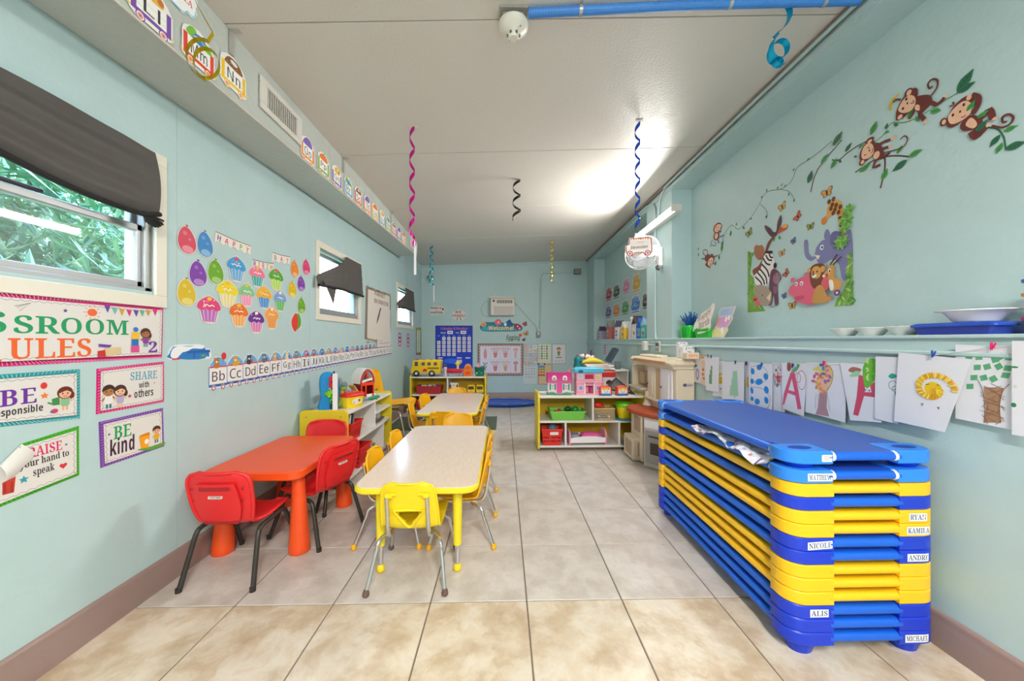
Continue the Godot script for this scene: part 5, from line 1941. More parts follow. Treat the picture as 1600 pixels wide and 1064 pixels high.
	m.box(Vector3(-0.063, 0.095, 0), Vector3(0.006, 0.13, 0.12), 0.001)
	m.box(Vector3(0.063, 0.095, 0), Vector3(0.006, 0.13, 0.12), 0.001)
	m.box(Vector3(0, 0.035, 0), Vector3(0.13, 0.006, 0.12), 0.001)
	for x in [-0.06, 0.06]:
		for z in [-0.055, 0.055]: m.box(Vector3(x, 0.017, z), Vector3(0.012, 0.034, 0.012), 0.002)
	part(o, "stall", m, mat("8e0f14", 0.5))
	m = M.new()
	m.box(Vector3(0, 0.145, 0.062), Vector3(0.138, 0.03, 0.008), 0.002)
	for x in [-0.062, -0.018, 0.062]: m.box(Vector3(x, 0.08, 0.062), Vector3(0.014, 0.12, 0.008), 0.002)
	part(o, "front", m, mat("e8411c", 0.4))
	m = M.new()
	var arch := []
	var arch2 := []
	for i in 15:
		var a := PI * i / 14.0
		arch.append(Vector3(cos(a) * 0.068, 0.15 + sin(a) * 0.125, 0.064))
	m.tube(arch, 0.007, 8)
	var fr := part(o, "arch_frame", m, red)
	m = M.new()
	m.sheet(func(u, v):
		var a: float = PI * u
		return Vector3(cos(a) * 0.075, 0.15 + sin(a) * 0.135, 0.06 - v * 0.13), 18, 3, 0.006)
	part(o, "roof", m, mat("f1ece8", 0.4))
	m = M.new()
	m.lathe([[0, 0.2], [0.028, 0.2], [0.018, 0.215], [0.012, 0.24], [0.006, 0.252], [0, 0.252]], Vector3(0, 0, 0.05), 12)
	part(fr, "bell", m, mat("b8141a", 0.4))
	m = M.new()
	m.xf = Transform3D(Basis(Vector3.BACK, 0.2), Vector3(-0.005, 0.18, 0.064))
	m.box(Vector3.ZERO, Vector3(0.11, 0.022, 0.006), 0.002)
	part(fr, "sign_board", m, mat("f0e8e6", 0.4))
	m = M.new()
	m.xf = Transform3D(Basis(Vector3.BACK, 0.6), Vector3(-0.1, 0.09, 0.02))
	m.box(Vector3.ZERO, Vector3(0.012, 0.13, 0.09), 0.002)
	part(o, "ramp", m, mat("d8a04a", 0.5))
	o = thing("toy_crocodile", "flat green toy crocodile before the red stable", "toy animal", Vector3(-1.222, top, -3.29), 60)
	m = M.new()
	m.loft(tube_rings([Vector3(-0.085, 0.02, 0), Vector3(-0.04, 0.018, 0), Vector3(0.02, 0.018, 0), Vector3(0.05, 0.022, 0), Vector3(0.085, 0.02, 0)], [0.004, 0.012, 0.018, 0.017, 0.01]))
	for s in [-1, 1]:
		for x in [-0.02, 0.03]: m.tube([Vector3(x, 0.015, s * 0.012), Vector3(x + 0.005, 0.004, s * 0.03)], 0.006, 6)
	part(o, "body", m, mat("1f8a5a", 0.45))
	m = M.new()
	m.xf.basis = Basis(Vector3.RIGHT, -0.3)
	m.box(Vector3(0, 0.025, 0), Vector3(0.1, 0.05, 0.004), 0.001)
	solo("picture_card", "small white card leaning on the red stable's front", "card", m, mat("ece8e4", 0.5), Vector3(-1.24, top + 0.001, -3.345), 60)
	# inside the long shelf
	var rd := mat("d8201e", 0.38)
	o = thing("basket", "red basket with books in the long shelf's upper bay", "basket", Vector3(-1.3, 0.3168, -2.9), 90)
	part(o, "body", basket(0.22, 0.22, 0.14), rd)
	for i in 3:
		m = M.new()
		m.xf.basis = Basis(Vector3.RIGHT, -0.2)
		m.box(Vector3(0, 0.1, 0), Vector3(0.13, 0.19, 0.012), 0.001)
		solo("book", ["white book leaning in the upper red basket", "dark book leaning in the upper red basket", "grey book leaning in the upper red basket"][i], "book", m, mat(["e8e4e0", "2a2a2a", "8a8a88"][i], 0.5), Vector3(-1.3, 0.327, -2.84 - 0.035 * i), 0, "books in the red basket")
	o = thing("basket", "red basket in the long shelf's lower bay", "basket", Vector3(-1.3, 0.0568, -3.06), 90)
	part(o, "body", basket(0.24, 0.24, 0.16), rd)
	m = M.new()
	lumps(m, 31, 8, 0.06, 0.06, 0.04, 0.03, ["c43a34", "b02a48", "d8d0cc"])
	solo("toy_pieces", "red and white pieces inside the lower red basket", "toys", m, vmat(0.5), Vector3(-1.3, 0.06, -3.06)).set_meta("kind", "stuff")
	m = M.new()
	m.loft([box_ring(0.2, 0.16, 0, 0.03), box_ring(0.26, 0.22, 0.03, 0.04), box_ring(0.265, 0.225, 0.036, 0.04)])
	solo("tray", "brown grey tray on the long shelf's middle board", "tray", m, mat("6b5f58", 0.5), Vector3(-1.31, 0.3168, -3.476), 90)
	o = thing("picture_box", "small box printed pink and teal, standing in the brown tray", "box", Vector3(-1.3, 0.353, -3.44), 90)
	m = M.new()
	m.box(Vector3(0, 0.032, 0), Vector3(0.2, 0.062, 0.14), 0.003)
	part(o, "body", m, mat("8fb4b0", 0.5))
	m = M.new()
	m.xf.origin = Vector3(-0.045, 0.032, 0.0702)
	m.c("b8264e").card(rounded(0.1, 0.056, 0.004), 0.001, true)
	m.c("e8d2dc").dot(-0.02, 0.0, 0.014).dot(0.02, 0.006, 0.012)
	part(o, "print", m, vmat(0.5))
	m = M.new()
	lumps(m, 12, 16, 0.06, 0.08, 0.014, 0.022, ["b8a020", "c8b02a", "a89018", "d8c04a"])
	solo("toy_blocks", "mustard yellow blocks in the long shelf's lower far bay", "toys", m, vmat(0.5), Vector3(-1.33, 0.058, -3.62)).set_meta("kind", "stuff")

func tube_rings(p: Array, r: Array) -> Array:
	var o := []
	for i in p.size():
		var d: Vector3 = (p[mini(i + 1, p.size() - 1)] - p[maxi(i - 1, 0)]).normalized()
		var u := Vector3.UP if absf(d.y) < 0.8 else Vector3.RIGHT
		var s := d.cross(u).normalized()
		u = s.cross(d).normalized()
		var q := []
		for j in 10: q.append(p[i] + (s * cos(TAU * j / 10) + u * sin(TAU * j / 10)) * r[i])
		o.append(q)
	return o

func far_shelf() -> void:
	var z := -5.58
	shelf_unit("white shelf with yellow sides before the back wall, toy bus on top", Vector3(-0.85, 0, z), 0, 1.16, 0.575, 0.36, [[-0.558, 0.558, 0.285]], [[-0.012, 0.296, 0.544], [0.25, 0.056, 0.274]])
	var top := 0.567
	# toy bus
	var o := thing("toy_bus", "yellow toy school bus with black wheels on the far shelf", "toy vehicle", Vector3(-1.185, top, -5.5))
	var yl := mat("f2cb12", 0.36)
	var m := M.new()
	m.xf.origin.z = -0.09
	m.ext(M.pv([-0.235, 0.05, 0.215, 0.05, 0.22, 0.24, 0.2, 0.255, -0.19, 0.252, -0.21, 0.235, -0.222, 0.13, -0.238, 0.11]), 0.0, 0.18, 0.01)
	part(o, "body", m, yl)
	m = M.new()
	m.box(Vector3(0, 0.05, 0), Vector3(0.44, 0.045, 0.17), 0.008)
	part(o, "chassis", m, mat("b9b3b0", 0.4))
	for x in [-0.15, 0.085]:
		for s in [-1, 1]:
			m = M.new()
			m.xf = Transform3D(Basis(Vector3.RIGHT, PI / 2), Vector3(x, 0.05, s * 0.085 - 0.012))
			m.lathe([[0, 0], [0.046, 0.0], [0.05, 0.005], [0.05, 0.025], [0.046, 0.03], [0, 0.03]], Vector3(0, -0.012, 0), 20)
			var w := part(o, "wheel", m, mat("26242a", 0.5))
			m = M.new()
			m.xf = Transform3D(Basis(Vector3.RIGHT, PI / 2), Vector3(x, 0.05, s * 0.085 - 0.012))
			m.lathe([[0, -0.014], [0.022, -0.014], [0.022, 0.02], [0, 0.02]], Vector3(0, 0, 0), 16)
			part(w, "hub", m, mat("d8d4d2", 0.4))
	for e in [[-0.15, 0.05, 0.07], [-0.045, 0.05, 0.05], [0.045, 0.05, 0.05], [0.14, 0.05, 0.05]]:
		m = M.new()
		m.xf.origin = Vector3(e[0], 0.195, 0.0895)
		m.ext(rounded(e[1], e[2] * 0.95, 0.01), 0.0, 0.003)
		part(o, "window", m, mat("5a4a66", 0.3))
	m = M.new()
	m.box(Vector3(0.105, 0.128, 0.0905), Vector3(0.17, 0.022, 0.003), 0.0)
	var st := part(o, "side_stripe", m, mat("3a2c1c", 0.5))
	m = M.new()
	m.xf.origin = Vector3(0.105, 0.128, 0.0922)
	m.c("e8b41a").text("SCHOOL BUS", 0, 0, 0.011, 0.15)
	part(st, "lettering", m, vmat(0.5))
	m = M.new()
	m.xf.origin = Vector3(-0.02, 0.1, 0.0905)
	m.ext(M.pv([-0.035, -0.022, 0.03, -0.022, 0.036, 0.006, 0.012, 0.022, -0.02, 0.018]), 0.0, 0.004)
	part(o, "stop_sign", m, mat("cf2a20", 0.4))
	m = M.new()
	for x in [-0.16, -0.06, 0.06, 0.16]: m.box(Vector3(x, 0.257, 0), Vector3(0.04, 0.01, 0.1), 0.003)
	part(o, "roof_lights", m, mat("c8502a", 0.4)).set_meta("kind", "stuff")
	# red wagon toy
	o = thing("toy_wagon", "low red toy wagon with grey frame beside the toy bus", "toy vehicle", Vector3(-0.78, top, -5.5))
	m = M.new()
	m.loft([box_ring(0.25, 0.12, 0.055, 0.02), box_ring(0.29, 0.15, 0.07, 0.02), box_ring(0.29, 0.15, 0.105, 0.02), box_ring(0.27, 0.13, 0.112, 0.02)])
	part(o, "bed", m, mat("d81e30", 0.38))
	m = M.new()
	m.box(Vector3(0, 0.05, 0), Vector3(0.26, 0.02, 0.1), 0.004)
	for x in [-0.09, 0.1]: m.box(Vector3(x, 0.02, 0.0), Vector3(0.02, 0.042, 0.09), 0.003)
	part(o, "frame", m, mat("a5a2ae", 0.4))
	o = thing("toy_figure", "small yellow headed toy figure standing in the red wagon", "toy figure", Vector3(-0.715, top + 0.111, -5.5))
	m = M.new()
	m.lathe([[0, 0], [0.018, 0.0], [0.016, 0.04], [0.024, 0.055], [0, 0.06]], Vector3.ZERO, 12)
	part(o, "body", m, mat("e8e0a0", 0.5))
	m = M.new()
	m.ball(Vector3(0, 0.082, 0), Vector3(0.034, 0.034, 0.03), 14, 9)
	part(o, "head", m, mat("e6d33a", 0.4))
	m = M.new()
	m.ball(Vector3(-0.036, 0.084, 0), Vector3(0.016, 0.01, 0.01), 8, 6)
	m.ball(Vector3(0.036, 0.084, 0), Vector3(0.016, 0.01, 0.01), 8, 6)
	part(o, "ear", m, mat("d0a030", 0.5))
	o = thing("toy_figure", "small white toy figure with dark head at the red wagon's left end", "toy figure", Vector3(-0.895, top + 0.002, -5.43))
	m = M.new()
	m.lathe([[0, 0], [0.016, 0.0], [0.02, 0.1], [0.026, 0.14], [0, 0.15]], Vector3.ZERO, 12)
	part(o, "body", m, mat("d8d8e2", 0.5))
	m = M.new()
	m.ball(Vector3(0, 0.168, 0), Vector3(0.026, 0.028, 0.024), 12, 8)
	part(o, "head", m, mat("3a3c4a", 0.4))
	# orange carrier
	o = thing("toy_backpack", "rounded orange toy lantern beside the green bucket", "toy", Vector3(-0.555, top, -5.5))
	m = M.new()
	m.xf.origin.z = -0.045
	m.ext(M.round_poly(M.pv([-0.062, 0.0, 0.062, 0.0, 0.068, 0.07, 0.055, 0.13, 0.03, 0.165, -0.03, 0.165, -0.055, 0.13, -0.068, 0.07]), 3), 0.0, 0.09, 0.012)
	part(o, "body", m, mat("f07a14", 0.4))
	m = M.new()
	var ar := []
	for i in 11: ar.append(Vector3(cos(PI * i / 10) * 0.055, 0.11 + sin(PI * i / 10) * 0.075, 0.0))
	m.tube(ar, 0.006, 6)
	part(o, "handle", m, mat("e8b890", 0.5))
	m = M.new()
	m.box(Vector3(0, 0.13, 0.048), Vector3(0.05, 0.024, 0.006), 0.002)
	m.box(Vector3(0, 0.05, 0.048), Vector3(0.07, 0.05, 0.006), 0.004)
	part(o, "pocket", m, mat("e2521a", 0.4))
	# green bucket with things
	o = thing("bucket", "dark green bucket with round stickers on the far shelf", "bucket", Vector3(-0.375, top, -5.5))
	m = M.new()
	m.lathe([[0, 0], [0.062, 0.0], [0.08, 0.125], [0.085, 0.128], [0.085, 0.138], [0.076, 0.138], [0.058, 0.008], [0, 0.008]], Vector3.ZERO, 24)
	part(o, "body", m, mat("0a7a5a", 0.4))
	for e in [[-0.6, 0.05, 0.017, "a8c8a0"], [0.0, 0.08, 0.014, "2f9c8c"], [0.5, 0.05, 0.015, "58a8a8"]]:
		m = M.new()
		var rr: float = 0.062 + 0.018 * e[1] / 0.125
		m.xf = Transform3D(Basis(Vector3.UP, e[0]), Vector3.ZERO) * Transform3D(Basis(Vector3.RIGHT, 0.14), Vector3(0, e[1], rr))
		m.ext(M.oval(0, 0, e[2], e[2]), -0.002, 0.002)
		part(o, "sticker", m, mat(e[3], 0.5))
	m = M.new()
	m.ball(Vector3(-0.02, 0.155, 0), Vector3(0.03, 0.034, 0.03), 12, 8)
	m.ball(Vector3(-0.015, 0.19, 0), Vector3(0.014, 0.02, 0.014), 10, 6)
	solo("soft_toy", "pink soft toy peeking out of the dark green bucket", "soft toy", m, mat("e89aa8", 0.8), Vector3(-0.375, top, -5.5))
	m = M.new()
	m.tube([Vector3(0.03, 0.06, 0), Vector3(0.05, 0.15, 0.01), Vector3(0.085, 0.17, 0.015)], 0.008, 8)
	m.tube([Vector3(0.02, 0.06, -0.02), Vector3(0.03, 0.16, -0.02)], 0.007, 8)
	solo("toy_wand", "teal toy wands sticking out of the dark green bucket", "toy", m, mat("138a80", 0.45), Vector3(-0.375, top, -5.5))
	# inside
	o = thing("storage_bin", "raspberry plastic bin with white pieces in the far shelf", "bin", Vector3(-1.155, 0.2968, -5.52))
	m = M.new()
	tub(m, 0.41, 0.22, 0.125, 0.87)
	part(o, "body", m, mat("b8303c", 0.45))
	m = M.new()
	lumps(m, 17, 22, 0.13, 0.07, 0.105, 0.024, ["efe9e0", "e2dccf", "d8d8c4", "5a5a4a"])
	solo("toy_pieces", "white pieces heaped in the raspberry bin", "toys", m, vmat(0.6), Vector3(-1.155, 0.2968, -5.52)).set_meta("kind", "stuff")
	o = thing("toy_penguin", "white and navy toy box with orange beak in the far shelf", "toy", Vector3(-0.768, 0.299, -5.49))
	m = M.new()
	m.loft([box_ring(0.1, 0.09, 0, 0.02), box_ring(0.13, 0.1, 0.12, 0.02), box_ring(0.12, 0.09, 0.165, 0.02)])
	part(o, "body", m, mat("ecebf0", 0.4))
	m = M.new()
	m.box(Vector3(-0.05, 0.1, 0.046), Vector3(0.02, 0.09, 0.02), 0.006)
	m.box(Vector3(0.05, 0.1, 0.046), Vector3(0.02, 0.09, 0.02), 0.006)
	part(o, "wing", m, mat("1c3c6c", 0.5))
	m = M.new()
	m.ball(Vector3(0, 0.135, 0.052), Vector3(0.02, 0.01, 0.014), 10, 6)
	part(o, "beak", m, mat("f0a21c", 0.4))
	m = M.new()
	m.box(Vector3(0, 0.008, 0.02), Vector3(0.1, 0.02, 0.08), 0.004)
	part(o, "foot", m, mat("e0502a", 0.4))
	for e in [[-0.5, "yellow toy cab with red bumper, left one in the far shelf", "d82a1c"], [-0.365, "yellow toy cab with dark bumper, right one in the far shelf", "3a3a3a"]]:
		o = thing("toy_cab", e[1], "toy vehicle", Vector3(e[0], 0.2968, -5.46), 0, "yellow toy cabs")
		m = M.new()
		m.xf.origin.z = -0.06
		m.ext(M.pv([-0.062, 0.015, 0.062, 0.015, 0.06, 0.08, 0.052, 0.128, 0.04, 0.14, -0.04, 0.14, -0.052, 0.128, -0.06, 0.08]), 0, 0.12, 0.008)
		part(o, "body", m, yl)
		m = M.new()
		m.xf.origin = Vector3(0, 0.098, 0.0595)
		m.ext(rounded(0.088, 0.046, 0.01), 0, 0.003)
		part(o, "windscreen", m, mat("5a4a34", 0.3))
		m = M.new()
		m.box(Vector3(0, 0.012, 0.01), Vector3(0.13, 0.024, 0.12), 0.005)
		part(o, "bumper", m, mat(e[2], 0.4))
		for s in [-1, 1]:
			m = M.new()
			m.ball(Vector3(s * 0.035, 0.052, 0.06), Vector3(0.009, 0.009, 0.004), 10, 6)
			part(o, "headlight", m, mat("f4eecc", 0.3))
	o = thing("basket", "dark red basket low in the far shelf behind the chairs", "basket", Vector3(-1.2, 0.0568, -5.5))
	part(o, "body", basket(0.3, 0.22, 0.15), mat("b81c18", 0.45))
	m = M.new()
	lumps(m, 44, 14, 0.1, 0.06, 0.1, 0.032, ["d8321e", "c8281c", "e0702a"])
	solo("toy_blocks", "red blocks heaped in the far shelf's low basket", "toys", m, vmat(0.5), Vector3(-1.2, 0.0568, -5.5)).set_meta("kind", "stuff")

func kitchen() -> void:
	var be := mat("e3d3bb", 0.42)
	var br := mat("a8492a", 0.4)
	var wh := mat("eeeaf0", 0.4)
	var o := thing("play_kitchen", "beige plastic play kitchen with brown worktop against the right wall", "play kitchen", Vector3.ZERO)
	var m := M.new()
	# tall cupboard block
	m.box(Vector3(1.51, 0.72, -3.17), Vector3(0.155, 0.33, 0.58), 0.012)
	m.box(Vector3(1.52, 0.45, -3.17), Vector3(0.14, 0.22, 0.54), 0.01)
	var hu := part(o, "cupboard", m, be)
	m = M.new()
	m.box(Vector3(1.495, 0.563, -3.17), Vector3(0.2, 0.022, 0.62), 0.008)
	part(hu, "lower_ledge", m, be)
	# crown rail with orange strip
	m = M.new()
	m.box(Vector3(1.48, 0.925, -3.33), Vector3(0.215, 0.06, 0.96), 0.025)
	m.box(Vector3(1.49, 0.89, -3.33), Vector3(0.18, 0.03, 0.92), 0.01)
	m.box(Vector3(1.51, 0.966, -3.52), Vector3(0.12, 0.024, 0.42), 0.01)
	m.box(Vector3(1.5, 0.955, -3.02), Vector3(0.18, 0.03, 0.3), 0.014)
	var cr := part(o, "crown", m, be)
	m = M.new()
	m.box(Vector3(1.3715, 0.926, -3.32), Vector3(0.006, 0.026, 0.72), 0.002)
	part(cr, "wicker_strip", m, mat("c8905a", 0.7))
	for e in [[-3.06, "eeeaf0", "white cupboard door"], [-3.37, "e6d8c6", "beige cupboard door"]]:
		m = M.new()
		m.box(Vector3(1.4295, 0.72, e[0]), Vector3(0.014, 0.3, 0.22 if e[0] > -3.2 else 0.17), 0.004)
		var d := part(o, "door", m, mat(e[1], 0.42), e[2])
		m = M.new()
		m.box(Vector3(1.4215, 0.72, e[0]), Vector3(0.008, 0.22, 0.13 if e[0] > -3.2 else 0.09), 0.003)
		part(d, "door_panel", m, mat(e[1], 0.42))
		m = M.new()
		m.ball(Vector3(1.418, 0.7, e[0] - (0.085 if e[0] > -3.2 else 0.068)), Vector3(0.008, 0.01, 0.008), 10, 6)
		part(d, "knob", m, mat("6a6266", 0.4))
	m = M.new()
	m.box(Vector3(1.4285, 0.72, -3.225), Vector3(0.006, 0.28, 0.07), 0.001)
	part(o, "wicker_panel", m, mat("c9a986", 0.7))
	m = M.new()
	m.xf = Transform3D(Basis.IDENTITY, Vector3(1.525, 0.75, -2.8795))
	m.c("cfc4c0").card(M.oval(0, 0, 0.05, 0.018), 0.0012, true)
	m.c("5a5470").dot(-0.026, 0, 0.014).c("48507a").text("little", 0.012, 0.0, 0.014, 0.05, "Droid Sans", true)
	part(o, "badge", m, vmat(0.4))
	# open corner shelf and the post carrying it
	m = M.new()
	m.box(Vector3(1.47, 0.63, -3.68), Vector3(0.19, 0.02, 0.34), 0.006)
	m.box(Vector3(1.55, 0.75, -3.68), Vector3(0.02, 0.24, 0.3), 0.004)
	m.box(Vector3(1.48, 0.75, -3.83), Vector3(0.14, 0.22, 0.02), 0.004)
	part(o, "corner_shelf", m, be)
	m = M.new()
	m.box(Vector3(1.51, 0.735, -3.7), Vector3(0.1, 0.13, 0.12), 0.006)
	part(o, "microwave", m, mat("c9b08a", 0.5))
	m = M.new()
	m.lathe([[0, 0.47], [0.06, 0.47], [0.062, 0.49], [0.045, 0.51], [0.038, 0.56], [0.038, 0.62], [0, 0.62]], Vector3(1.44, 0, -3.46), 16)
	part(o, "post", m, mat("d6c6b4", 0.42))
	# lower units
	m = M.new()
	m.box(Vector3(1.42, 0.225, -3.3), Vector3(0.34, 0.43, 0.26), 0.01)
	m.box(Vector3(1.4, 0.11, -3.34), Vector3(0.42, 0.2, 0.25), 0.01)
	part(o, "base_unit", m, be)
	for e in [[1.2485, 0.34, -3.26, 0.13, 0.15], [1.1885, 0.115, -3.33, 0.13, 0.15]]:
		m = M.new()
		m.box(Vector3(e[0], e[1], e[2]), Vector3(0.006, e[3], e[4]), 0.002)
		part(o, "cabinet_panel", m, mat("b8a28e", 0.5))
	for e in [[1.3, 0.34, -3.1695], [1.27, 0.115, -3.2145]]:
		m = M.new()
		m.box(Vector3(e[0], e[1], e[2]), Vector3(0.07, 0.13, 0.006), 0.002)
		part(o, "cabinet_panel", m, mat("b09a88", 0.5))
	m = M.new()
	m.xf = FLATX
	m.xf.origin = Vector3(0, 0.44, 0)
	m.ext(M.round_poly(M.pv([1.2, 3.2, 1.32, 2.98, 1.57, 2.93, 1.57, 3.46, 1.28, 3.5, 1.19, 3.38]), 4), 0.0, 0.045, 0.012)
	part(o, "worktop", m, br)
	# slanting oven unit
	var ov := Basis(Vector3.UP, deg_to_rad(-52))
	m = M.new()
	m.xf = Transform3D(ov, Vector3(1.4, 0, -3.07))
	m.box(Vector3(0, 0.22, 0.01), Vector3(0.24, 0.44, 0.2), 0.01)
	var ou := part(o, "oven", m, mat("cdc4c0", 0.42))
	m = M.new()
	m.xf = Transform3D(ov, Vector3(1.4, 0, -3.07))
	m.box(Vector3(0, 0.385, 0.114), Vector3(0.22, 0.07, 0.012), 0.004)
	part(ou, "drawer", m, wh)
	m = M.new()
	m.xf = Transform3D(ov, Vector3(1.4, 0, -3.07))
	m.box(Vector3(0, 0.19, 0.114), Vector3(0.2, 0.28, 0.012), 0.005)
	part(ou, "oven_door", m, mat("a9a4a6", 0.4))
	m = M.new()
	m.xf = Transform3D(ov, Vector3(1.4, 0, -3.07))
	m.box(Vector3(0, 0.18, 0.121), Vector3(0.1, 0.1, 0.006), 0.004)
	part(ou, "oven_window", m, mat("4a3a34", 0.3))
	m = M.new()
	m.xf = Transform3D(ov, Vector3(1.4, 0, -3.07))
	m.tube([Vector3(-0.06, 0.285, 0.13), Vector3(0.06, 0.285, 0.13)], 0.006, 8)
	part(ou, "handle", m, mat("3a3638", 0.4))
	# things standing on the play kitchen
	m = M.new()
	m.box(Vector3(0, 0.055, 0), Vector3(0.075, 0.11, 0.09), 0.003)
	var dots := M.new()
	var g := RandomNumberGenerator.new()
	g.seed = 3
	for e in [[Vector3(1.53, 0.971, -2.985), "white paper bag with dark dots at the kitchen top's left", 0.075, 0.135], [Vector3(1.53, 0.971, -2.9), "wide white gift box with green and dark dots on the kitchen top", 0.1, 0.1]]:
		o = thing("gift_box", e[1], "box", e[0], 0, "dotted boxes on the play kitchen")
		m = M.new()
		m.box(Vector3(0, e[3] / 2, 0), Vector3(e[2], e[3], 0.05), 0.003)
		part(o, "body", m, mat("efedf0", 0.5))
		m = M.new()
		m.xf.origin.z = 0.0252
		for i in 22: m.c(["4a4a54", "2f7a4a", "6a4a6a", "3a4a6a"][i % 4]).dot(g.randf_range(-e[2] / 2 + 0.006, e[2] / 2 - 0.006), g.randf_range(0.006, e[3] - 0.006), 0.0045)
		part(o, "dot_print", m, vmat(0.5))
	o = thing("craft_box", "orange and white small carton on the kitchen top", "box", Vector3(1.52, 0.971, -2.82), 0)
	m = M.new()
	m.box(Vector3(0, 0.025, 0), Vector3(0.1, 0.05, 0.06), 0.003)
	part(o, "body", m, mat("f2d8c0", 0.5))
	m = M.new()
	m.xf.origin = Vector3(0, 0.025, 0.0302)
	m.c("f08a3a").text("TOYS", 0, 0, 0.022, 0.075)
	part(o, "print", m, vmat(0.5))

# ---------------------------------------------------------------- left wall
func kid(m: M, x: float, y: float, h: float, hair: String, skin: String, top: String, low: String, girl := true) -> void:
	var q := h / 10.0
	m.c(low).rect(x - q * 1.0, y - q * 4.6, x - q * 0.2, y - q * 2.4).rect(x + q * 0.2, y - q * 4.6, x + q * 1.0, y - q * 2.4)
	m.c(skin).line([x - q * 1.2, y, x - q * 2.4, y - q * 1.4], q * 0.7).line([x + q * 1.2, y, x + q * 2.4, y - q * 1.2], q * 0.7)
	m.c(top).blob([x - q * 1.3, y - q * 2.6, x - q * 1.1, y + q * 0.6, x + q * 1.1, y + q * 0.6, x + q * 1.3, y - q * 2.6])
	if girl: m.c(hair).dot(x, y + q * 2.4, q * 2.6, q * 2.5).dot(x + q * 2.1, y + q * 1.2, q * 0.9, q * 1.5)
	else: m.c(hair).dot(x, y + q * 2.8, q * 2.3, q * 2.1)
	m.c(skin).dot(x, y + q * 2.1, q * 2.0, q * 1.9)
	m.c(hair).blob([x - q * 2.0, y + q * 2.4, x - q * 1.2, y + q * 4.2, x + q * 1.2, y + q * 4.2, x + q * 2.0, y + q * 2.4, x + q * 0.4, y + q * 3.2])
	m.c("2a2228").dot(x - q * 0.8, y + q * 2.1, q * 0.24, q * 0.34).dot(x + q * 0.8, y + q * 2.1, q * 0.24, q * 0.34)
	m.c("b04048").line([x - q * 0.6, y + q * 1.2, x, y + q * 0.95, x + q * 0.6, y + q * 1.2], q * 0.22, 3)

# poster with a striped border and a white field of scallops
func bordered(f: Array, h: String, w: float, stripe: String) -> M:
	var m := M.new()
	var o := M.pv(f)
	m.c(h).card(o, 0.0008)
	var ce := Vector2.ZERO
	for q in o: ce += q / o.size()
	m.c(stripe)
	for i in o.size():
		var a := o[i]
		var b := o[(i + 1) % o.size()]
		var n := int((b - a).length() / 0.011)
		for j in n:
			var p := a.lerp(b, (j + 0.5) / n)
			var inw := (ce - p).normalized()
			var al := (b - a).normalized()
			m.stroke(PackedVector2Array([p + inw * w * 0.15, p + inw * w * 0.95 + al * w * 0.35]), 0.0016)
	var inn := PackedVector2Array()
	for i in o.size():
		var e0 := (o[(i + o.size() - 1) % o.size()] - o[i]).normalized()
		var e1 := (o[(i + 1) % o.size()] - o[i]).normalized()
		inn.append(o[i] + (e0 + e1) * w)
	m.c("dedad6").face(inn)
	m.c("8a8088")
	for i in inn.size():
		var a := inn[i]
		var b := inn[(i + 1) % inn.size()]
		var al := (b - a).normalized()
		var nn := Vector2(-al.y, al.x)
		if nn.dot(ce - a) < 0.0: nn = -nn
		var n := maxi(int((b - a).length() / 0.022), 1)
		var pts := PackedVector2Array()
		for j in n * 6 + 1: pts.append(a.lerp(b, j / (n * 6.0)) + nn * (0.004 + 0.005 * absf(sin(PI * j / 6.0))))
		m.stroke(pts, 0.0014)
	return m

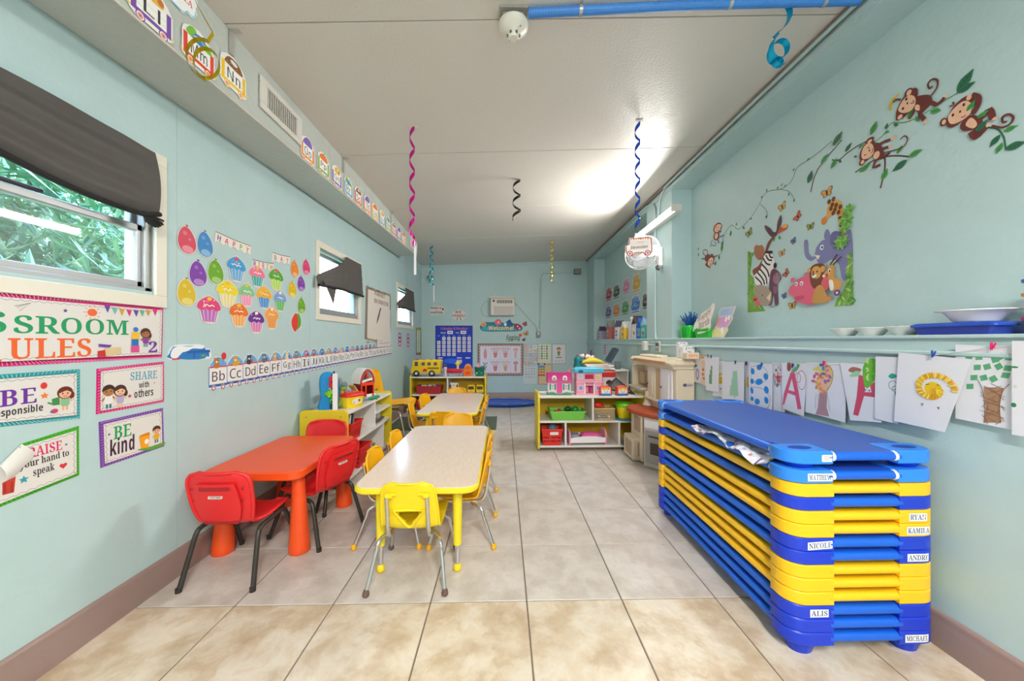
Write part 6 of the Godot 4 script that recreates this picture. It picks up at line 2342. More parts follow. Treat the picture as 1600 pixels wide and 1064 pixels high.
func left_wall() -> void:
	var m := bordered([1.644,1.272, 1.638,1.042, 0.68, 1.036, 0.68, 1.27], "d81878", 0.016, "f4a8cc")
	m.c("12945c").text("SROOM", 1.315,1.172,.058,.34, "Droid Serif", true)
	m.text("CLAS", 0.998, 1.176, 0.066, 0.262, "Droid Serif", true)
	m.c("e8622a").text("ULES", 1.243,1.094,.067,.222, "Droid Serif", true)
	m.text("R", 1.085, 1.095, 0.08, 0.066, "Droid Serif", true)
	m.c("6a666c").line([1.147,1.229,1.186,1.243,1.159,1.215,1.153,1.226,1.186,1.243], 0.0016)
	m.c("5a3c98").star(1.276,1.225, 0.008)
	m.c("e8642c").dot(1.357,1.225,.016,.014)
	for i in 10:
		var a := TAU * i / 10
		m.stroke(PackedVector2Array([Vector2(1.357,1.225) + Vector2(0.02, 0).rotated(a), Vector2(1.357,1.225) + Vector2(0.028, 0).rotated(a)]), 0.002)
	var fl := [1.406,1.25,1.432,1.245,1.458,1.242,1.486,1.241,1.513,1.241,1.538,1.243,1.563,1.246,1.593,1.251]
	for i in 8:
		m.c(["5c3ca0", "6ab4b4", "c8982a", "d8287c", "5c3ca0", "5ab08c", "c8982a", "d8287c"][i])
		m.poly([fl[i * 2] - 0.011, fl[i * 2 + 1] + 0.007, fl[i * 2] + 0.011, fl[i * 2 + 1] + 0.005, fl[i * 2] + 0.002, fl[i * 2 + 1] - 0.022])
	kid(m, 1.553,1.132, 0.085, "4a2a20", "a8683c", "8a3c90", "6a8ac0")
	m.c("2a78c8").dot(1.512,1.166,.01,.01).c("f0b81c").rect(1.495,1.126,1.526,1.154).c("1e70b8").rect(1.495,1.099,1.523,1.126).c("d84a90").rect(1.493,1.071,1.526,1.098)
	m.c("6a2ca0").text("2", 1.584,1.092,.048,.037, "Droid Serif")
	m.c("c8282c").poly([1.373,1.08,1.422,1.088,1.409,1.058,1.373,1.057]).c("6a3ca8").poly([1.377,1.107,1.422,1.102,1.413,1.093,1.377,1.096]).c("d8c090").poly([1.397,1.091,1.454,1.092,1.456,1.068,1.401,1.058])
	hang("poster", "wide classroom rules poster with pink striped border under the near window", "poster", m, "L")

	m = bordered([1.328,1.015,1.328,.834, 0.92, 0.872, 0.92, 1.015], "2a98a0", 0.014, "a8dce0")
	m.c("6a2c9c").text("E", 1.185,.94,.05,.038, "Droid Serif").text("B", 1.138,.94,.051,.04, "Droid Serif")
	m.c("2e2a30").text("responsible", 1.16,.893,.033,.121, "Droid Sans", true, 0.0)
	kid(m, 1.28,.915, 0.088, "6a2420", "e8b08c", "8ab890", "e8b08c")
	m.c("3a8a4a").poly([1.243,.919,1.263,.924,1.265,.896,1.244,.897]).line([1.244,.902,1.232,.909], 0.005)
	m.c("d83034").dot(1.222,.968,.009,.011).c("e8762c").star(1.224,.934, 0.012).c("d0465c").dot(1.25,.877,.01,.008).c("7a5ca8").dot(1.243,.876,.005,.005)
	hang("poster", "teal bordered poster about being responsible, girl with a green watering can", "poster", m, "L", "behaviour posters")

	m = bordered([1.325,.808,1.326,.627, 0.92, 0.585, 0.92, 0.68, 1.134,.735,1.17,.787], "4ab428", 0.012, "1c6a20")
	m.c("d82868").text("RAISE", 1.227,.753,.033,.089, "Droid Serif", true, 0.03)
	m.c("2e2a30").text("your hand to", 1.227,.717,.032,.128, "Droid Serif", true, 0.03).text("speak", 1.223,.683,.035,.055, "Droid Serif", true, 0.03)
	m.c("d8303c").heart(1.275,.68, 0.011).c("2a98a8").star(1.173,.671, 0.013).c("4a4a78").star(1.283,.752, 0.005)
	m.c("c03a2c").poly([1.124,.68,1.154,.689,1.15,.64,1.124,.642]).c("a02a20").rect(1.127,.645,1.132,.677).rect(1.143,.643,1.147,.676)
	var rp := hang("poster", "green bordered poster about raising hands, its corner peeling off the wall", "poster", m, "L", "behaviour posters")
	var fl2 := M.new()
	var oc: Vector2 = m.org
	fl2.sheet(func(u, v):
		var a := Vector2(1.17,.787).lerp(Vector2(1.121,.735), v)
		var b := Vector2(1.201,.747).lerp(Vector2(1.159,.699), v)
		if v > 0.5: b = b.lerp(Vector2(1.121,.682), (v - 0.5) * 1.6)
		var p := a.lerp(b, u) - oc
		return Vector3(p.x, p.y, 0.003 + 0.013 * sin(u * 2.4) * (0.5 + 0.5 * v)), 10, 8, 0.0006)
	part(rp, "curled_corner", fl2, mat("dcd9d4", 0.6), "white back of the curled corner")

	m = bordered([1.381,1.012,1.648,1.024,1.648,.839,1.379,.838], "d81878", 0.011, "f8b4d4")
	m.c("5aa0b8").text("SHARE", 1.555,.97,.035,.113, "Droid Serif", true, -0.02)
	m.c("2e2a30").text("with", 1.554,.931,.027,.043, "Droid Sans").text("others", 1.554,.895,.034,.08, "Droid Sans")
	kid(m, 1.418,.899, 0.098, "3a2420", "b07844", "e8e4e4", "2a7a80", false)
	kid(m, 1.459,.895, 0.095, "4a2824", "ecb898", "b0a8d0", "ecb898")
	m.c("c83c58").star(1.495,.89, 0.009).star(1.598,.932, 0.004)
	hang("poster", "pink bordered sharing poster with two children, right under the large rules poster", "poster", m, "L", "behaviour posters")

	m = bordered([1.388,.807,1.643,.813,1.648,.636,1.394,.628], "7a3ca4", 0.012, "c8a0dc")
	m.c("1c9c58").text("BE", 1.469,.751,.051,.067, "Droid Serif", true, 0.0)
	m.c("3a1c3c").text("kind", 1.469,.697,.067,.091, "Droid Sans", true, 0.0)
	m.c("f0a018").poly([1.533,.708,1.579,.709,1.572,.652,1.542,.651]).c("d8800c").poly([1.539,.716,1.576,.72,1.58,.708,1.532,.707]).c("f6ece0").dot(1.565,.682,.009,.011)
	kid(m, 1.608,.701, 0.08, "4a2c20", "e8b08c", "e0b030", "4a6a9a", false)
	m.c("5aa03c").blob([1.526,.658,1.579,.654,1.643,.656,1.639,.643,1.579,.64]).c("6a3ca0").star(1.419,.751, 0.006)
	hang("poster", "purple bordered kindness poster with a boy at an orange bin", "poster", m, "L", "behaviour posters")

	# birthday display
	for b in [["red", "topmost of the cut-outs by the near window", "d4455c", 1.762,1.612,.052,.07], ["blue", "right of the big red one", "3a86c8", 1.867,1.62,.05,.069], ["purple", "under the big blue one", "7c3aa8", 1.825,1.459,.053,.068],
		["green", "left of the cupcakes", "6aa81c", 1.935,1.489,.054,.068], ["yellow", "lowest at the left", "d8b81c", 1.76,1.355,.052,.069], ["orange", "small, right of the cupcakes", "e8821c", 2.652,1.651,.05,.063],
		["pink", "small, nearest the middle window", "d8386c", 2.806,1.696,.054,.062], ["purple", "small, right of the small yellow one", "7c3aa8", 2.736,1.555,.053,.061], ["yellow", "small, under the small orange one", "d8b81c", 2.622,1.495,.053,.062],
		["green", "small, under the small purple one", "6aa81c", 2.74,1.387,.053,.063]]:
		balloon(b)
	m = M.new()
	m.c("e8e2d0").card(M.round_poly(M.pv([2.67,1.331,2.728,1.308,2.74,1.235,2.717,1.206,2.678,1.21,2.659,1.178,2.618,1.216,2.611,1.273])), 0.001)
	m.c("58a81c").blob([2.685,1.323,2.728,1.299,2.732,1.234,2.685,1.21]).c("d83830").blob([2.67,1.326,2.696,1.278,2.69,1.215,2.656,1.186,2.621,1.225,2.618,1.274])
	hang("cake_cutout", "red and green cut-out lowest at the right of the birthday display", "cutout", m, "L")
	for b in [["blue", "3a9cd8", "6aa8d8", 2.084,1.536,.076,.071], ["pink", "f0789c", "3aa8a0", 2.256,1.525,.074,.064], ["green", "4ca82c", "b0d858", 2.441,1.538,.079,.072], ["yellow", "f0d81c", "e8d898", 2.019,1.384,.08,.072],
		["mint", "84c890", "f090b4", 2.165,1.396,.068,.067], ["golden", "f0b020", "3a88d0", 2.32,1.4,.076,.07], ["pale blue", "7aa4d8", "5ab858", 2.483,1.395,.072,.069], ["magenta", "e0407c", "b868b8", 1.894,1.284,.078,.069],
		["orange", "e8701c", "f0a450", 2.103,1.271,.077,.068], ["violet", "6a2c98", "d878b8", 2.248,1.238,.075,.068], ["peach", "f0a040", "e88c28", 2.395,1.272,.073,.071]]:
		cupcake(b)
	for b in [["HAPPY", [1.935,1.708,2.199,1.699,2.196,1.639,1.929,1.65], [2.071,1.673,.031,.24], -0.16], ["BIRTH", [2.213,1.621,2.416,1.639,2.403,1.584,2.213,1.573], [2.317,1.604,.033,.173], -0.05], ["DAY", [2.401,1.711,2.6,1.728,2.596,1.666,2.397,1.649], [2.502,1.696,.035,.168], -0.05]]:
		m = M.new()
		var f: Array = b[1]
		var o := PackedVector2Array([Vector2(f[0], f[1]), Vector2((f[0] + f[2]) / 2, (f[1] + f[3]) / 2 - 0.004), Vector2(f[2], f[3]), Vector2(f[4], f[5])])
		var n: int = b[0].length()
		var lo0 := Vector2(f[4], f[5])
		var lo1 := Vector2(f[6], f[7])
		for i in n:
			o.append(lo0.lerp(lo1, (i + 0.5) / n) + Vector2(0, 0.016))
			o.append(lo0.lerp(lo1, (i + 1.0) / n))
		m.c("ece4d8").card(o, 0.001)
		m.c("6a4a3a").line([f[0], f[1], (f[0] + f[2]) / 2, (f[1] + f[3]) / 2 - 0.004, f[2], f[3]], 0.004)
		for i in n:
			var p := Vector2(f[0], f[1]).lerp(Vector2(f[2], f[3]), (i + 0.5) / n).lerp(lo1.lerp(lo0, (i + 0.5) / n), 0.48)
			m.c(["7a3c98", "d8486c", "d84a88", "5ab05a", "e0782c"][i % 5]).text(b[0][i], p.x, p.y, 0.03, 0.0, "Droid Sans", true, b[3])
		hang("paper_banner", "white zigzag banner piece reading %s in the birthday display" % b[0], "banner", m, "L", "birthday banner pieces", 0.001)

	# paper train with the alphabet
	m = M.new()
	m.c("e2eef4").card(M.round_poly(M.pv([1.674,1.031,1.669,1.062,1.68,1.086,1.702,1.098,1.74,1.102,1.789,1.1,1.831,1.102,1.858,1.09,1.858,1.078,1.899,1.077,1.906,1.056,1.899,1.025,1.78,1.027]), 3), 0.0008)
	m.c("2a78c0").blob([1.678,1.036,1.675,1.062,1.687,1.082,1.71,1.092,1.858,1.086,1.867,1.027]).c("eceef2").blob([1.683,1.041,1.681,1.062,1.695,1.084,1.725,1.093,1.78,1.09,1.858,1.097,1.853,1.078,1.797,1.08,1.764,1.066,1.74,1.062,1.71,1.036])
	m.c("1c5cb0").poly([1.76,1.068,1.899,1.072,1.902,1.058,1.764,1.056]).c("1c5cb0").rect(1.799,1.033,1.809,1.059).rect(1.883,1.035,1.894,1.062).c("5aa85a").dot(1.859,1.042,.014,.007).c("d8302c").poly([1.687,1.036,1.725,1.035,1.725,1.028,1.687,1.029])
	hang("train_engine", "paper train engine with white steam cloud leading the alphabet train", "cutout", m, "L")
	var tr := thing("alphabet_train", "long paper train with cars lettered B to Z along the left wall", "wall frieze", Vector3(-1.554, 0, 0))
	tr.basis = Basis(Vector3(0, 0, -1), Vector3.UP, Vector3(1, 0, 0))
	var cols := ["b8783c", "d8a02c", "3a3a48", "6a6a78", "d0a868", "e8d8a8", "8a8078", "d86a7c", "b06a4a", "4a78b8", "e0a81c", "8a7a98", "e8b878", "2a68b8", "d888a8", "7a4a3a", "4a8a6a", "c8583c", "5a5a8a", "c8a84a", "3a98a8", "9a5a78", "6a9a4a", "d8783a", "4a5aa8"]
	for i in 25:
		var s := 1.892 + 0.1213 * i
		var y := 0.862 + 0.0231 * (s - 1.89) * 0.95
		var c := M.new()
		c.org = Vector2.ZERO
		var w := 0.1208
		c.c("e9eef2").card(M.pv([s, y, s + w, y, s + w, y + 0.118, s + w * 0.92, y + 0.145, s + w * 0.7, y + 0.168, s + w * 0.35, y + 0.172, s + w * 0.1, y + 0.14, s, y + 0.118]), 0.0006, true)
		c.c("6aa8dc").blob([s + w * 0.1, y + 0.118, s + w * 0.16, y + 0.14, s + w * 0.4, y + 0.166, s + w * 0.7, y + 0.162, s + w * 0.92, y + 0.14, s + w * 0.96, y + 0.118])
		c.c("ece9e8").rect(s + 0.003, y + 0.02, s + w - 0.002, y + 0.112)
		c.c("d8302c").rect(s, y + 0.111, s + w, y + 0.118)
		c.c("1f56a8").rect(s, y + 0.008, s + w, y + 0.022)
		c.c("4a88cc").rect(s - 0.001, y + 0.02, s + 0.0035, y + 0.112)
		for q in [0.26, 0.78]: c.c("dce6f0").dot(s + w * q, y + 0.002, 0.0165).c("2a4a90").dot(s + w * q, y + 0.002, 0.0145).c("f0a898").dot(s + w * q, y + 0.002, 0.0105).c("f6ded6").dot(s + w * q, y + 0.002, 0.005)
		var ch := String.chr(66 + i)
		c.c("3a3a42").text(ch + ch.to_lower(), s + w * 0.52, y + 0.066, 0.056, w * 0.7, "Droid Sans", false)
		var f: String = cols[i]
		var fx := s + w * (0.42 if i % 2 == 0 else 0.52)
		c.c(f).dot(fx, y + 0.122, 0.022, 0.016).dot(fx, y + 0.146, 0.017, 0.016).dot(fx - 0.013, y + 0.159, 0.006).dot(fx + 0.013, y + 0.159, 0.006)
		c.c("f0dcc0").dot(fx, y + 0.142, 0.008, 0.006).c("221c22").dot(fx - 0.006, y + 0.15, 0.002).dot(fx + 0.006, y + 0.15, 0.002)
		if i == 0: c.c("d82c30").dot(s + w * 0.82, y + 0.172, 0.017, 0.02).c("5a5a5a").line([s + w * 0.8, y + 0.153, s + w * 0.72, y + 0.12], 0.001)
		else: c.c(cols[(i * 7 + 3) % 25]).dot(fx + 0.024, y + 0.128, 0.009, 0.01)
		part(tr, "train_car", c, vmat(0.55))

	# bulletin poster between the windows, sheets pinned to it
	m = M.new()
	m.c("8a7a6c").card(M.pv([4.008,1.734,4.872,1.752,4.872,1.075,3.973,1.137]), 0.004)
	var g := RandomNumberGenerator.new()
	g.seed = 9
	for i in 60: m.c(["c8b8a0", "6a584a", "b0a08c", "d8c8b0"][i % 4]).dot(4.0 + 0.012 + 0.85 * g.randf(), (1.74 if i % 2 else 1.105) + 0.012 * g.randf() - 0.01, 0.009)
	m.c("e2dad2").poly([4.053,1.707,4.822,1.721,4.822,1.092,4.025,1.158])
	m.c("8a6450").text("PARENT", 4.447,1.688,.048,.363, "Droid Sans", true).text("INFORMATION", 4.5,1.6,.052,.515, "Droid Sans", true)
	hang("bulletin_board", "parent information board with brown patterned border between two windows", "board", m, "L")
	for e in [["white paper sheet, upper left on the information board", "d6d2cc", [4.064,1.502,4.338,1.506,4.33,1.337,4.05,1.35]], ["white paper sheet, upper right on the information board", "dcd8d4", [4.472,1.541,4.847,1.535,4.837,1.354,4.472,1.344]], ["yellow paper sheet, lower left on the information board", "d8d0a0", [4.053,1.302,4.326,1.3,4.314,1.124,4.036,1.144]],
		["white paper sheet hanging below the information board's edge", "dedad8", [4.354,1.316,4.837,1.354,4.888,1.042,4.346,1.036]]]:
		m = M.new()
		m.c(e[1]).card(M.pv(e[2]), 0.0006)
		var f: Array = e[2]
		for i in 8:
			var t := (i + 1.0) / 9.5
			m.c("a09a98").stroke(PackedVector2Array([Vector2(f[0], f[1]).lerp(Vector2(f[6], f[7]), t).lerp(Vector2(f[2], f[3]).lerp(Vector2(f[4], f[5]), t), 0.12), Vector2(f[0], f[1]).lerp(Vector2(f[6], f[7]), t).lerp(Vector2(f[2], f[3]).lerp(Vector2(f[4], f[5]), t), 0.6 + 0.28 * g.randf())]), 0.006)
		hang("paper_sheet", e[0], "paper", m, "L", "sheets on the information board", 0.006)
	m = M.new()
	m.c("6a4a42").card(M.pv([4.45,1.531,4.472,1.526,4.387,1.392,4.326,1.329,4.346,1.389]), 0.003)
	hang("pencil", "dark pencil shaped pointer in the middle of the information board", "pointer", m, "L", "", 0.009)
	for e in [["purple vertical lettering strip under the far window, left one", [5.172,1.23,5.434,1.208,5.434,1.005,5.172,1.037]], ["purple vertical lettering strip under the far window, right one", [5.626,1.23,5.9,1.212,5.915,.985,5.647,1.01]]]:
		m = M.new()
		m.c("cfc6d4").card(M.pv(e[1]), 0.0006)
		var f: Array = e[1]
		for i in 3: m.c(["a8507c", "5a2c7c", "a86a7c"][i]).ring((f[0] + f[2]) / 2, lerpf(f[1], f[7], (i + 0.6) / 3.2), 0.07, 0.035, 0.022)
		hang("letter_strip", e[0], "sign", m, "L", "lettering strips")
	m = M.new()
	m.c("4f8a5a").card(M.pv([6.278,1.345,6.669,1.36,6.669,.843,6.278,.881]), 0.0008)
	m.c("e6e2c8").rect(6.33, 0.9, 6.6, 1.3).c("c8a42c").rect(6.3, 1.3, 6.65, 1.34).c("a8503c").rect(6.3, 0.86, 6.64, 0.9)
	for i in 8: m.c("4a5a8a").text(str(8 - i), 6.46, 0.93 + i * 0.047, 0.03, 0.07)
	hang("number_chart", "narrow green number chart at the left wall's far end", "chart", m, "L")
	blinds()

func balloon(b: Array) -> void:
	var m := M.new()
	var x: float = b[3]; var y: float = b[4]; var rx: float = b[5]; var ry: float = b[6]
	var o := PackedVector2Array()
	var inn := PackedVector2Array()
	for i in 28:
		var a := TAU * i / 28
		var k := 1.0 + 0.1 * sin(a)
		var e := Vector2(cos(a) * rx * (1.0 - 0.22 * sin(a)), sin(a) * ry).rotated(0.12)
		o.append(Vector2(x, y) + e)
		inn.append(Vector2(x, y) + e * 0.93)
	m.c("e4dcd8").card(o, 0.001)
	m.c(b[2]).face(inn)
	var lt := Color(b[2]).lerp(Color.WHITE, 0.4).to_html(false)
	m.c(lt).dot(x + rx * 0.1, y - ry * 0.62, rx * 0.6, ry * 0.25)
	m.c(Color(b[2]).lerp(Color.WHITE, 0.25).to_html(false)).dot(x - rx * 0.2, y + ry * 0.45, rx * 0.22, ry * 0.14).dot(x + rx * 0.3, y + ry * 0.1, rx * 0.16, ry * 0.1)
	m.c(Color(b[2]).lerp(Color.BLACK, 0.25).to_html(false)).dot(x, y + ry * 1.0, rx * 0.14, ry * 0.06)
	hang("paper_balloon", "%s paper balloon %s in the birthday display" % [b[0], b[1]], "cutout", m, "L", "birthday balloon cut-outs", 0.002)

func cupcake(b: Array) -> void:
	var m := M.new()
	var x: float = b[3]; var y: float = b[4]; var rx: float = b[5]; var ry: float = b[6]
	var o := M.round_poly(M.pv([x - rx * 0.5, y - ry, x + rx * 0.5, y - ry, x + rx * 0.8, y - ry * 0.05, x + rx * 1.02, y + ry * 0.1, x + rx * 0.85, y + ry * 0.55, x + rx * 0.4, y + ry * 0.9, x, y + ry * 1.08, x - rx * 0.45, y + ry * 0.88, x - rx * 0.9, y + ry * 0.5, x - rx * 1.02, y + ry * 0.08, x - rx * 0.8, y - ry * 0.05]), 3)
	m.c("e8dcd2").card(o, 0.001)
	m.c(b[2]).poly([x - rx * 0.48, y - ry * 0.95, x + rx * 0.48, y - ry * 0.95, x + rx * 0.74, y, x - rx * 0.74, y])
	m.c(Color(b[2]).lerp(Color.WHITE, 0.35).to_html(false))
	for i in 4: m.poly([x + rx * (-0.4 + i * 0.24), y - ry * 0.94, x + rx * (-0.3 + i * 0.24), y - ry * 0.94, x + rx * (-0.42 + i * 0.36), y, x + rx * (-0.58 + i * 0.36), y])
	m.c(b[1]).blob([x - rx * 0.96, y + ry * 0.1, x - rx * 0.6, y - ry * 0.1, x - rx * 0.3, y + ry * 0.02, x, y - ry * 0.1, x + rx * 0.3, y + ry * 0.02, x + rx * 0.6, y - ry * 0.1, x + rx * 0.96, y + ry * 0.1, x + rx * 0.8, y + ry * 0.52, x + rx * 0.4, y + ry * 0.84, x, y + ry * 1.0, x - rx * 0.4, y + ry * 0.84, x - rx * 0.84, y + ry * 0.5])
	var g := RandomNumberGenerator.new()
	g.seed = int(x * 1000)
	for i in 10: m.c(["fff2c8", "f8a0b8", Color(b[1]).lerp(Color.BLACK, 0.3).to_html(false), "ffffff"][i % 4]).dot(x + rx * g.randf_range(-0.6, 0.6), y + ry * g.randf_range(0.12, 0.75), rx * 0.05, ry * 0.045)
	m.c(["f0c02c", "e04a5a", "fff0e0"][int(x * 100) % 3]).dot(x, y + ry * 0.8, rx * 0.2, ry * 0.14)
	m.c("fbeee4").line([x - rx * 0.42, y + ry * 0.24, x - rx * 0.2, y + ry * 0.36, x, y + ry * 0.24, x + rx * 0.2, y + ry * 0.34, x + rx * 0.42, y + ry * 0.24], rx * 0.07, 3)
	hang("paper_cupcake", "paper cupcake with %s icing in the birthday display" % b[0], "cutout", m, "L", "birthday cupcake cut-outs", 0.0015)

func blinds() -> void:
	var bl := mat("56514f", 0.7)
	bl.normal_enabled = true
	bl.normal_texture = noise(0.03, 55, 256, FastNoiseLite.TYPE_SIMPLEX_SMOOTH, 3, null, 4.0)
	bl.normal_scale = 0.4
	bl.uv1_triplanar = true
	# near window: broad pleated shade bulging outwards, gathered at its right end
	var o := thing("pleated_shade", "large dark pleated paper shade over the near window", "blind", Vector3.ZERO)
	var m := M.new()
	m.sheet(func(u, v):
		var z := lerpf(-0.735, -1.585, u)
		var yt := 1.945
		var hh := lerpf(0.235, 0.30, smoothstep(0.2, 0.85, u)) * (1.0 - 0.1 * smoothstep(0.9, 1.0, u))
		var pl := 0.022 * absf(fposmod(v * 7.0, 2.0) - 1.0) * (1.0 - smoothstep(0.8, 1.0, u))
		return Vector3(-1.538 + 0.03 * sin(v * 2.2) * (0.6 + 0.4 * u) + pl + 0.004 * sin(u * 14.0 + v * 3.0), yt - hh * v + 0.006 * sin(u * 9.0) * v, z), 30, 36, 0.002)
	part(o, "shade", m, bl)
	m = M.new()
	var pts := []
	for i in 14:
		var u := i / 13.0
		var hh := lerpf(0.235, 0.30, smoothstep(0.2, 0.85, u)) * (1.0 - 0.1 * smoothstep(0.9, 1.0, u))
		pts.append(Vector3(-1.5, 1.937 - hh + 0.006 * sin(u * 9.0), lerpf(-0.735, -1.57, u)))
	m.tube(pts, 0.013, 8, 1, 0.8)
	part(o, "folded_hem", m, mat("1c1a1a", 0.8))
	m = M.new()
	for i in 11:
		var a := -0.5 + i * 0.16
		m.tube([Vector3(-1.5, 1.655, -1.5), Vector3(-1.495 + 0.004 * (i % 3), 1.655 - cos(a) * 0.07 + 0.02, -1.52 - sin(a + 0.3) * 0.06)], 0.0045, 5)
	part(o, "gathered_end", m, mat("1a1818", 0.8)).set_meta("kind", "stuff")
	for e in [[2, -2.95, -3.86, 1.955, 0.34, "dark shade drooping across the middle window, torn loose at its left"], [3, -5.14, -6.07, 1.965, 0.33, "dark shade hanging askew over the far left window"]]:
		o = thing("pleated_shade", e[5], "blind", Vector3.ZERO)
		m = M.new()
		var z0: float = e[1]
		var z1: float = e[2]
		var fold := 0.6 if e[0] == 2 else 0.45
		m.sheet(func(u, v):
			# right part still fastened along the top, left part fallen forward and down
			var k := clampf((fold - u) / fold, 0.0, 1.0)
			var yt: float = e[3] - 0.02 - 0.29 * k
			var hh: float = e[4] - 0.27 * k
			return Vector3(-1.535 + 0.02 * v + 0.05 * sin(PI * minf(k * 1.2, 1.0)) * (1.0 - 0.4 * v) + 0.003 * absf(fposmod(v * 9.0, 2.0) - 1.0), yt - hh * v, lerpf(z0 + 0.04, z1 + 0.035, u)), 24, 24, 0.002)
		part(o, "shade", m, bl)
		m = M.new()
		var p2 := []
		for i in 12:
			var u := i / 11.0
			var k := clampf((fold - u) / fold, 0.0, 1.0)
			p2.append(Vector3(-1.51 + 0.03 * sin(PI * minf(k * 1.2, 1.0)), e[3] - 0.02 - 0.29 * k - (e[4] - 0.27 * k), lerpf(z0 + 0.04, z1 + 0.035, u)))
		m.tube(p2, 0.012, 7)
		part(o, "folded_hem", m, mat("1f1d1c", 0.8))
		if e[0] == 2:
			m = M.new()
			m.xf = Transform3D(Basis(Vector3(0, 0, -1), Vector3.UP, Vector3(1, 0, 0)), Vector3(-1.5, 0, 0))
			m.ext(M.pv([2.965, 1.62, 3.2, 1.615, 3.14, 1.43]), 0.0, 0.002)
			part(o, "torn_flap", m, bl)

# ---------------------------------------------------------------- back wall
func frame_card(f: Array, edge: String, fill: String, w: float, th := 0.0015) -> M:
	var m := M.new()
	m.c(edge).card(M.pv(f), th)
	m.c(fill).rect(f[0] + w, f[5] + w, f[2] - w, f[1] - w)
	return m

func back_wall() -> void:
	var g := RandomNumberGenerator.new()
	g.seed = 2
	# calendar pocket chart
	var m := frame_card([-1.293, 1.403, -0.589, 1.403, -0.589, 0.59, -1.293, 0.59], "0c2c90", "1238b8", 0.012, 0.003)
	m.c("e8787c").text("Calendar & Weather", -.938,1.348,.047,.515, "Droid Serif", true)
	m.c("dfe6f4").text("Month", -1.144,1.266,.029,.091).text("Year", -.876,1.266,.029,.064)
	m.c("e4e8f2").rect(-1.068,1.242,-.963,1.305).rect(-.817,1.243,-.711,1.305).c("8a8aa8").rect(-1.046,1.264,-.984,1.283).rect(-.795,1.264,-.733,1.283)
	var d := 1
	for r in 6:
		for q in 7:
			var x := lerpf(-1.228, -0.654, q / 6.0)
			if r == 0:
				m.c("c8d4f0").text("SMTWTFS"[q], x, 1.208, 0.018, 0.028)
				continue
			var y := 1.158 - (r - 1) * 0.0745
			if (r == 1 and q == 0) or d > 31: continue
			m.c("e6e4ec" if r % 2 else "ecdfe4").rect(x - 0.032, y - 0.032, x + 0.032, y + 0.03)
			m.c("9a4a6a" if q == 0 else "4a4a78").text(str(d), x, y, 0.028)
			d += 1
	m.c("2a6ae0").dot(-1.0, 0.73, 0.14, 0.05)
	for e in [[-1.2, 0.79], [-0.84, 0.79], [-0.68, 0.79]]: m.c("dfe6f4").rect(e[0] - 0.045, e[1] - 0.01, e[0] + 0.045, e[1] + 0.01)
	for e in [[-1.2, 0.73], [-0.84, 0.73]]: m.c("e2d2d8").rect(e[0] - 0.05, e[1] - 0.035, e[0] + 0.05, e[1] + 0.025)
	hang("calendar_chart", "blue calendar pocket chart with rows of white day cards", "chart", m, "B")

	# small signs
	m = M.new()
	m.c("e4dcd8").card(M.round_poly(M.pv([-1.389,1.74,-1.317,1.776,-1.199,1.771,-1.123,1.74,-1.123,1.649,-1.172,1.613,-1.29,1.603,-1.377,1.607,-1.395,1.676]), 3), 0.001)
	m.c("4a3a38").text("MAKE", -1.308,1.736,.04,.138).text("HAPPEN", -1.271,1.649,.04,.218).c("d8787c").text("it", -1.275,1.695,.022,.036).dot(-1.202,1.735,.022,.018).c("3a2a2c").dot(-1.152,1.713,.016,.022)
	hang("word_sign", "white cut-out sign reading make it happen, left of the calendar's top", "sign", m, "B", "", 0.001)
	m = M.new()
	m.c("e8dcd8").card(M.oval(-.85,1.6,.135,.099, 0.0, 24), 0.001)
	m.c("6a4040").text("YOURSELF", -.852,1.591,.044,.251).c("c84a48").text("BE", -.855,1.659,.044,.113).c("3a2a2c").line([-.872,1.558,-.886,1.509], 0.012).line([-.832,1.558,-.808,1.509], 0.012)
	hang("word_sign", "round white cut-out sign reading be yourself above the calendar", "sign", m, "B", "", 0.001)

	# window air conditioner set in the wall, its cord
	var o := thing("air_conditioner", "white window air conditioner set high in the back wall", "air conditioner", Vector3(-0.022, 1.75, -6.7))
	m = M.new()
	m.box(Vector3(0, 0.0, 0.06), Vector3(0.45, 0.32, 0.12), 0.012)
	part(o, "body", m, mat("e6e0d8", 0.45))
	m = M.new()
	m.box(Vector3(0.0, 0.18, 0.05), Vector3(0.47, 0.03, 0.1), 0.004)
	part(o, "top_flange", m, mat("dcd8c8", 0.5))
	m = M.new()
	for i in 6: m.box(Vector3(-0.085 + i * 0.05, 0.098, 0.122), Vector3(0.042, 0.06, 0.006), 0.001)
	part(o, "outlet_louver", m, mat("8f8a86", 0.5)).set_meta("kind", "stuff")
	m = M.new()
	m.box(Vector3(0.02, -0.065, 0.121), Vector3(0.36, 0.15, 0.006), 0.002)
	for i in 9: m.box(Vector3(0.02, -0.128 + i * 0.016, 0.126), Vector3(0.34, 0.006, 0.006), 0.001)
	part(o, "intake_grille", m, mat("d6ccc8", 0.5))
	m = M.new()
	m.xf = Transform3D(Basis(Vector3.RIGHT, PI / 2), Vector3(-0.165, 0.112, 0.12))
	m.lathe([[0, 0], [0.022, 0.0], [0.018, 0.012], [0, 0.012]], Vector3.ZERO, 16)
	part(o, "knob", m, mat("3a3634", 0.4))
	m = M.new()
	m.tube([Vector3(0.2, 1.84, -6.66), Vector3(0.3, 1.75, -6.69), Vector3(0.42, 1.6, -6.692), Vector3(0.56, 1.45, -6.692), Vector3(0.62, 1.38, -6.68), Vector3(0.64, 1.3, -6.68)], 0.006, 6, 5)
	solo("power_cable", "pale power cord running from the air conditioner to the switch box", "cord", m, mat("b8c4c0", 0.5))
	m = M.new()
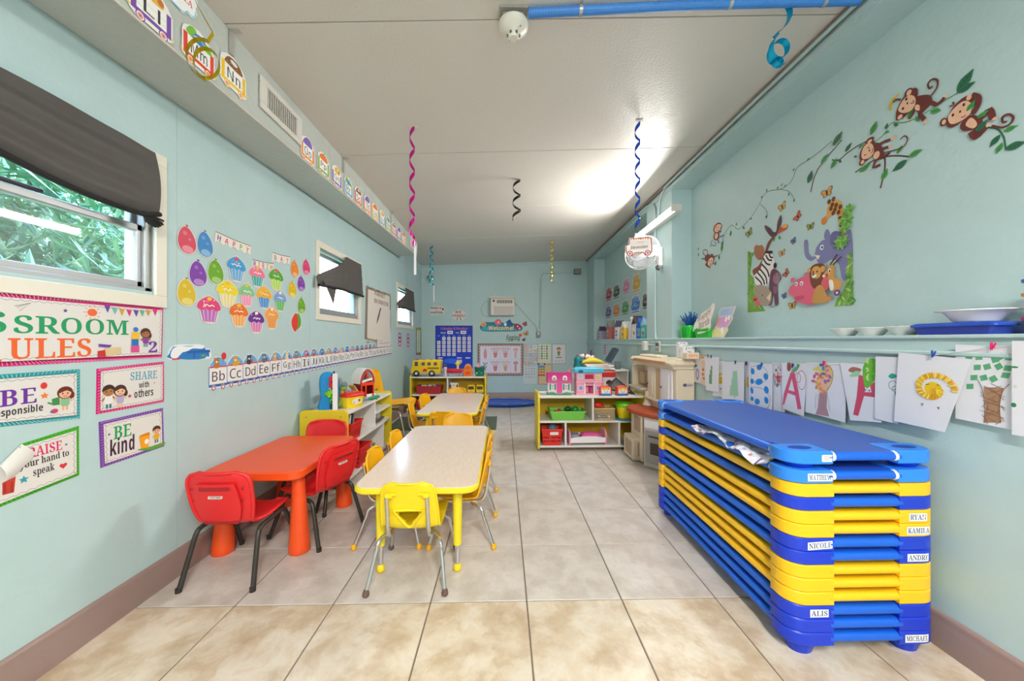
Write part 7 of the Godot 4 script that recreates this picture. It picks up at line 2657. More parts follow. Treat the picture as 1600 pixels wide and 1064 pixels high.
	m.tube([Vector3(-0.24, 1.87, -6.69), Vector3(-0.36, 1.84, -6.692), Vector3(-0.43, 1.72, -6.692), Vector3(-0.38, 1.6, -6.692), Vector3(-0.3, 1.57, -6.692)], 0.004, 6, 5)
	solo("power_cable", "thin looped wire on the wall left of the air conditioner", "cord", m, mat("9fb4b0", 0.5))
	# conduit, junction box, switch box
	m = M.new()
	m.tube([Vector3(1.36, 2.41, -6.68), Vector3(0.82, 2.405, -6.68), Vector3(0.75, 2.39, -6.68), Vector3(0.715, 2.34, -6.68), Vector3(0.708, 2.26, -6.68), Vector3(0.69, 1.34, -6.68)], 0.013, 8, 3)
	solo("wall_conduit", "painted conduit bending down the back wall to the switch box", "conduit", m, paint)
	o = thing("junction_box", "grey junction box under the ceiling in the far right corner", "junction box", Vector3(1.4, 2.43, -6.66))
	m = M.new()
	m.box(Vector3.ZERO, Vector3(0.13, 0.1, 0.08), 0.006)
	part(o, "body", m, mat("77736c", 0.5))
	m = M.new()
	m.box(Vector3(0, 0, 0.042), Vector3(0.11, 0.08, 0.006), 0.002)
	part(o, "cover", m, mat("86827a", 0.5))
	o = thing("switch_box", "grey outlet box on the back wall below the conduit", "outlet", Vector3(0.66, 1.235, -6.68))
	m = M.new()
	m.box(Vector3.ZERO, Vector3(0.085, 0.11, 0.04), 0.006)
	part(o, "body", m, mat("8f9490", 0.5))
	m = M.new()
	m.box(Vector3(0, 0.02, 0.03), Vector3(0.036, 0.05, 0.024), 0.005)
	part(o, "plug", m, mat("d8d8d4", 0.5))
	o = thing("security_camera", "small white round camera high in the far left corner", "camera", Vector3(-1.36, 2.3, -6.66))
	m = M.new()
	m.lathe([[0, -0.03], [0.04, -0.03], [0.045, 0.02], [0, 0.03]], Vector3(-0.03, 0.01, 0), 16)
	part(o, "base", m, mat("7a8a86", 0.5))
	m = M.new()
	m.ball(Vector3(0.012, 0, 0.04), Vector3(0.05, 0.05, 0.05), 16, 10)
	part(o, "dome", m, mat("e2e0dc", 0.35))
	m = M.new()
	m.ball(Vector3(0.016, 0, 0.075), Vector3(0.02, 0.02, 0.02), 12, 8)
	part(o, "lens", m, dark)

	# welcome sign
	m = M.new()
	m.c("168098").card(M.round_poly(M.pv([-.449,1.349,-.431,1.431,-.37,1.468,-.252,1.468,-.178,1.477,-.133,1.523,-.069,1.518,-.032,1.468,.023,1.459,.114,1.523,.151,1.468,.197,1.441,.261,1.441,.344,1.395,.353,1.331,.261,1.294,-.069,1.291,-.361,1.294]), 3), 0.0015)
	m.c("3ab0c8").blob([-.425,1.349,-.343,1.385,-.142,1.367,.188,1.349,.298,1.322,.224,1.305,-.325,1.309])
	m.c("f0a868").dot(-.383,1.427,.055,.044).c("e8645c").dot(-.383,1.422,.022,.018)
	m.c("e86a7c").blob([-.169,1.468,-.133,1.517,-.069,1.51,-.041,1.459,-.069,1.419,-.142,1.419]).c("f8c8d0").dot(-.096,1.463,.018,.016)
	m.c("1c5ca0").blob([.041,1.441,.114,1.518,.155,1.459,.179,1.413,.078,1.401]).c("e8f0f4").dot(.032,1.426,.026,.033)
	m.c("a8284c").blob([.202,1.413,.27,1.437,.338,1.386,.325,1.331,.243,1.322]).c("f0e0e4").dot(.265,1.39,.015,.015).dot(.301,1.349,.017,.016)
	m.c("0c5468").text("Welcome!", -.039,1.353,.095,.491, "Droid Sans", true)
	m.c("f8e89c").text("Welcome!", -.048,1.358,.084,.48, "Droid Sans", true)
	hang("welcome_sign", "blue welcome sign with sea creatures below the air conditioner", "sign", m, "B", "", 0.001)
	m = M.new()
	m.org = Vector2(.197,1.17)
	m.c("1c5c4c").text("Spring", .181,1.166,.132,.269, "Droid Serif", true, 0.0, 0.2)
	m.c("e88a30").dot(.316,1.221,.037,.033).c("a84020").dot(.316,1.221,.017,.015)
	hang("word_sign", "dark green lettering reading spring under the welcome sign", "sign", m, "B", "", 0.001)
	for b in [["red", "topmost", "b04a5a", .408,1.432,.044,.059], ["orange", "right of the spring lettering", "d89a5a", .43,1.249,.055,.055], ["yellow brown", "under the spring lettering", "a89a4a", .158,1.129,.037,.033], ["dark red", "lowest at the right", "8a2a4a", .386,1.133,.037,.037]]:
		butterfly(b[2], b[3], b[4], b[5], b[6], 0.5, "B", "%s paper butterfly by the welcome sign, %s" % [b[0], b[1]], "butterflies by the welcome sign", 0.0012)

	# board of handprint pictures
	m = M.new()
	m.c("6a7078").card(M.pv([-0.495, 1.062, 0.373, 1.062, 0.373, 0.453, -0.495, 0.453]), 0.012)
	m.c("c87a6a").rect(-0.47, 0.475, 0.35, 1.04)
	m.up()
	m.hold = true
	for i in 46:
		var a := i / 46.0
		m.c(["e8b0a0", "a85a50", "d8d0c8"][i % 3])
		m.dot(-0.46 + 0.81 * a, 1.03, 0.0085).dot(-0.46 + 0.81 * a, 0.487, 0.0085)
		if i < 30: m.dot(-0.46, 0.49 + 0.54 * i / 30.0, 0.0085).dot(0.338, 0.49 + 0.54 * i / 30.0, 0.0085)
	m.hold = false
	m.c("dcd8ec").rect(-0.445, 0.505, 0.325, 1.015)
	hang("picture_board", "white board with red patterned border holding eight handprint pictures", "board", m, "B")
	var hp := ["d89aa0", "d8808c", "d88a90", "e0a8b0", "b8a8b8", "d07880", "d8a87c", "c890a0"]
	var wh := ["first in the top row", "second in the top row", "third in the top row", "last in the top row", "first in the bottom row", "second in the bottom row", "third in the bottom row", "last in the bottom row"]
	for i in 8:
		var x := -0.35 + (i % 4) * 0.192 - (0.0 if i % 4 else 0.0)
		var y := 0.885 if i < 4 else 0.63
		m = M.new()
		m.c("e6e2f0").card(M.pv([x - 0.088, y + 0.12, x + 0.09, y + 0.12, x + 0.09, y - 0.12, x - 0.088, y - 0.12]), 0.0008)
		m.c(hp[i])
		if i == 0: m.blob([x - 0.02, y - 0.1, x + 0.025, y - 0.1, x + 0.03, y + 0.0, x + 0.012, y + 0.08, x, y + 0.1, x - 0.012, y + 0.06, x - 0.03, y])
		elif i == 3 or i == 7: m.rect(x - 0.018, y - 0.1, x + 0.018, y + 0.03).blob([x - 0.045, y + 0.05, x - 0.02, y + 0.09, x + 0.03, y + 0.09, x + 0.05, y + 0.06, x + 0.02, y + 0.035])
		elif i == 4: m.poly([x - 0.04, y + 0.01, x + 0.04, y + 0.01, x, y - 0.11]).dot(x - 0.03, y + 0.06, 0.02).dot(x + 0.03, y + 0.06, 0.02).dot(x, y + 0.045, 0.02)
		else:
			m.poly([x - 0.042, y + 0.005, x + 0.042, y + 0.005, x + 0.024, y - 0.09, x - 0.024, y - 0.09]).c(Color(hp[i]).lerp(Color("7a4a8a"), 0.3).to_html(false))
			for q in 5: m.line([x - 0.03 + q * 0.015, y + 0.01, x - 0.07 + q * 0.035, y + 0.075 + 0.012 * (q % 2)], 0.007).dot(x - 0.07 + q * 0.035, y + 0.08 + 0.012 * (q % 2), 0.011)
		hang("handprint_picture", "handprint picture pinned on the white board, %s" % wh[i], "picture", m, "B", "handprint pictures on the board", 0.0125)

	# charts
	m = frame_card([.386,1.052,.647,1.052,.647,.674,.386,.675], "8aa4a8", "cfe0e2", 0.008)
	for i in 14:
		var x: float = [0.435, 0.517, 0.6][i % 3]
		var y := 1.0 - (i / 3) * 0.078
		m.c(["d8484c", "7a8aa8", "e0e8ea", "d86a7c", "e8c86a", "e08a4a", "5a9a8a", "2a5ac0", "b05a8a", "d88a9a", "c8606a", "8a3a3a"][i % 12]).rect(x - 0.033, y - 0.03, x + 0.033, y + 0.03).c("f2eeee").rect(x - 0.025, y - 0.022, x + 0.025, y + 0.022)
		m.c(["a83a4a", "3a4a8a", "5a6a5a"][i % 3]).dot(x, y, 0.012)
	hang("picture_chart", "chart of small framed shapes right of the handprint board", "chart", m, "B")
	m = frame_card([.652,1.054,.91,1.054,.91,.687,.652,.687], "a8c0a0", "dfe6d4", 0.006)
	for i in 24:
		var x := 0.68 + (i % 4) * 0.048
		m.c(["6a7ab0", "3a9a9a", "8a6ab0", "b8783a"][i % 4] if (i % 4) % 2 == 0 else ["58a04a", "2a8aa8", "d8a03a", "7a9a3a", "5a8a4a", "c8783a"][i / 4]).dot(x, 1.005 - (i / 4) * 0.045, 0.01 if (i % 4) % 2 == 0 else 0.019)
	hang("picture_chart", "green counting chart with rows of numbers beside the boy poster", "chart", m, "B")
	m = frame_card([.367,.675,.641,.674,.641,.287,.367,.288], "a8c0c4", "d3dde2", 0.006)
	m.c("5a9a98").text("alphabet", 0.505, 0.7, 0.035, 0.15, "Droid Serif", true)
	for i in 20: m.c(["4a4a60", "a8505a", "3a6a8a"][i % 3]).text(String.chr(65 + i), 0.43 + (i % 4) * 0.052, 0.64 - (i / 4) * 0.055, 0.026)
	hang("picture_chart", "pale alphabet chart under the framed shapes chart", "chart", m, "B")
	m = frame_card([.66,.663,.923,.663,.923,.282,.66,.283], "c0303c", "e2c8a0", 0.008)
	m.c("b0182c").rect(0.645, 0.655, 0.8, 0.685).c("f0dcdc").rect(0.685, 0.66, 0.765, 0.68).c("4a98d0").rect(0.655, 0.6, 0.79, 0.64)
	for i in 9: m.c(["a8a048", "d8883c", "c8502c"][i / 3]).dot(0.675 + (i % 3) * 0.046, 0.57 - (i / 3) * 0.055, 0.022)
	hang("picture_chart", "red bordered food chart behind the magenta toy cottage", "chart", m, "B")
	m = frame_card([.923,1.054,1.187,1.054,1.187,.677,.923,.677], "4a6a86", "e4e2e6", 0.006)
	kid(m, 1.052,.907, 0.17, "8a5a40", "e8c0a8", "6a8a5a", "2a3a44", false)
	m.c("6aa05a").dot(1.052,.797,.07,.011).c("b8a8b4").dot(.987,.732,.015,.011).dot(1.052,.729,.015,.011).dot(1.117,.732,.015,.011)
	hang("boy_poster", "white poster of a standing boy with dark blue border", "poster", m, "B")

func butterfly(h: String, x: float, y: float, rx: float, ry: float, rot: float, wall: String, label: String, grp: String, off: float) -> void:
	var m := M.new()
	m.org = Vector2(x, y)
	for p in 2:
		m.c("4a3a34" if p == 0 else h)
		var k := 1.0 if p == 0 else 0.78
		for s in [-1, 1]:
			m.face(M.oval(x + (Vector2(s * rx * 0.5, ry * 0.3).rotated(rot)).x, y + (Vector2(s * rx * 0.5, ry * 0.3).rotated(rot)).y, rx * 0.55 * k, ry * 0.42 * k, rot + s * 0.7, 14))
			m.face(M.oval(x + (Vector2(s * rx * 0.36, -ry * 0.35).rotated(rot)).x, y + (Vector2(s * rx * 0.36, -ry * 0.35).rotated(rot)).y, rx * 0.36 * k, ry * 0.34 * k, rot - s * 0.6, 12))
	m.c("3a2c2c").face(M.oval(x, y, rx * 0.1, ry * 0.6, rot, 10))
	hang("paper_butterfly", label, "butterfly", m, wall, grp, off)

# ---------------------------------------------------------------- right wall
func leaf(m: M, x: float, y: float, l: float, rot: float, h: String) -> void:
	var o := PackedVector2Array()
	for q in [[0, 0], [0.22, 0.2], [0.55, 0.27], [0.85, 0.12], [1.05, 0.0], [0.85, -0.12], [0.55, -0.27], [0.22, -0.2]]: o.append(Vector2(x, y) + Vector2(q[0], q[1]).rotated(rot) * l)
	m.c(h).face(M.round_poly(o, 2))
	m.c(Color(h).lerp(Color("0c3a24"), 0.45).to_html(false)).stroke(PackedVector2Array([Vector2(x, y), Vector2(x, y) + Vector2(l * 0.85, 0).rotated(rot)]), l * 0.05)
	for i in 3:
		for s in [-1, 1]: m.stroke(PackedVector2Array([Vector2(x, y) + Vector2(l * (0.25 + i * 0.18), 0).rotated(rot), Vector2(x, y) + Vector2(l * (0.38 + i * 0.18), s * l * 0.14).rotated(rot)]), l * 0.035)

const G1 := "4f9a52"
const G2 := "2f6e50"
const G3 := "4f7a58"
const BR := "5a3434"

func right_wall() -> void:
	monkeys()
	jungle()
	niche()
	pillar()

func decal(called: String, label: String, m: M, grp := "", off := 0.0006) -> void:
	hang(called, label, "wall sticker", m, "RU", grp, off)

func monkeys() -> void:
	# vines first, the figures in front of them
	var m := M.new()
	m.org = Vector2(-1.513,2.088)
	m.c(G1).line([-1.654,2.077,-1.617,2.09,-1.586,2.122,-1.551,2.105,-1.513,2.088,-1.46,2.085,-1.402,2.092,-1.344,2.096], 0.004, 4)
	for e in [[-1.513,2.093, 0.045, 1.3, G1], [-1.486,2.092, 0.03, -1.2, G1], [-1.434,2.081, 0.04, -0.5, G1], [-1.346,2.1, 0.07, 0.85, G2], [-1.344,2.096, 0.05, 0.1, G2], [-1.571,2.112, 0.025, -0.8, G3], [-1.606,2.109, 0.025, 1.2, G3], [-1.611,2.092, 0.022, 0.0, G1], [-1.671,2.121, 0.055, 1.1, G1]]:
		leaf(m, e[0], e[1], e[2], e[3], e[4])
	decal("vine_sticker", "green vine sticker running behind the two highest monkeys", m)
	m = M.new()
	m.org = Vector2(-1.688,2.007)
	m.c(BR).line([-1.878,2.105,-1.837,2.084,-1.791,2.097,-1.735,2.104,-1.688,2.102], 0.006, 4).line([-1.75,1.975,-1.705,1.986,-1.654,1.99,-1.601,1.979,-1.551,1.956,-1.509,1.929], 0.006, 4).line([-1.611,1.979,-1.611,1.923,-1.63,1.843], 0.007, 3).line([-1.688,2.102,-1.668,2.044,-1.654,1.99], 0.006).line([-1.654,1.99,-1.611,1.979], 0.006)
	for e in [[-1.803,2.108, 0.045, 0.7, G2], [-1.837,2.084, 0.025, -1.0, G3], [-1.729,1.968, 0.055, 0.25, G1], [-1.622,1.877, 0.05, 1.1, G1], [-1.513,1.931, 0.05, 0.1, G1], [-1.518,1.92, 0.06, 3.5, G2], [-1.558,1.968, 0.035, 0.9, G1], [-1.729,2.086, 0.03, 0.6, G1], [-1.878,2.065, 0.03, 0.9, G1], [-1.753,2.059, 0.02, -0.6, G3]]:
		leaf(m, e[0], e[1], e[2], e[3], e[4])
	decal("vine_sticker", "brown branch sticker with leaves around the sleeping monkey", m)
	m = M.new()
	m.org = Vector2(-1.218,1.844)
	m.c(G2).line([-1.258,1.907,-1.233,1.885,-1.218,1.848,-1.213,1.807], 0.005, 4).line([-1.309,2.011,-1.291,1.959,-1.258,1.907], 0.003, 3)
	for e in [[-1.219,1.868, 0.035, 0.0, G1], [-1.227,1.862, 0.04, -2.3, G2], [-1.221,1.83, 0.035, -2.0, G1], [-1.215,1.803, 0.05, -0.05, G2], [-1.309,2.011, 0.03, 0.4, G1]]: leaf(m, e[0], e[1], e[2], e[3], e[4])
	decal("vine_sticker", "dark green vine sticker at the right of the banana leaf monkey", m)
	m = M.new()
	m.org = Vector2(-2.507,2.05)
	m.c("6a7a5a").line([-2.838,1.971,-2.73,2.028,-2.651,1.971,-2.592,1.977,-2.507,2.012,-2.428,2.068,-2.378,2.121,-2.318,2.125,-2.238,2.098,-2.175,2.1,-2.134,2.127, -2.104,2.175,-2.018,2.182,-1.948,2.192,-1.878,2.207], 0.004, 4).line([-2.238,2.098,-2.165,2.054,-2.124,1.988], 0.003, 4).line([-2.415,2.072,-2.359,2.01,-2.347,1.956], 0.003, 3)
	m.c(BR).line([-2.01,1.984,-1.964,2.095,-1.82,2.181], 0.006, 3)
	for e in [[-2.73,1.986, 0.045, -1.7, G1], [-2.592,1.972, 0.03, -0.9, G3], [-2.514,2.005, 0.022, -0.4, G3], [-2.396,2.102, 0.022, 1.6, G3], [-2.353,2.129, 0.022, 1.3, G3], [-2.261,2.108, 0.02, 0.9, G2], [-2.124,1.992, 0.02, -1.6, G3], [-2.165,2.046, 0.02, -1.5, G2], [-2.353,1.972, 0.024, -1.6, G3], [-2.023,2.042, 0.065, 1.2, G2], [-1.94,2.116, 0.055, 0.6, G1], [-1.878,2.057, 0.052, 0.9, G1], [-1.867,2.177, 0.068, 0.7, G3], [-2.132,2.165, 0.02, 0.6, G3], [-2.222,2.11, 0.02, 0.9, G1], [-2.031,2.177, 0.022, 0.3, G3], [-2.196,2.097, 0.018, 0.4, G1], [-2.659,1.999, 0.025, 1.3, G1], [-2.83,1.931, 0.04, -1.8, G1]]: leaf(m, e[0], e[1], e[2], e[3], e[4])
	decal("vine_sticker", "long thin leafy vine sticker climbing over the jungle animals", m)
	m = M.new()
	m.org = Vector2(-2.919,1.9)
	m.c("5a4a3a").line([-2.838,1.966,-2.83,1.898,-2.856,1.84,-2.956,1.831,-3.074,1.847], 0.004, 4)
	for e in [[-2.844,1.908, 0.06, -1.65, G1], [-2.879,1.829, 0.04, -1.7, G2], [-2.928,1.791, 0.035, -1.6, G3], [-2.995,1.943, 0.02, -2.4, G3], [-3.201,1.95, 0.03, 0.9, "3f9a70"], [-3.19,1.923, 0.03, -1.5, G2]]: leaf(m, e[0], e[1], e[2], e[3], e[4])
	decal("vine_sticker", "hanging vine sticker by the two small monkeys near the pillar", m)

	var fur := "6b2f2c"
	var skin := "e8b89a"
	# highest left: crawling along the vine
	m = M.new()
	m.org = Vector2(-1.477,2.138)
	m.c(fur).line([-1.43,2.142,-1.41,2.162,-1.408,2.191,-1.426,2.209,-1.44,2.2,-1.434,2.177,-1.424,2.18], 0.007, 5).blob([-1.49,2.173,-1.46,2.167,-1.43,2.144,-1.427,2.114,-1.443,2.1,-1.468,2.091,-1.486,2.128]).line([-1.43,2.117,-1.41,2.093,-1.394,2.097,-1.384,2.105], 0.014, 4).line([-1.464,2.109,-1.468,2.086,-1.451,2.057], 0.016, 3).line([-1.486,2.139,-1.495,2.108,-1.511,2.097], 0.01, 3)
	m.dot(-1.511,2.214,.016,.018).dot(-1.547,2.131,.015,.016).face(M.oval(-1.518,2.168,.035,.059, -0.55)).line([-1.573,2.213,-1.561,2.216,-1.541,2.203], 0.008, 3)
	m.c(skin).dot(-1.509,2.212,.01,.012).dot(-1.544,2.127,.01,.01).blob([-1.546,2.179,-1.527,2.198,-1.504,2.198,-1.486,2.175,-1.486,2.144,-1.504,2.127,-1.532,2.137,-1.551,2.16]).dot(-1.378,2.107,.006,.007).dot(-1.447,2.044,.007,.007).dot(-1.513,2.093,.006,.005).blob([-1.484,2.14,-1.47,2.131,-1.47,2.108,-1.486,2.123])
	m.c("2c1a1c").dot(-1.532,2.157,.005,.006).dot(-1.519,2.19,.005,.006).dot(-1.515,2.169,.003,.005).line([-1.502,2.16,-1.49,2.155,-1.493,2.167], 0.003, 3)
	m.c("d8b020").blob([-1.586,2.183,-1.588,2.212,-1.576,2.232,-1.546,2.237,-1.551,2.231,-1.573,2.219,-1.578,2.2,-1.581,2.18])
	decal("monkey_sticker", "monkey sticker crawling along the vine with a banana, highest on the wall", m, "monkey wall stickers", 0.004)
	# highest right: hanging with crossed legs
	m = M.new()
	m.org = Vector2(-1.298,1.972)
	m.c(fur).line([-1.246,1.906,-1.221,1.884,-1.2,1.884,-1.192,1.901,-1.203,1.92,-1.218,1.921,-1.218,1.902,-1.207,1.897], 0.007, 5).blob([-1.333,1.967,-1.316,1.983,-1.291,1.973,-1.271,1.942,-1.275,1.921,-1.298,1.924,-1.323,1.932,-1.335,1.949]).line([-1.302,1.919,-1.291,1.891,-1.263,1.91], 0.022, 3).line([-1.275,1.953,-1.252,1.967,-1.244,1.929], 0.02, 3).line([-1.302,2.057,-1.283,2.035,-1.283,2.008,-1.298,1.982], 0.018, 3)
	m.dot(-1.388,2.007,.012,.016).face(M.oval(-1.337,2.016,.035,.054, -0.6)).line([-1.369,2.058,-1.354,2.055,-1.359,2.069], 0.005, 3)
	m.c(skin).dot(-1.386,2.006,.007,.01).blob([-1.371,2.023,-1.348,2.044,-1.323,2.049,-1.303,2.026,-1.303,1.994,-1.323,1.979,-1.352,1.978,-1.369,1.993]).blob([-1.319,1.953,-1.305,1.972,-1.291,1.954,-1.286,1.933,-1.298,1.927]).dot(-1.309,2.053,.008,.011).dot(-1.238,1.927,.007,.006).dot(-1.255,1.914,.007,.007)
	m.c("2c1a1c").dot(-1.357,2.016,.004,.006).dot(-1.324,2.035,.004,.006).dot(-1.335,2.015,.003,.005).c("b83a4a").line([-1.332,1.991,-1.323,1.988,-1.319,1.993], 0.004, 3)
	leaf(m, -1.316,2.004, 0.035, 0.8, G1)
	leaf(m, -1.286,1.96, 0.032, 0.2, G1)
	leaf(m, -1.286,1.906, 0.04, 0.8, G2)
	decal("monkey_sticker", "large smiling monkey sticker with crossed legs, rightmost on the wall", m, "monkey wall stickers", 0.004)
	# asleep on the branch
	m = M.new()
	m.org = Vector2(-1.66,2.033)
	m.c(fur).line([-1.611,2.002,-1.571,1.991,-1.532,1.986,-1.515,2.009,-1.527,2.032,-1.544,2.025], 0.005, 5).blob([-1.665,2.066,-1.632,2.059,-1.617,2.022,-1.609,1.984,-1.632,1.979,-1.66,1.999]).line([-1.632,2.053,-1.606,2.053,-1.583,2.048], 0.012, 2).line([-1.622,2.025,-1.591,2.019], 0.012).line([-1.611,1.982,-1.586,1.988], 0.012).line([-1.643,1.99,-1.66,1.958,-1.627,1.953], 0.013, 2)
	m.dot(-1.676,2.095,.021,.015).dot(-1.712,2.009,.015,.017).face(M.oval(-1.688,2.051,.035,.05, -0.4))
	m.c(skin).dot(-1.675,2.092,.011,.008).dot(-1.71,2.008,.009,.01).blob([-1.714,2.057,-1.699,2.084,-1.676,2.084,-1.66,2.063,-1.657,2.026,-1.682,2.013,-1.711,2.025]).dot(-1.644,2.008,.015,.018).dot(-1.573,2.05,.01,.01).dot(-1.586,2.02,.007,.007)
	m.c("2c1a1c").line([-1.702,2.041,-1.696,2.034,-1.691,2.037], 0.003, 3).line([-1.685,2.068,-1.679,2.06,-1.675,2.064], 0.003, 3).dot(-1.676,2.047,.004,.005).line([-1.671,2.031,-1.662,2.035,-1.661,2.049], 0.003, 3)
	decal("monkey_sticker", "monkey sticker sleeping on a brown branch, right of the giraffe", m, "monkey wall stickers", 0.004)
	# small ones near the pillar
	m = M.new()
	m.org = Vector2(-2.91,2.009)
	m.c(fur).line([-2.966,1.975,-2.995,1.966,-2.966,1.93,-2.919,1.923,-2.923,1.944,-2.947,1.947], 0.005, 4).line([-2.901,1.967,-2.879,1.928], 0.008).line([-2.91,2.037,-2.847,2.012], 0.008).dot(-2.915,1.999,.04,.036).dot(-2.901,2.061,.055,.04).line([-2.874,1.976,-2.813,1.974], 0.007)
	m.c(skin).dot(-2.897,2.058,.045,.032).dot(-2.915,1.997,.024,.024).dot(-2.953,2.092,.013,.01).dot(-2.854,2.066,.012,.01)
	m.c("2c1a1c").dot(-2.912,2.069,.005,.004).dot(-2.883,2.062,.005,.004).line([-2.912,2.048,-2.894,2.039,-2.879,2.04], 0.003, 2)
	decal("monkey_sticker", "small monkey sticker sitting on the vine, upper one near the pillar", m, "monkey wall stickers", 0.004)
	m = M.new()
	m.org = Vector2(-3.024,1.83)
	m.c(fur).line([-3.054,1.854,-3.115,1.905,-3.095,1.929,-3.044,1.904,-3.05,1.871], 0.006, 4).line([-3.064,1.845,-3.136,1.856], 0.008).line([-2.995,1.829,-2.901,1.829], 0.007).line([-2.966,1.788,-2.928,1.758], 0.007).line([-3.014,1.776,-3.01,1.743], 0.007).dot(-3.044,1.846,.044,.03).face(M.oval(-3.004,1.806,.062,.041, 0.5)).dot(-3.058,1.791,.02,.013).dot(-2.983,1.855,.017,.01)
	m.c(skin).face(M.oval(-2.998,1.8,.043,.033, 0.4))
	m.c("2c1a1c").dot(-3.01,1.807,.006,.005).dot(-2.983,1.806,.006,.005).line([-3.014,1.785,-2.995,1.778,-2.979,1.784], 0.003, 2)
	decal("monkey_sticker", "small monkey sticker hanging head down, lower one near the pillar", m, "monkey wall stickers", 0.004)

func bush(m: M, pts: Array, seed_: int, n: int, l: float) -> void:
	m.c("7aa848").poly(pts)
	var o := M.pv(pts)
	var g := RandomNumberGenerator.new()
	g.seed = seed_
	var lo := o[0]
	var hi := o[0]
	for q in o: lo = lo.min(q); hi = hi.max(q)
	for i in n:
		var q := Vector2(g.randf_range(lo.x, hi.x), g.randf_range(lo.y, hi.y))
		if Geometry2D.is_point_in_polygon(q, o): 
			var e := PackedVector2Array()
			var a := g.randf_range(0.4, 2.7)
			for w in [[-0.5, 0], [0, 0.16], [0.6, 0], [0, -0.16]]: e.append(q + Vector2(w[0], w[1]).rotated(a) * l)
			m.c(["98c45a", "5f9a44", "b4d67a", "4f8a42", "88b852"][i % 5]).face(e)

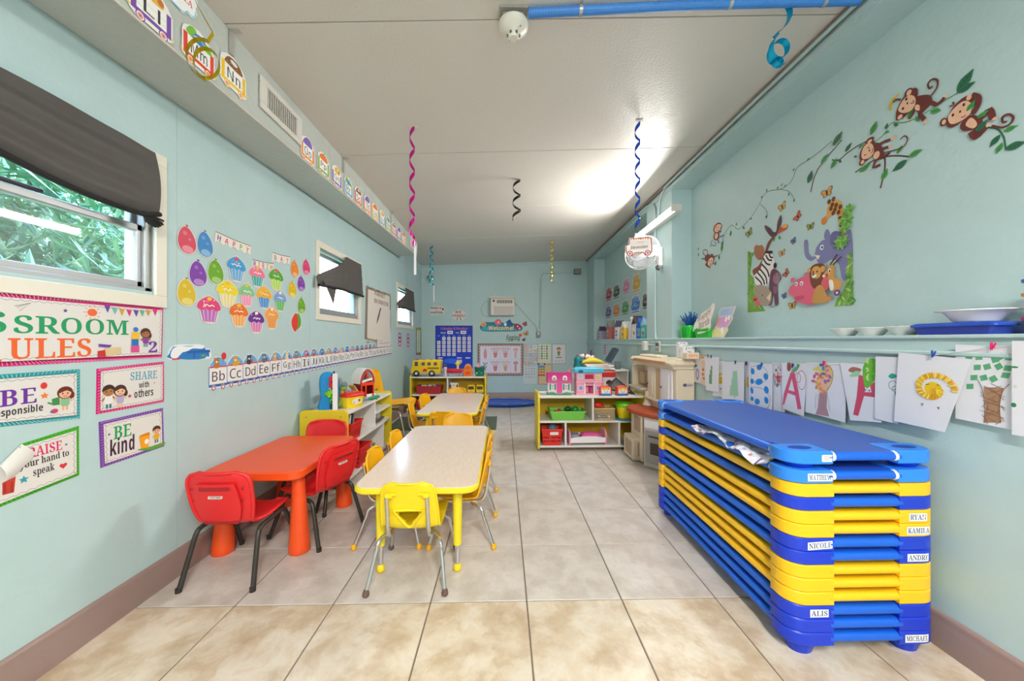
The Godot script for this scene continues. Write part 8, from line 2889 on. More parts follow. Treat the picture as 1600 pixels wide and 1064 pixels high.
func jungle() -> void:
	var m := M.new()
	m.org = Vector2(-2.384,1.504)
	bush(m, [-2.539,1.776,-2.493,1.75,-2.5,1.676,-2.514,1.602,-2.467,1.555,-2.467,1.461,-2.421,1.39,-2.365,1.321,-2.539,1.325], 5, 90, 0.035)
	m.c("a86a4c").blob([-2.467,1.744,-2.47,1.782,-2.447,1.795,-2.421,1.783,-2.396,1.781,-2.377,1.753,-2.377,1.712,-2.408,1.683,-2.447,1.701]).c("8a4a34").blob([-2.486,1.625,-2.421,1.649,-2.371,1.72,-2.341,1.784,-2.283,1.812,-2.323,1.761,-2.353,1.707,-2.396,1.635,-2.46,1.582])
	m.c("5a4038").line([-2.371,1.711,-2.317,1.786,-2.277,1.81,-2.233,1.822], 0.008, 3)
	m.c("efeae8").blob([-2.467,1.583,-2.408,1.619,-2.384,1.687,-2.347,1.718,-2.306,1.704,-2.277,1.627,-2.289,1.594,-2.317,1.583,-2.335,1.506,-2.396,1.497,-2.46,1.526])
	m.c("2e2430")
	for e in [[-2.46,1.573,-2.408,1.527,-2.396,1.502], [-2.44,1.602,-2.384,1.541,-2.371,1.502], [-2.415,1.62,-2.359,1.555,-2.349,1.503], [-2.396,1.648,-2.347,1.597,-2.329,1.549], [-2.384,1.687,-2.353,1.644,-2.317,1.627], [-2.359,1.703,-2.335,1.666,-2.302,1.654], [-2.329,1.71,-2.317,1.68,-2.294,1.67]]: m.line(e, 0.011, 3)
	m.dot(-2.277,1.614,.014,.019).blob([-2.359,1.717,-2.347,1.727,-2.3,1.716,-2.306,1.699])
	m.c("6a4058").blob([-2.326,1.495,-2.317,1.565,-2.294,1.596,-2.26,1.58,-2.233,1.549,-2.228,1.514,-2.255,1.484,-2.249,1.363,-2.277,1.352,-2.289,1.428,-2.306,1.36,-2.341,1.368]).c("9a7080").blob([-2.294,1.543,-2.266,1.564,-2.238,1.55,-2.233,1.515,-2.26,1.489,-2.289,1.507]).c("8a6074").blob([-2.291,1.472,-2.257,1.471,-2.264,1.433,-2.283,1.427])
	m.c("2c1a20").dot(-2.272,1.552,.004,.004).dot(-2.249,1.548,.004,.004)
	m.c("a89484").blob([-2.467,1.489,-2.421,1.51,-2.353,1.486,-2.317,1.45,-2.306,1.404,-2.329,1.362,-2.384,1.359,-2.447,1.393]).c("e0d4b0").poly([-2.353,1.41,-2.306,1.448,-2.323,1.384]).c("2c2424").dot(-2.39,1.432,.006,.005)
	m.c("e0503c").dot(-2.46,1.413,.026,.017).c("6a3020").dot(-2.46,1.411,.013,.008).c("e05878").dot(-2.434,1.38,.023,.017)
	m.c("5a3a4a").blob([-2.306,1.81,-2.359,1.875,-2.365,1.908,-2.317,1.871,-2.294,1.841,-2.266,1.837,-2.255,1.89,-2.228,1.93,-2.222,1.879,-2.244,1.839,-2.266,1.807]).c("c8502c").blob([-2.26,1.814,-2.233,1.848,-2.201,1.859,-2.175,1.846,-2.185,1.824,-2.222,1.819]).c("f0a040").blob([-2.222,1.853,-2.185,1.856,-2.175,1.836,-2.201,1.836]).c("3a2228").dot(-2.228,1.839,.004,.004)
	leaf(m, -2.283,1.803, 0.03, -1.7, G1)
	leaf(m, -2.244,1.8, 0.03, -1.2, G1)
	leaf(m, -2.527,1.73, 0.04, 1.4, "6aa83c")
	leaf(m, -2.493,1.722, 0.04, 0.9, "7ab84a")
	m.c("6a8a78")
	for i in 6: m.line([-2.317,1.343, -2.33 + 0.02 * i, 1.335 + 0.012 * (i % 3)], 0.002)
	decal("jungle_sticker", "jungle animal sticker with zebra, gorilla, rhino and toucan", m, "", 0.0008)

	m = M.new()
	m.org = Vector2(-1.923,1.491)
	m.c("7f80b0").blob([-2.053,1.712,-2.035,1.714,-2.026,1.688,-2.021,1.633,-1.99,1.602,-1.973,1.651,-1.94,1.68,-1.907,1.685,-1.861,1.7,-1.816,1.697,-1.767,1.672,-1.767,1.447,-1.816,1.442,-1.838,1.531,-1.876,1.561,-1.923,1.55,-1.961,1.561,-1.973,1.591,-2.008,1.583,-2.044,1.615,-2.055,1.673]).blob([-1.923,1.69,-1.919,1.726,-1.903,1.735,-1.888,1.709,-1.891,1.681]).c("6a6a9c").blob([-1.888,1.651,-1.884,1.7,-1.853,1.709,-1.816,1.673,-1.831,1.635,-1.861,1.636]).c("efe6d0").poly([-1.986,1.613,-1.948,1.6,-1.961,1.58]).c("f4f2f4").dot(-1.938,1.644,.012,.015).c("2a3060").dot(-1.936,1.643,.006,.008)
	m.c("d8a04c").blob([-1.94,1.784,-1.936,1.805,-1.911,1.815,-1.903,1.852,-1.888,1.875,-1.861,1.879,-1.834,1.865,-1.816,1.833,-1.809,1.768,-1.798,1.688,-1.827,1.687,-1.838,1.75,-1.849,1.8,-1.876,1.802,-1.899,1.792,-1.919,1.766]).c("d8883c").blob([-1.941,1.781,-1.936,1.805,-1.911,1.804,-1.907,1.777,-1.927,1.767]).c("6a3a20")
	var sp := [-1.874,1.859,-1.852,1.848,-1.829,1.83,-1.859,1.827,-1.838,1.805,-1.882,1.841,-1.831,1.769,-1.825,1.735,-1.818,1.7,-1.868,1.812,-1.893,1.883,-1.867,1.887]
	for i in 12: m.dot(sp[i * 2], sp[i * 2 + 1], 0.011, 0.013)
	bush(m, [-1.861,1.304,-1.846,1.348,-1.816,1.373,-1.795,1.425,-1.788,1.547,-1.767,1.583,-1.761,1.433,-1.756,1.307], 9, 90, 0.04)
	for e in [[-1.795,1.749, 0.042], [-1.816,1.641, 0.042], [-1.772,1.796, 0.03], [-1.788,1.706, 0.03]]:
		for i in 9: leaf(m, e[0], e[1], e[2], i * 0.7, ["7ab84a", "98cc62", "68a848"][i % 3])
	m.c("e0607c").blob([-2.144,1.409,-2.139,1.449,-2.1,1.468,-2.081,1.488,-2.026,1.502,-1.999,1.52,-1.973,1.47,-1.956,1.399,-1.973,1.326,-2.026,1.335,-2.1,1.359,-2.09,1.378]).dot(-2.118,1.491,.016,.015).c("c84868").blob([-2.105,1.384,-2.044,1.388,-2.039,1.368,-2.09,1.362]).c("f4f2f4").dot(-2.09,1.462,.011,.012).dot(-2.053,1.46,.012,.013).c("3a2030").dot(-2.092,1.461,.005,.006).dot(-2.055,1.458,.005,.006)
	m.c("e0606a").blob([-1.923,1.446,-1.891,1.477,-1.876,1.438,-1.884,1.403,-1.907,1.4])
	m.c("7a4030").blob([-1.999,1.52,-1.982,1.547,-1.948,1.555,-1.907,1.542,-1.899,1.508,-1.907,1.473,-1.931,1.433,-1.965,1.415,-1.99,1.45]).c("d8a058").blob([-1.986,1.51,-1.973,1.538,-1.944,1.539,-1.923,1.513,-1.931,1.477,-1.965,1.468,-1.982,1.479]).dot(-2.001,1.528,.011,.014).dot(-1.914,1.517,.016,.018).c("c8944c").blob([-1.961,1.415,-1.927,1.432,-1.899,1.391,-1.888,1.332,-1.931,1.329,-1.982,1.338,-1.973,1.379]).c("f2ece4").dot(-1.965,1.487,.014,.011).c("3a2020").dot(-1.973,1.511,.005,.006).dot(-1.948,1.51,.005,.006).dot(-1.972,1.498,.008,.005).line([-1.977,1.478,-1.965,1.47,-1.955,1.478], 0.005, 3)
	m.c("d89a50").blob([-1.915,1.478,-1.891,1.506,-1.868,1.53,-1.846,1.518,-1.842,1.461,-1.809,1.434,-1.805,1.406,-1.831,1.389,-1.868,1.401,-1.884,1.483,-1.903,1.468]).c("f2ece6").blob([-1.876,1.446,-1.853,1.442,-1.849,1.398,-1.868,1.394]).dot(-1.907,1.477,.008,.007).dot(-1.872,1.499,.009,.012).c("2a2024").dot(-1.871,1.497,.005,.007).c("5a3a34").line([-1.868,1.53,-1.827,1.578], 0.01).line([-1.853,1.527,-1.802,1.561], 0.008)
	m.c("7a3c8a").dot(-1.829,1.374,.019,.017).c("e08040").dot(-1.876,1.348,.014,.014).c("f0e8d8").dot(-1.829,1.374,.007,.006)
	decal("jungle_sticker", "jungle animal sticker with giraffe, elephant, hippo and lion", m, "", 0.0008)
	for b in [["golden", "d89a4c", -1.907,1.938,.037,.031, 0.1, "by the giraffe's horns"], ["golden", "d8a44c", -2.219,1.978,.034,.034, 0.3, "above the toucan"], ["red", "d05a44", -2.1,1.874,.033,.029, 0.7, "between toucan and giraffe"], ["green", "8a9a4a", -2.012,1.784,.028,.025, 0.0, "above the elephant's trunk"],
		["green", "8a9a4a", -2.525,1.903,.039,.035, 0.4, "left of the toucan"], ["blue", "6a70a8", -2.131,1.734,.022,.026, 0.4, "before the elephant's trunk"], ["golden", "d8a468", -2.222,1.681,.03,.026, 0.1, "right of the zebra's head"], ["red", "c8604c", -2.188,1.545,.029,.028, 0.8, "right of the gorilla"],
		["blue", "6a70a8", -2.203,1.404,.021,.025, 0.3, "right of the gorilla's feet"], ["golden", "d8a04c", -2.141,1.336,.032,.03, 0.1, "lowest, under the hippo"]]:
		butterfly(b[1], b[2], b[3], b[4], b[5], b[6], "RU", "%s butterfly sticker %s" % [b[0], b[7]], "butterfly wall stickers", 0.0008)

func niche() -> void:
	var hands := [["red", "b83c48", -5.953,1.919,.173,.115, "top row, first"], ["dark green", "3c4c38", -5.55,1.905,.167,.11, "top row, second"], ["pink", "d88ab0", -5.1,1.922,.148,.113, "top row, third"], ["yellow", "d8ac3c", -4.706,1.906,.145,.119, "top row, fourth"],
		["purple", "6a5ca0", -5.977,1.612,.174,.104, "bottom row, first"], ["orange", "e08a3c", -5.558,1.612,.168,.104, "bottom row, second"], ["green", "4a9a58", -5.143,1.612,.158,.105, "bottom row, third"], ["blue", "4a88d0", -4.745,1.62,.172,.114, "bottom row, fourth"], ["black", "3c3436", -4.412,1.628,.09,.101, "bottom row, half behind the pillar"]]
	for e in hands:
		var m := M.new()
		var x: float = e[2]; var y: float = e[3]; var rx: float = e[4]; var ry: float = e[5]
		m.c("d8dce0").card(M.pv([x - rx * 0.95, y - ry * 1.2, x + rx * 0.95, y - ry * 1.2, x + rx * 0.95, y + ry * 0.2, x + rx * 0.7, y + ry, x - rx * 0.7, y + ry, x - rx * 0.95, y + ry * 0.2]), 0.001)
		m.c("b9d8d2").rect(x - rx * 0.9, y - ry * 0.72, x + rx * 0.9, y - ry * 0.68)
		m.c(e[1]).blob([x - rx * 0.75, y - ry * 0.7, x + rx * 0.75, y - ry * 0.7, x + rx * 0.7, y + ry * 0.15, x - rx * 0.65, y + ry * 0.15])
		for i in 4: m.face(M.oval(x - rx * 0.54 + i * rx * 0.36, y + ry * (0.5 if i % 3 else 0.38), rx * 0.15, ry * 0.42, (i - 1.5) * -0.14, 12))
		m.face(M.oval(x + rx * 0.8, y - ry * 0.05, rx * 0.15, ry * 0.35, -0.6, 12))
		m.c("ece6e4").line([x - rx * 0.6, y - ry * 0.3, x - rx * 0.2, y - ry * 0.15, x + rx * 0.2, y - ry * 0.32, x + rx * 0.6, y - ry * 0.15], ry * 0.07, 3).dot(x, y - ry * 0.02, rx * 0.16, ry * 0.07)
		m.c(e[1]).rect(x - rx * 0.8, y - ry * 1.05, x + rx * 0.8, y - ry * 0.9)
		hang("handprint_card", "%s handprint card in the niche, %s" % [e[0], e[6]], "card", m, "N", "handprint cards in the niche", 0.001)
	# cartons and craft things standing on the niche's sill
	var c := [["milk_carton", "purple and grey paper carton house, farthest on the niche sill", -5.98, 0.22, "4a4258", "a89cb0", true], ["milk_carton", "dark carton house with a red and green print in the niche", -5.5, 0.3, "8a9088", "b85a54", false], ["milk_carton", "white and grey carton house in the middle of the niche sill", -5.08, 0.27, "52506a", "e0dce0", true],
		["juice_carton", "yellow carton with grey top on the niche sill", -4.82, 0.24, "e0e0dc", "e8b830", false], ["bottle", "tall clear white bottle on the niche sill", -4.6, 0.29, "d8dce4", "c8ccd8", false], ["milk_carton", "white carton with dark scribbles on the niche sill", -4.4, 0.29, "4a3a3a", "e2d8d2", false],
		["juice_carton", "blue carton on the niche sill beside the pillar", -4.24, 0.26, "2a66c0", "1f5cc0", false], ["juice_carton", "light blue and green bottle nearest the pillar on the sill", -4.1, 0.25, "a8d4e8", "4ab0a8", false]]
	for e in c:
		var o := thing(e[0], e[1], "carton" if e[0] != "bottle" else "bottle", Vector3(1.69, 1.141, e[2]), 0, "craft cartons in the niche")
		var h: float = e[3]
		var m := M.new()
		if e[0] == "bottle":
			m.lathe([[0, 0], [0.045, 0.0], [0.048, 0.01], [0.048, h * 0.6], [0.02, h * 0.82], [0.02, h * 0.92], [0, h * 0.92]], Vector3.ZERO, 16)
			part(o, "body", m, mat(e[5], 0.2))
			m = M.new()
			m.lathe([[0, h * 0.9], [0.024, h * 0.9], [0.024, h], [0, h]], Vector3.ZERO, 14)
			part(o, "cap", m, mat("f2f2f4", 0.4))
			continue
		var w := 0.075
		m.box(Vector3(0, h * 0.32, 0), Vector3(0.11, h * 0.64, w * 2), 0.003)
		part(o, "body", m, mat(e[5], 0.5))
		m = M.new()
		m.xf = Transform3D(Basis(Vector3(0, 0, 1), Vector3.UP, Vector3(-1, 0, 0)), Vector3.ZERO)
		m.ext(PackedVector2Array([Vector2(-w, h * 0.64), Vector2(w, h * 0.64), Vector2(0.006, h * 0.92), Vector2(0.006, h), Vector2(-0.006, h), Vector2(-0.006, h * 0.92)]), -0.055, 0.055, 0.0)
		part(o, "gable_top", m, mat(e[4], 0.5))
		m = M.new()
		m.xf = Transform3D(Basis(Vector3(0, 0, 1), Vector3.UP, Vector3(-1, 0, 0)), Vector3(-0.0552, 0, 0))
		m.c(Color(e[5]).lerp(Color("ffffff"), 0.4).to_html(false)).rect(-w * 0.7, h * 0.12, w * 0.7, h * 0.5)
		if e[6]:
			for q in 4: m.c(e[4]).rect(-w * 0.5 + (q % 2) * w * 0.55, h * (0.16 + 0.18 * (q / 2)), -w * 0.05 + (q % 2) * w * 0.55, h * (0.28 + 0.18 * (q / 2)))
		else: m.c(["5a9a5a", "b85a54", "8ac04a"][int(h * 100) % 3]).dot(w * 0.2, h * 0.25, w * 0.35).c(e[5]).dot(-w * 0.3, h * 0.3, w * 0.25)
		part(o, "print", m, vmat(0.5))

func pillar() -> void:
	for e in [["narrow pink lettered paper strip on the lower right wall near the back", [-5.579,1.06,-5.371,1.074,-5.307,.914,-5.489,.892]], ["small pink tag on the lower right wall beside the bookcase", [-6.472,.958,-6.242,.971,-6.275,.863,-6.45,.852]]]:
		var c := M.new()
		c.c("d4ccd8").card(M.pv(e[1]), 0.0008)
		var f: Array = e[1]
		for i in 4: c.c("8a4a6c").line([f[0] + (f[2] - f[0]) * 0.2, f[1] - 0.03 - (f[1] - f[7]) * 0.23 * i, f[0] + (f[2] - f[0]) * 0.8, f[1] - 0.015 - (f[1] - f[7]) * 0.23 * i], 0.02)
		hang("paper_strip", e[0], "paper", c, "R", "", 0.014)
	# wall fan
	var o := thing("wall_fan", "white round wall fan on the pillar below the tube lamp", "fan", Vector3(1.6, 1.93, -3.52))
	var wt := mat("e8e6e4", 0.4)
	var m := M.new()
	m.box(Vector3(-0.022, 0.03, 0), Vector3(0.044, 0.2, 0.075), 0.014)
	var br := part(o, "wall_bracket", m, wt)
	m = M.new()
	m.tube([Vector3(-0.03, -0.04, 0), Vector3(-0.055, -0.06, 0), Vector3(-0.05, -0.085, 0), Vector3(-0.028, -0.09, 0)], 0.012, 8, 4)
	part(br, "pull_switch", m, mat("4a4848", 0.5))
	m = M.new()
	m.tube([Vector3(-0.03, 0.05, 0), Vector3(-0.1, 0.055, 0.0), Vector3(-0.16, 0.05, 0.0)], 0.02, 10, 3)
	part(o, "arm", m, wt)
	var hd := Node3D.new()
	var ax := Transform3D(Basis(Vector3(0.0, 1.0, 0.0), deg_to_rad(-42)) * Basis(Vector3.RIGHT, deg_to_rad(78)), Vector3(-0.2, 0.05, 0.03))
	m = M.new()
	m.xf = ax
	m.lathe([[0, -0.07], [0.05, -0.065], [0.06, -0.02], [0.05, 0.02], [0, 0.025]], Vector3.ZERO, 18)
	part(o, "motor", m, mat("d6d2d2", 0.4))
	for i in 4:
		m = M.new()
		m.xf = ax * Transform3D(Basis(Vector3.UP, TAU * i / 4), Vector3.ZERO)
		m.sheet(func(u, v): return Vector3(0.03 + 0.115 * u, 0.055 + 0.03 * (v - 0.5), (v - 0.5) * (0.06 + 0.08 * sin(u * 2.6))), 6, 4, 0.002)
		part(o, "blade", m, mat("c4c8d2", 0.25))
	m = M.new()
	m.xf = ax
	m.lathe([[0, 0.105], [0.034, 0.1], [0.038, 0.09], [0, 0.085]], Vector3.ZERO, 16)
	part(o, "cage_cap", m, wt)
	m = M.new()
	m.xf = ax
	for r in [[0.172, 0.045], [0.165, 0.07], [0.1, 0.1], [0.1, 0.0]]:
		var p := []
		for i in 33: p.append(Vector3(cos(TAU * i / 32) * r[0], r[1], sin(TAU * i / 32) * r[0]))
		m.tube(p, 0.003 if r[0] < 0.17 else 0.006, 5)
	for i in 44:
		var d := Vector3(cos(TAU * i / 44), 0, sin(TAU * i / 44))
		m.tube([d * 0.036 + Vector3(0, 0.096, 0), d * 0.12 + Vector3(0, 0.096, 0), d * 0.165 + Vector3(0, 0.068, 0), d * 0.172 + Vector3(0, 0.045, 0), d * 0.155 + Vector3(0, 0.015, 0), d * 0.05 + Vector3(0, -0.02, 0)], 0.0014, 4)
	part(o, "cage", m, wt).set_meta("kind", "stuff")
	hd.free()
	# painted conduits along the beam and down the pillar
	m = M.new()
	m.tube([Vector3(1.578, 2.6, -6.6), Vector3(1.578, 2.6, -4.1), Vector3(1.58, 2.598, -3.85), Vector3(1.585, 2.57, -3.72), Vector3(1.587, 2.5, -3.66), Vector3(1.588, 2.4, -3.65), Vector3(1.588, 1.25, -3.65), Vector3(1.588, 1.14, -3.62)], 0.011, 8, 3)
	solo("wall_conduit", "painted conduit along the beam turning down the pillar behind the fan", "conduit", m, paint)
	m = M.new()
	m.tube([Vector3(1.576, 2.625, -1.0), Vector3(1.576, 2.622, -3.2), Vector3(1.58, 2.61, -3.42), Vector3(1.586, 2.56, -3.53), Vector3(1.588, 2.46, -3.56), Vector3(1.588, 2.34, -3.56)], 0.01, 8, 3)
	solo("wall_conduit", "painted conduit from the beam down to the tube lamp", "conduit", m, paint)
	o = thing("wall_outlet", "wall outlet with grey plug and adapter on the ledge's trim", "outlet", Vector3(1.583, 1.055, -3.57))
	m = M.new()
	m.box(Vector3(0.004, 0, 0.0), Vector3(0.024, 0.11, 0.075), 0.004)
	part(o, "plate", m, mat("c9d6d2", 0.5))
	m = M.new()
	m.box(Vector3(-0.02, 0.025, 0.02), Vector3(0.03, 0.035, 0.03), 0.005)
	part(o, "plug", m, mat("5a5654", 0.5))
	m = M.new()
	m.box(Vector3(-0.02, -0.025, 0.02), Vector3(0.03, 0.03, 0.03), 0.005)
	part(o, "lower_plug", m, mat("8a8682", 0.5))
	m = M.new()
	m.box(Vector3(0, 0, 0), Vector3(0.05, 0.1, 0.08), 0.006)
	solo("power_adapter", "small white adapter box hanging left of the wall outlet", "adapter", m, mat("dcdcd8", 0.5), Vector3(1.565, 1.06, -3.86))
	m = M.new()
	m.tube([Vector3(1.56, 1.1, -3.59), Vector3(1.565, 1.105, -3.75), Vector3(1.575, 1.085, -4.0), Vector3(1.582, 1.082, -4.6), Vector3(1.583, 1.084, -5.6)], 0.004, 6, 4)
	solo("power_cable", "thin pale cable running from the wall outlet along the ledge's trim", "cord", m, mat("cfdcd8", 0.5))

func ledge_things() -> void:
	# green container with dark blue brushes behind
	var o := thing("container", "bright green fluted plastic container on the ledge beside the pillar", "container", Vector3(1.69, 1.141, -3.13))
	var m := M.new()
	m.loft([box_ring(0.12, 0.13, 0.0, 0.015), box_ring(0.13, 0.16, 0.05, 0.02), box_ring(0.13, 0.19, 0.085, 0.02), box_ring(0.12, 0.15, 0.112, 0.02), box_ring(0.1, 0.13, 0.112, 0.02), box_ring(0.1, 0.12, 0.02, 0.02)])
	part(o, "body", m, mat("22c838", 0.35))
	for z in [-0.02, 0.025]:
		m = M.new()
		m.box(Vector3(-0.066, 0.055, z), Vector3(0.012, 0.1, 0.012), 0.004)
		part(o, "flute", m, mat("159a28", 0.4))
	o = thing("container", "green plastic tray under the word cut-out on the ledge", "container", Vector3(1.69, 1.141, -2.87))
	m = M.new()
	tub(m, 0.13, 0.24, 0.075, 0.85)
	part(o, "body", m, mat("1fb832", 0.35))
	m = M.new()
	m.box(Vector3(-0.045, 0.004, 0.0), Vector3(0.02, 0.012, 0.1), 0.002)
	part(o, "label_strip", m, mat("c8d4a8", 0.5))
	m = M.new()
	var g := RandomNumberGenerator.new()
	g.seed = 12
	for i in 26:
		var a := g.randf() * TAU
		var r := g.randf_range(0.03, 0.085)
		var y := g.randf_range(0.17, 0.235)
		m.tube([Vector3(0, 0.03, 0), Vector3(cos(a) * r * 0.4, y * 0.6, sin(a) * r * 0.4), Vector3(cos(a) * r, y, sin(a) * r)], 0.004, 5, 3)
		if i % 2 == 0: m.ball(Vector3(cos(a) * r * 0.7, y * 0.82, sin(a) * r * 0.7), Vector3(0.011, 0.014, 0.011), 7, 5)
	solo("brush_bundle", "dark blue plastic sprigs standing in the bright green container", "sprigs", m, mat("1c58a8", 0.4), Vector3(1.69, 1.145, -3.155)).set_meta("kind", "stuff")
	# word cut-out leaning on the wall: outline from the photo, standing at the ledge
	m = M.new()
	m.c("e8dcd2").card(M.round_poly(M.pv([-0.135, 0.02, -0.125, 0.1, -0.07, 0.16, 0.0, 0.19, 0.04, 0.2, 0.075, 0.24, 0.1, 0.235, 0.105, 0.17, 0.09, 0.1, 0.11, 0.05, 0.09, 0.02, 0.0, 0.0, -0.06, 0.0, -0.075, 0.05]), 3), 0.004, true)
	m.c("8a7878").text("Happy", -0.01, 0.148, 0.06, 0.19, "Droid Serif", true, 0.42, 0.2).text("Birth", 0.01, 0.085, 0.06, 0.15, "Droid Serif", true, 0.3, 0.2)
	m.c("6a5a5a").text("celebrate", 0.01, 0.03, 0.018, 0.15, "Droid Sans", true, 0.18)
	o = thing("word_cutout", "white and grey word cut-out leaning in the green tray on the ledge", "sign", Vector3(1.63, 1.178, -2.86))
	o.basis = Basis(Vector3(0, 0, 1), Vector3.UP, Vector3(-1, 0, 0)) * Basis(Vector3.RIGHT, -0.2)
	part(o, "card", m, vmat(0.5))
	m = M.new()
	m.c("d8cfc4").card(M.pv([-0.09, 0.0, 0.06, 0.0, 0.095, 0.055, 0.075, 0.075, 0.115, 0.14, 0.1, 0.165, 0.12, 0.235, -0.06, 0.24, -0.085, 0.2, -0.06, 0.165, -0.075, 0.09, -0.105, 0.05]), 0.004, true)
	m.c("a8bcd8").poly([-0.055, 0.232, 0.108, 0.228, 0.092, 0.168, -0.055, 0.168, -0.078, 0.198]).c("d8a0cc").poly([-0.055, 0.162, 0.094, 0.16, 0.105, 0.138, 0.07, 0.078, -0.02, 0.075, -0.068, 0.095]).c("e8dc9c").poly([-0.095, 0.05, -0.06, 0.07, 0.065, 0.068, 0.085, 0.055, 0.055, 0.006, -0.085, 0.006])
	m.c("f0a050").poly([-0.07, 0.15, -0.055, 0.165, -0.05, 0.12, -0.075, 0.085]).c("f8f2f4")
	for e in [[0.04, 0.14], [0.07, 0.15], [0.02, 0.06], [0.035, 0.04]]: m.dot(e[0], e[1], 0.012, 0.02)
	for i in 3: m.c("8a98b8").rect(-0.04, 0.185 + i * 0.014, 0.05, 0.188 + i * 0.014)
	o = thing("hexagon_cutout", "three stacked pastel hexagons cut from card leaning on the ledge", "cutout", Vector3(1.65, 1.143, -2.66))
	o.basis = Basis(Vector3(0, 0, 1), Vector3.UP, Vector3(-1, 0, 0)) * Basis(Vector3.RIGHT, -0.24)
	part(o, "card", m, vmat(0.5))
	# bowls
	var bp := [[0, 0], [0.03, 0.0], [0.034, 0.004], [0.058, 0.034], [0.061, 0.036], [0.058, 0.038], [0.03, 0.008], [0, 0.008]]
	for e in [[-1.685, "white bowl with brown rimmed crafts, farthest of the three small bowls", "b8863a"], [-1.558, "white bowl in the middle of the three small bowls", "a85a40"], [-1.431, "white bowl with blue bits, nearest of the three small bowls", "3a78b0"]]:
		o = thing("bowl", e[1], "bowl", Vector3(1.675, 1.141, e[0]), 0, "white bowls on the ledge")
		m = M.new()
		m.lathe(bp, Vector3.ZERO, 28)
		part(o, "body", m, mat("efecea", 0.45))
		m = M.new()
		lumps(m, int(e[0] * 100), 12, 0.034, 0.034, 0.027, 0.01, [e[2], "3a3a3c", "e0d0a8", e[2]])
		solo("craft_pieces", "small craft pieces heaped in the %s" % e[1].replace("white bowl ", "white bowl, ").replace("with ", ""), "craft pieces", m, vmat(0.5), Vector3(1.675, 1.141, e[0])).set_meta("kind", "stuff")
	o = thing("storage_box", "flat translucent blue plastic box with lid on the ledge", "box", Vector3(1.685, 1.141, -1.242))
	m = M.new()
	m.loft([box_ring(0.12, 0.21, 0.0, 0.01), box_ring(0.135, 0.235, 0.034, 0.012)])
	part(o, "body", m, mat("2a3c9c", 0.3))
	m = M.new()
	m.loft([box_ring(0.14, 0.25, 0.03, 0.012), box_ring(0.142, 0.252, 0.038, 0.012), box_ring(0.125, 0.225, 0.044, 0.012)])
	part(o, "lid", m, mat("2450b8", 0.3))
	m = M.new()
	m.lathe([[0, 0.0], [0.05, 0.0], [0.055, 0.004], [0.078, 0.036], [0.098, 0.04], [0.098, 0.043], [0.076, 0.041], [0.05, 0.008], [0, 0.008]], Vector3.ZERO, 32)
	solo("bowl", "wide rimmed white bowl standing on the blue box's lid", "bowl", m, mat("f2f0ee", 0.4), Vector3(1.685, 1.1855, -1.215))
	# dough tubs in a tower at the right
	var y := 1.141
	for e in [["grey", "5a5258", false], ["pink", "e02a7c", true], ["orange", "e0861c", false], ["blue", "1c58b8", false]]:
		o = thing("dough_tub", "%s dough tub, %s in the tower of four" % [e[0], {"grey": "lowest", "pink": "upside down", "orange": "third from the ledge", "blue": "topmost"}[e[0]]], "tub", Vector3(1.7, y, -1.075), 0, "tower of dough tubs")
		m = M.new()
		if e[2]: m.lathe([[0, 0.006], [0.032, 0.006], [0.026, 0.042], [0, 0.044]], Vector3.ZERO, 20)
		else: m.lathe([[0, 0.0], [0.026, 0.0], [0.031, 0.034], [0, 0.034]], Vector3.ZERO, 20)
		part(o, "body", m, mat(e[1], 0.4))
		m = M.new()
		if e[2]: m.lathe([[0, 0.0], [0.035, 0.0], [0.036, 0.01], [0, 0.01]], Vector3.ZERO, 20)
		else: m.lathe([[0, 0.032], [0.035, 0.032], [0.036, 0.042], [0.03, 0.044], [0, 0.044]], Vector3.ZERO, 20)
		part(o, "lid", m, mat(Color(e[1]).lerp(Color.WHITE, 0.12).to_html(false), 0.4))
		y += 0.0446

# ---------------------------------------------------------------- drawings pegged on the string
func paper(f: Array, label: String, off: float, draw: Callable) -> void:
	var m := M.new()
	m.c("e4e4ec").card(M.pv(f), 0.0007)
	draw.call(m)
	hang("drawing", label, "drawing", m, "R", "drawings on the string", off)

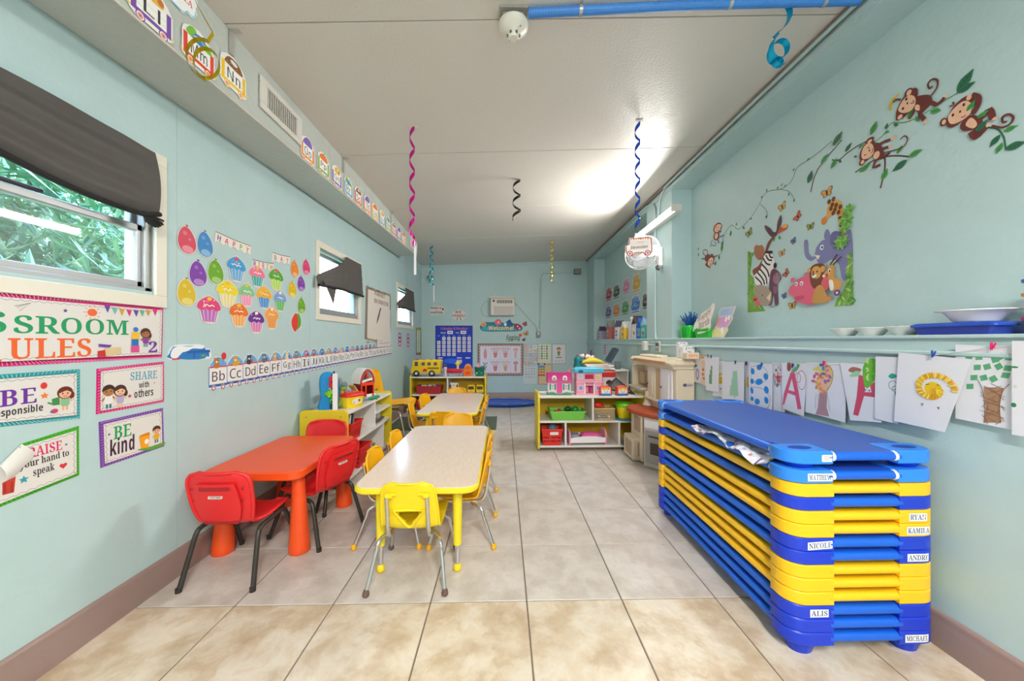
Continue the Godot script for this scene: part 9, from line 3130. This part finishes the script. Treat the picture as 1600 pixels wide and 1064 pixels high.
func hung_papers() -> void:
	var g := RandomNumberGenerator.new()
	g.seed = 6
	paper([-2.91,1.02,-2.807,1.016,-2.79,.774,-2.892,.776], "drawing with purple scribble next to the play kitchen", 0.012, func(m):
		m.c("a088b0").dot(-2.847,.843,.026,.048).c("5a6a5a").dot(-2.868,.913,.017,.011).c("d8d0e0").dot(-2.847,.843,.014,.029))
	paper([-2.803,1.002,-2.726,.996,-2.71,.764,-2.783,.775], "drawing with orange band and red apples, second from the kitchen", 0.018, func(m):
		m.c("f0a83c").rect(-2.79,.975,-2.742,.995).c("e8c8b0").rect(-2.777,.776,-2.729,.964).c("d83c34").dot(-2.753,.889,.013,.009).dot(-2.758,.852,.013,.009).dot(-2.745,.821,.011,.008))
	paper([-2.637,.969,-2.487,.974,-2.487,.712,-2.632,.701], "drawing with a yellow fluffy chick half hidden by green block tower", 0.014, func(m):
		sun(m, -2.531,.836, 0.06, 0.05)
		m.c("4a5a6a").dot(-2.527,.768,.008,.004))
	paper([-2.726,.996,-2.541,.998,-2.549,.74,-2.71,.734], "drawing of a thin green block tower, third from the kitchen", 0.022, func(m):
		m.c("6aa888").rect(-2.667,.789,-2.629,.856).rect(-2.655,.853,-2.626,.898).rect(-2.643,.9,-2.623,.928).rect(-2.664,.847,-2.626,.859))
	paper([-2.28,.978,-2.18,.982,-2.174,.718,-2.275,.708], "drawing with yellow petals peeking out left of the blue letter", 0.012, func(m):
		sun(m, -2.228,.843, 0.05, 0.055))
	paper([-2.498,.97,-2.264,.977,-2.267,.709,-2.498,.681], "drawing of a wide green block tower", 0.026, func(m):
		m.c("9cccae").poly([-2.382,.908,-2.337,.916,-2.323,.747,-2.415,.739,-2.408,.809,-2.396,.81,-2.394,.859,-2.382,.86]).c("6a8a78").dot(-2.362,.736,.007,.004))
	paper([-2.042,.988,-1.952,.985,-1.948,.714,-2.035,.711], "drawing with grey and green rocks between the two big letters", 0.014, func(m):
		m.c("6a8a80").dot(-2.011,.947,.008,.009).dot(-1.998,.901,.009,.017).dot(-2.003,.861,.009,.012).c("8aa89a").dot(-2.02,.875,.004,.02))
	paper([-2.226,.981,-2.026,.982,-2.029,.704,-2.224,.698], "drawing of a large letter B patched with blue stones", 0.024, func(m):
		m.c("3a4a78").line([-2.205,.953,-2.205,.735], 0.002).line([-2.205,.953,-2.135,.965,-2.078,.945,-2.06,.905,-2.087,.874,-2.135,.854,-2.2,.865], 0.002, 4).line([-2.2,.824,-2.116,.828,-2.055,.795,-2.046,.749,-2.087,.706,-2.174,.718], 0.002, 4)
		m.c("1c8ad8")
		for e in [[-2.19,.925,.018,.022], [-2.133,.955,.023,.019], [-2.078,.903,.02,.022], [-2.135,.865,.035,.02], [-2.195,.862,.018,.018], [-2.074,.824,.02,.024], [-2.197,.803,.014,.022], [-2.074,.761,.018,.022], [-2.15,.741,.024,.019], [-2.195,.751,.016,.015]]: m.face(M.oval(e[0], e[1], e[2], e[3], 0.3, 7)))
	paper([-1.965,.993,-1.793,1,-1.816,.721,-1.957,.735], "drawing of a red letter A with leaf and red fingerprint heart", 0.02, func(m):
		m.c("d8587c").poly([-1.901,.944,-1.874,.946,-1.848,.846,-1.83,.756,-1.854,.75,-1.87,.821,-1.92,.829,-1.944,.76,-1.957,.755,-1.948,.818]).c("e4e4ec").poly([-1.892,.91,-1.874,.842,-1.915,.846])
		m.c("a85a50").blob([-1.923,.993,-1.902,.997,-1.895,.973,-1.91,.949,-1.924,.958]).c("7ab88a").blob([-1.897,.947,-1.885,.967,-1.859,.976,-1.855,.96,-1.878,.946])
		m.c("c8405c").ring(-1.83,.91, 0.028, 0.05, 0.003).ring(-1.852,.92, 0.018, 0.026, 0.003)
		for i in 24: m.c(["d8304c", "e05a6c"][i % 2]).dot(-1.99 + 0.03 * cos(i * 1.7) * (i % 5) / 4.0, 0.915 + 0.05 * sin(i * 1.7) * (i % 4) / 3.0, 0.005))
	paper([-1.805,1.004,-1.588,1.017,-1.595,.74,-1.811,.745], "drawing of a tree with a multicoloured collage crown", 0.016, func(m):
		m.c("b8909a").poly([-1.728,.86,-1.684,.867,-1.69,.795,-1.675,.75,-1.751,.745,-1.735,.787]).c("e8c88a").blob([-1.735,.868,-1.738,.938,-1.709,.993,-1.675,1.001,-1.654,.963,-1.663,.912,-1.694,.863])
		for i in 26: m.c(["e87a8c", "d85a78", "f0b0b8", "3a88b8", "e8a04a", "a86ab0", "d8d060", "f08a6a"][i % 8]).face(M.oval(-1.715 + 0.05 * cos(i * 2.4) * sqrt(i / 26.0), 0.935 + 0.075 * sin(i * 2.4) * sqrt(i / 26.0), 0.013, 0.008, i, 6))
		m.c("6a7a5a").line([-1.684,1,-1.654,.969,-1.663,.912,-1.697,.862], 0.002, 3).c("9a7078")
		for i in 6: m.line([-1.745 + 0.013 * i, 0.85, -1.75 + 0.016 * i, 0.775], 0.0015))
	paper([-1.616,1.014,-1.447,1.02,-1.434,.777,-1.568,.757], "drawing of a red letter P with a green leafy caterpillar", 0.02, func(m):
		m.c("d04a68").poly([-1.529,.968,-1.502,.964,-1.502,.89,-1.531,.784,-1.554,.785,-1.538,.869]).poly([-1.509,.893,-1.459,.9,-1.459,.878,-1.512,.877]).poly([-1.481,.929,-1.457,.947,-1.457,.897,-1.474,.898])
		m.c("a86a60").blob([-1.576,.983,-1.557,1,-1.52,.995,-1.523,.982,-1.557,.975]).c("9ad0a8").blob([-1.572,.956,-1.545,.982,-1.523,.98,-1.531,.961])
		m.c("6ab838").blob([-1.512,.992,-1.495,1.03,-1.467,1.043,-1.45,1.019,-1.457,.968,-1.481,.922,-1.502,.919])
		for i in 40: m.c(["4a9a2a", "9ad85a", "c8e88a"][i % 3]).face(M.oval(-1.468 + 0.024 * sin(i * 2.1), 0.995 + 0.045 * cos(i * 1.3), 0.009, 0.003, i * 0.9, 6))
		m.c("2a3a20").dot(-1.498,.905,.003,.003).dot(-1.481,.904,.003,.003))
	paper([-1.454,1.053,-1.349,1.053,-1.369,.785,-1.459,.789], "drawing with teal shapes left of the yellow sun", 0.024, func(m):
		m.c("2aa090").blob([-1.405,.973,-1.39,.987,-1.373,.977,-1.39,.965]).dot(-1.374,.906,.007,.008).dot(-1.365,1.012,.004,.007)
		m.c("8a9aa0").ring(-1.387,.938, 0.016, 0.018, 0.003).ring(-1.378,.925, 0.012, 0.012, 0.003))
	paper([-1.198,1.106,-1.044,1.099,-1.044,.84,-1.198,.847], "drawing of a brown tree trunk with green square leaves", 0.014, func(m):
		m.c("5aa878")
		var sq := [-1.161,1.066,-1.137,1.064,-1.098,1.058,-1.087,1.068,-1.066,1.066,-1.141,1.03,-1.117,1.034,-1.09,1.037,-1.069,1.033,-1.149,.995,-1.125,.997,-1.102,.996,-1.074,1.01,-1.159,.964]
		for i in 14: m.face(M.oval(sq[i * 2], sq[i * 2 + 1], 0.0135, 0.0115, 0.6 + 0.25 * (i % 4), 4))
		m.c("a88468").poly([-1.125,.966,-1.079,.97,-1.087,.92,-1.086,.858,-1.123,.849,-1.119,.903])
		m.c("8a5c3c")
		for i in 26: m.line([-1.108 + 0.026 * sin(i * 1.9), 0.98 - 0.0048 * i, -1.1 + 0.026 * sin(i * 2.7 + 1.0), 0.965 - 0.0048 * i], 0.0014)
		m.line([-1.139,.989,-1.127,.957,-1.121,.903,-1.123,.849], 0.002, 3).line([-1.065,.984,-1.08,.958,-1.087,.909,-1.084,.858], 0.002, 3))
	paper([-1.375,.821,-1.228,.846,-1.235,.791,-1.378,.797], "white sheet peeking out under the yellow sun drawing", 0.02, func(m):
		m.c("c88aa0").line([-1.283,.812,-1.279,.797], 0.002))
	paper([-1.36,1.073,-1.143,1.056,-1.214,.794,-1.377,.797], "drawing of a bright yellow sun with orange rays", 0.032, func(m):
		sun(m, -1.248,.943, 0.068, 0.064)
		m.c("8a5a20").line([-1.267,.957,-1.256,.96], 0.003).line([-1.235,.96,-1.226,.958], 0.003).c("e89a5a").poly([-1.248,.945,-1.24,.946,-1.243,.922]).c("2a2a4a").line([-1.283,.882,-1.275,.886,-1.279,.876], 0.003).line([-1.233,.878,-1.227,.881,-1.229,.873], 0.003))
	paper([-1.053,1.119,-1.007,1.119,-1.003,.83,-1.053,.829], "drawing with green strokes cut off by the photo's right edge", 0.026, func(m):
		m.c("2a8a50").dot(-1.047,1.038,.008,.003).dot(-1.049,.921,.006,.007).c("c8d8c8").dot(-1.046,.979,.004,.005))
	# string and pegs
	var m := M.new()
	var top := [-3.006,1.039,-2.827,1.023,-2.623,.995,-2.339,.972,-2.101,.978,-1.874,.99,-1.694,1.005, -1.693,.998,-1.467,1.035,-1.242,1.068,-1.098,1.1,-1.046,1.107]
	var p := []
	for i in range(0, top.size(), 2): p.append(Vector3(1.58, top[i + 1], top[i]))
	p.append(Vector3(1.58, 1.11, -0.6))
	m.tube(p, 0.0012, 5)
	solo("string", "thin white string along the right wall holding the drawings", "string", m, mat("d8dcdc", 0.7))
	for e in [[-2.807,1.027, "teal", 0.02, "purple scribble drawing"], [-2.667,1.001, "brown", 0.03, "apple drawing"], [-2.623,.998, "blue", 0.03, "thin green tower drawing"], [-2.34,.972, "navy", 0.034, "wide green tower drawing"], [-2.258,.971, "black", 0.02, "yellow petal drawing"], [-2.234,.972, "navy", 0.032, "left edge of the blue letter drawing"], [-2.101,.973, "blue", 0.032, "large blue letter B drawing"], [-1.876,.984, "navy", 0.028, "red letter A drawing at its top"], [-1.841,.983, "green", 0.028, "right edge of the red letter A drawing"], [-1.694,1.008, "pink", 0.024, "collage tree drawing"], [-1.241,1.071, "blue", 0.04, "yellow sun drawing"], [-1.098,1.102, "pink", 0.022, "green leaved tree drawing"]]:
		var h: String = {"teal": "2a7a78", "brown": "7a5a40", "blue": "1c4aa8", "navy": "22346a", "black": "26262a", "green": "2a8a4a", "pink": "d81868"}[e[2]]
		m = M.new()
		m.box(Vector3(-0.003, 0, -0.002), Vector3(0.005, 0.026, 0.005), 0.001)
		m.xf.basis = Basis(Vector3.RIGHT, 0.35)
		m.box(Vector3(-0.003, 0.003, 0.004), Vector3(0.005, 0.02, 0.004), 0.001)
		solo("clothes_peg", "small %s clothes peg holding the %s" % [e[2], e[4]], "peg", m, mat(h, 0.4), Vector3(1.6 - e[3], e[1], e[0]), 0, "%s pegs on the string" % e[2])

func sun(m: M, x: float, y: float, rx: float, ry: float) -> void:
	m.c("f0c818").dot(x, y, rx * 0.4, ry * 0.4)
	for i in 90:
		var a := i * 2.399
		var r := 0.3 + 0.66 * fposmod(i * 0.618, 1.0)
		m.c(["f0b810", "f8d838", "e89a10", "fae070"][i % 4]).face(M.oval(x + cos(a) * rx * r, y + sin(a) * ry * r, rx * 0.17, ry * 0.05, atan2(sin(a) * ry, cos(a) * rx), 6))
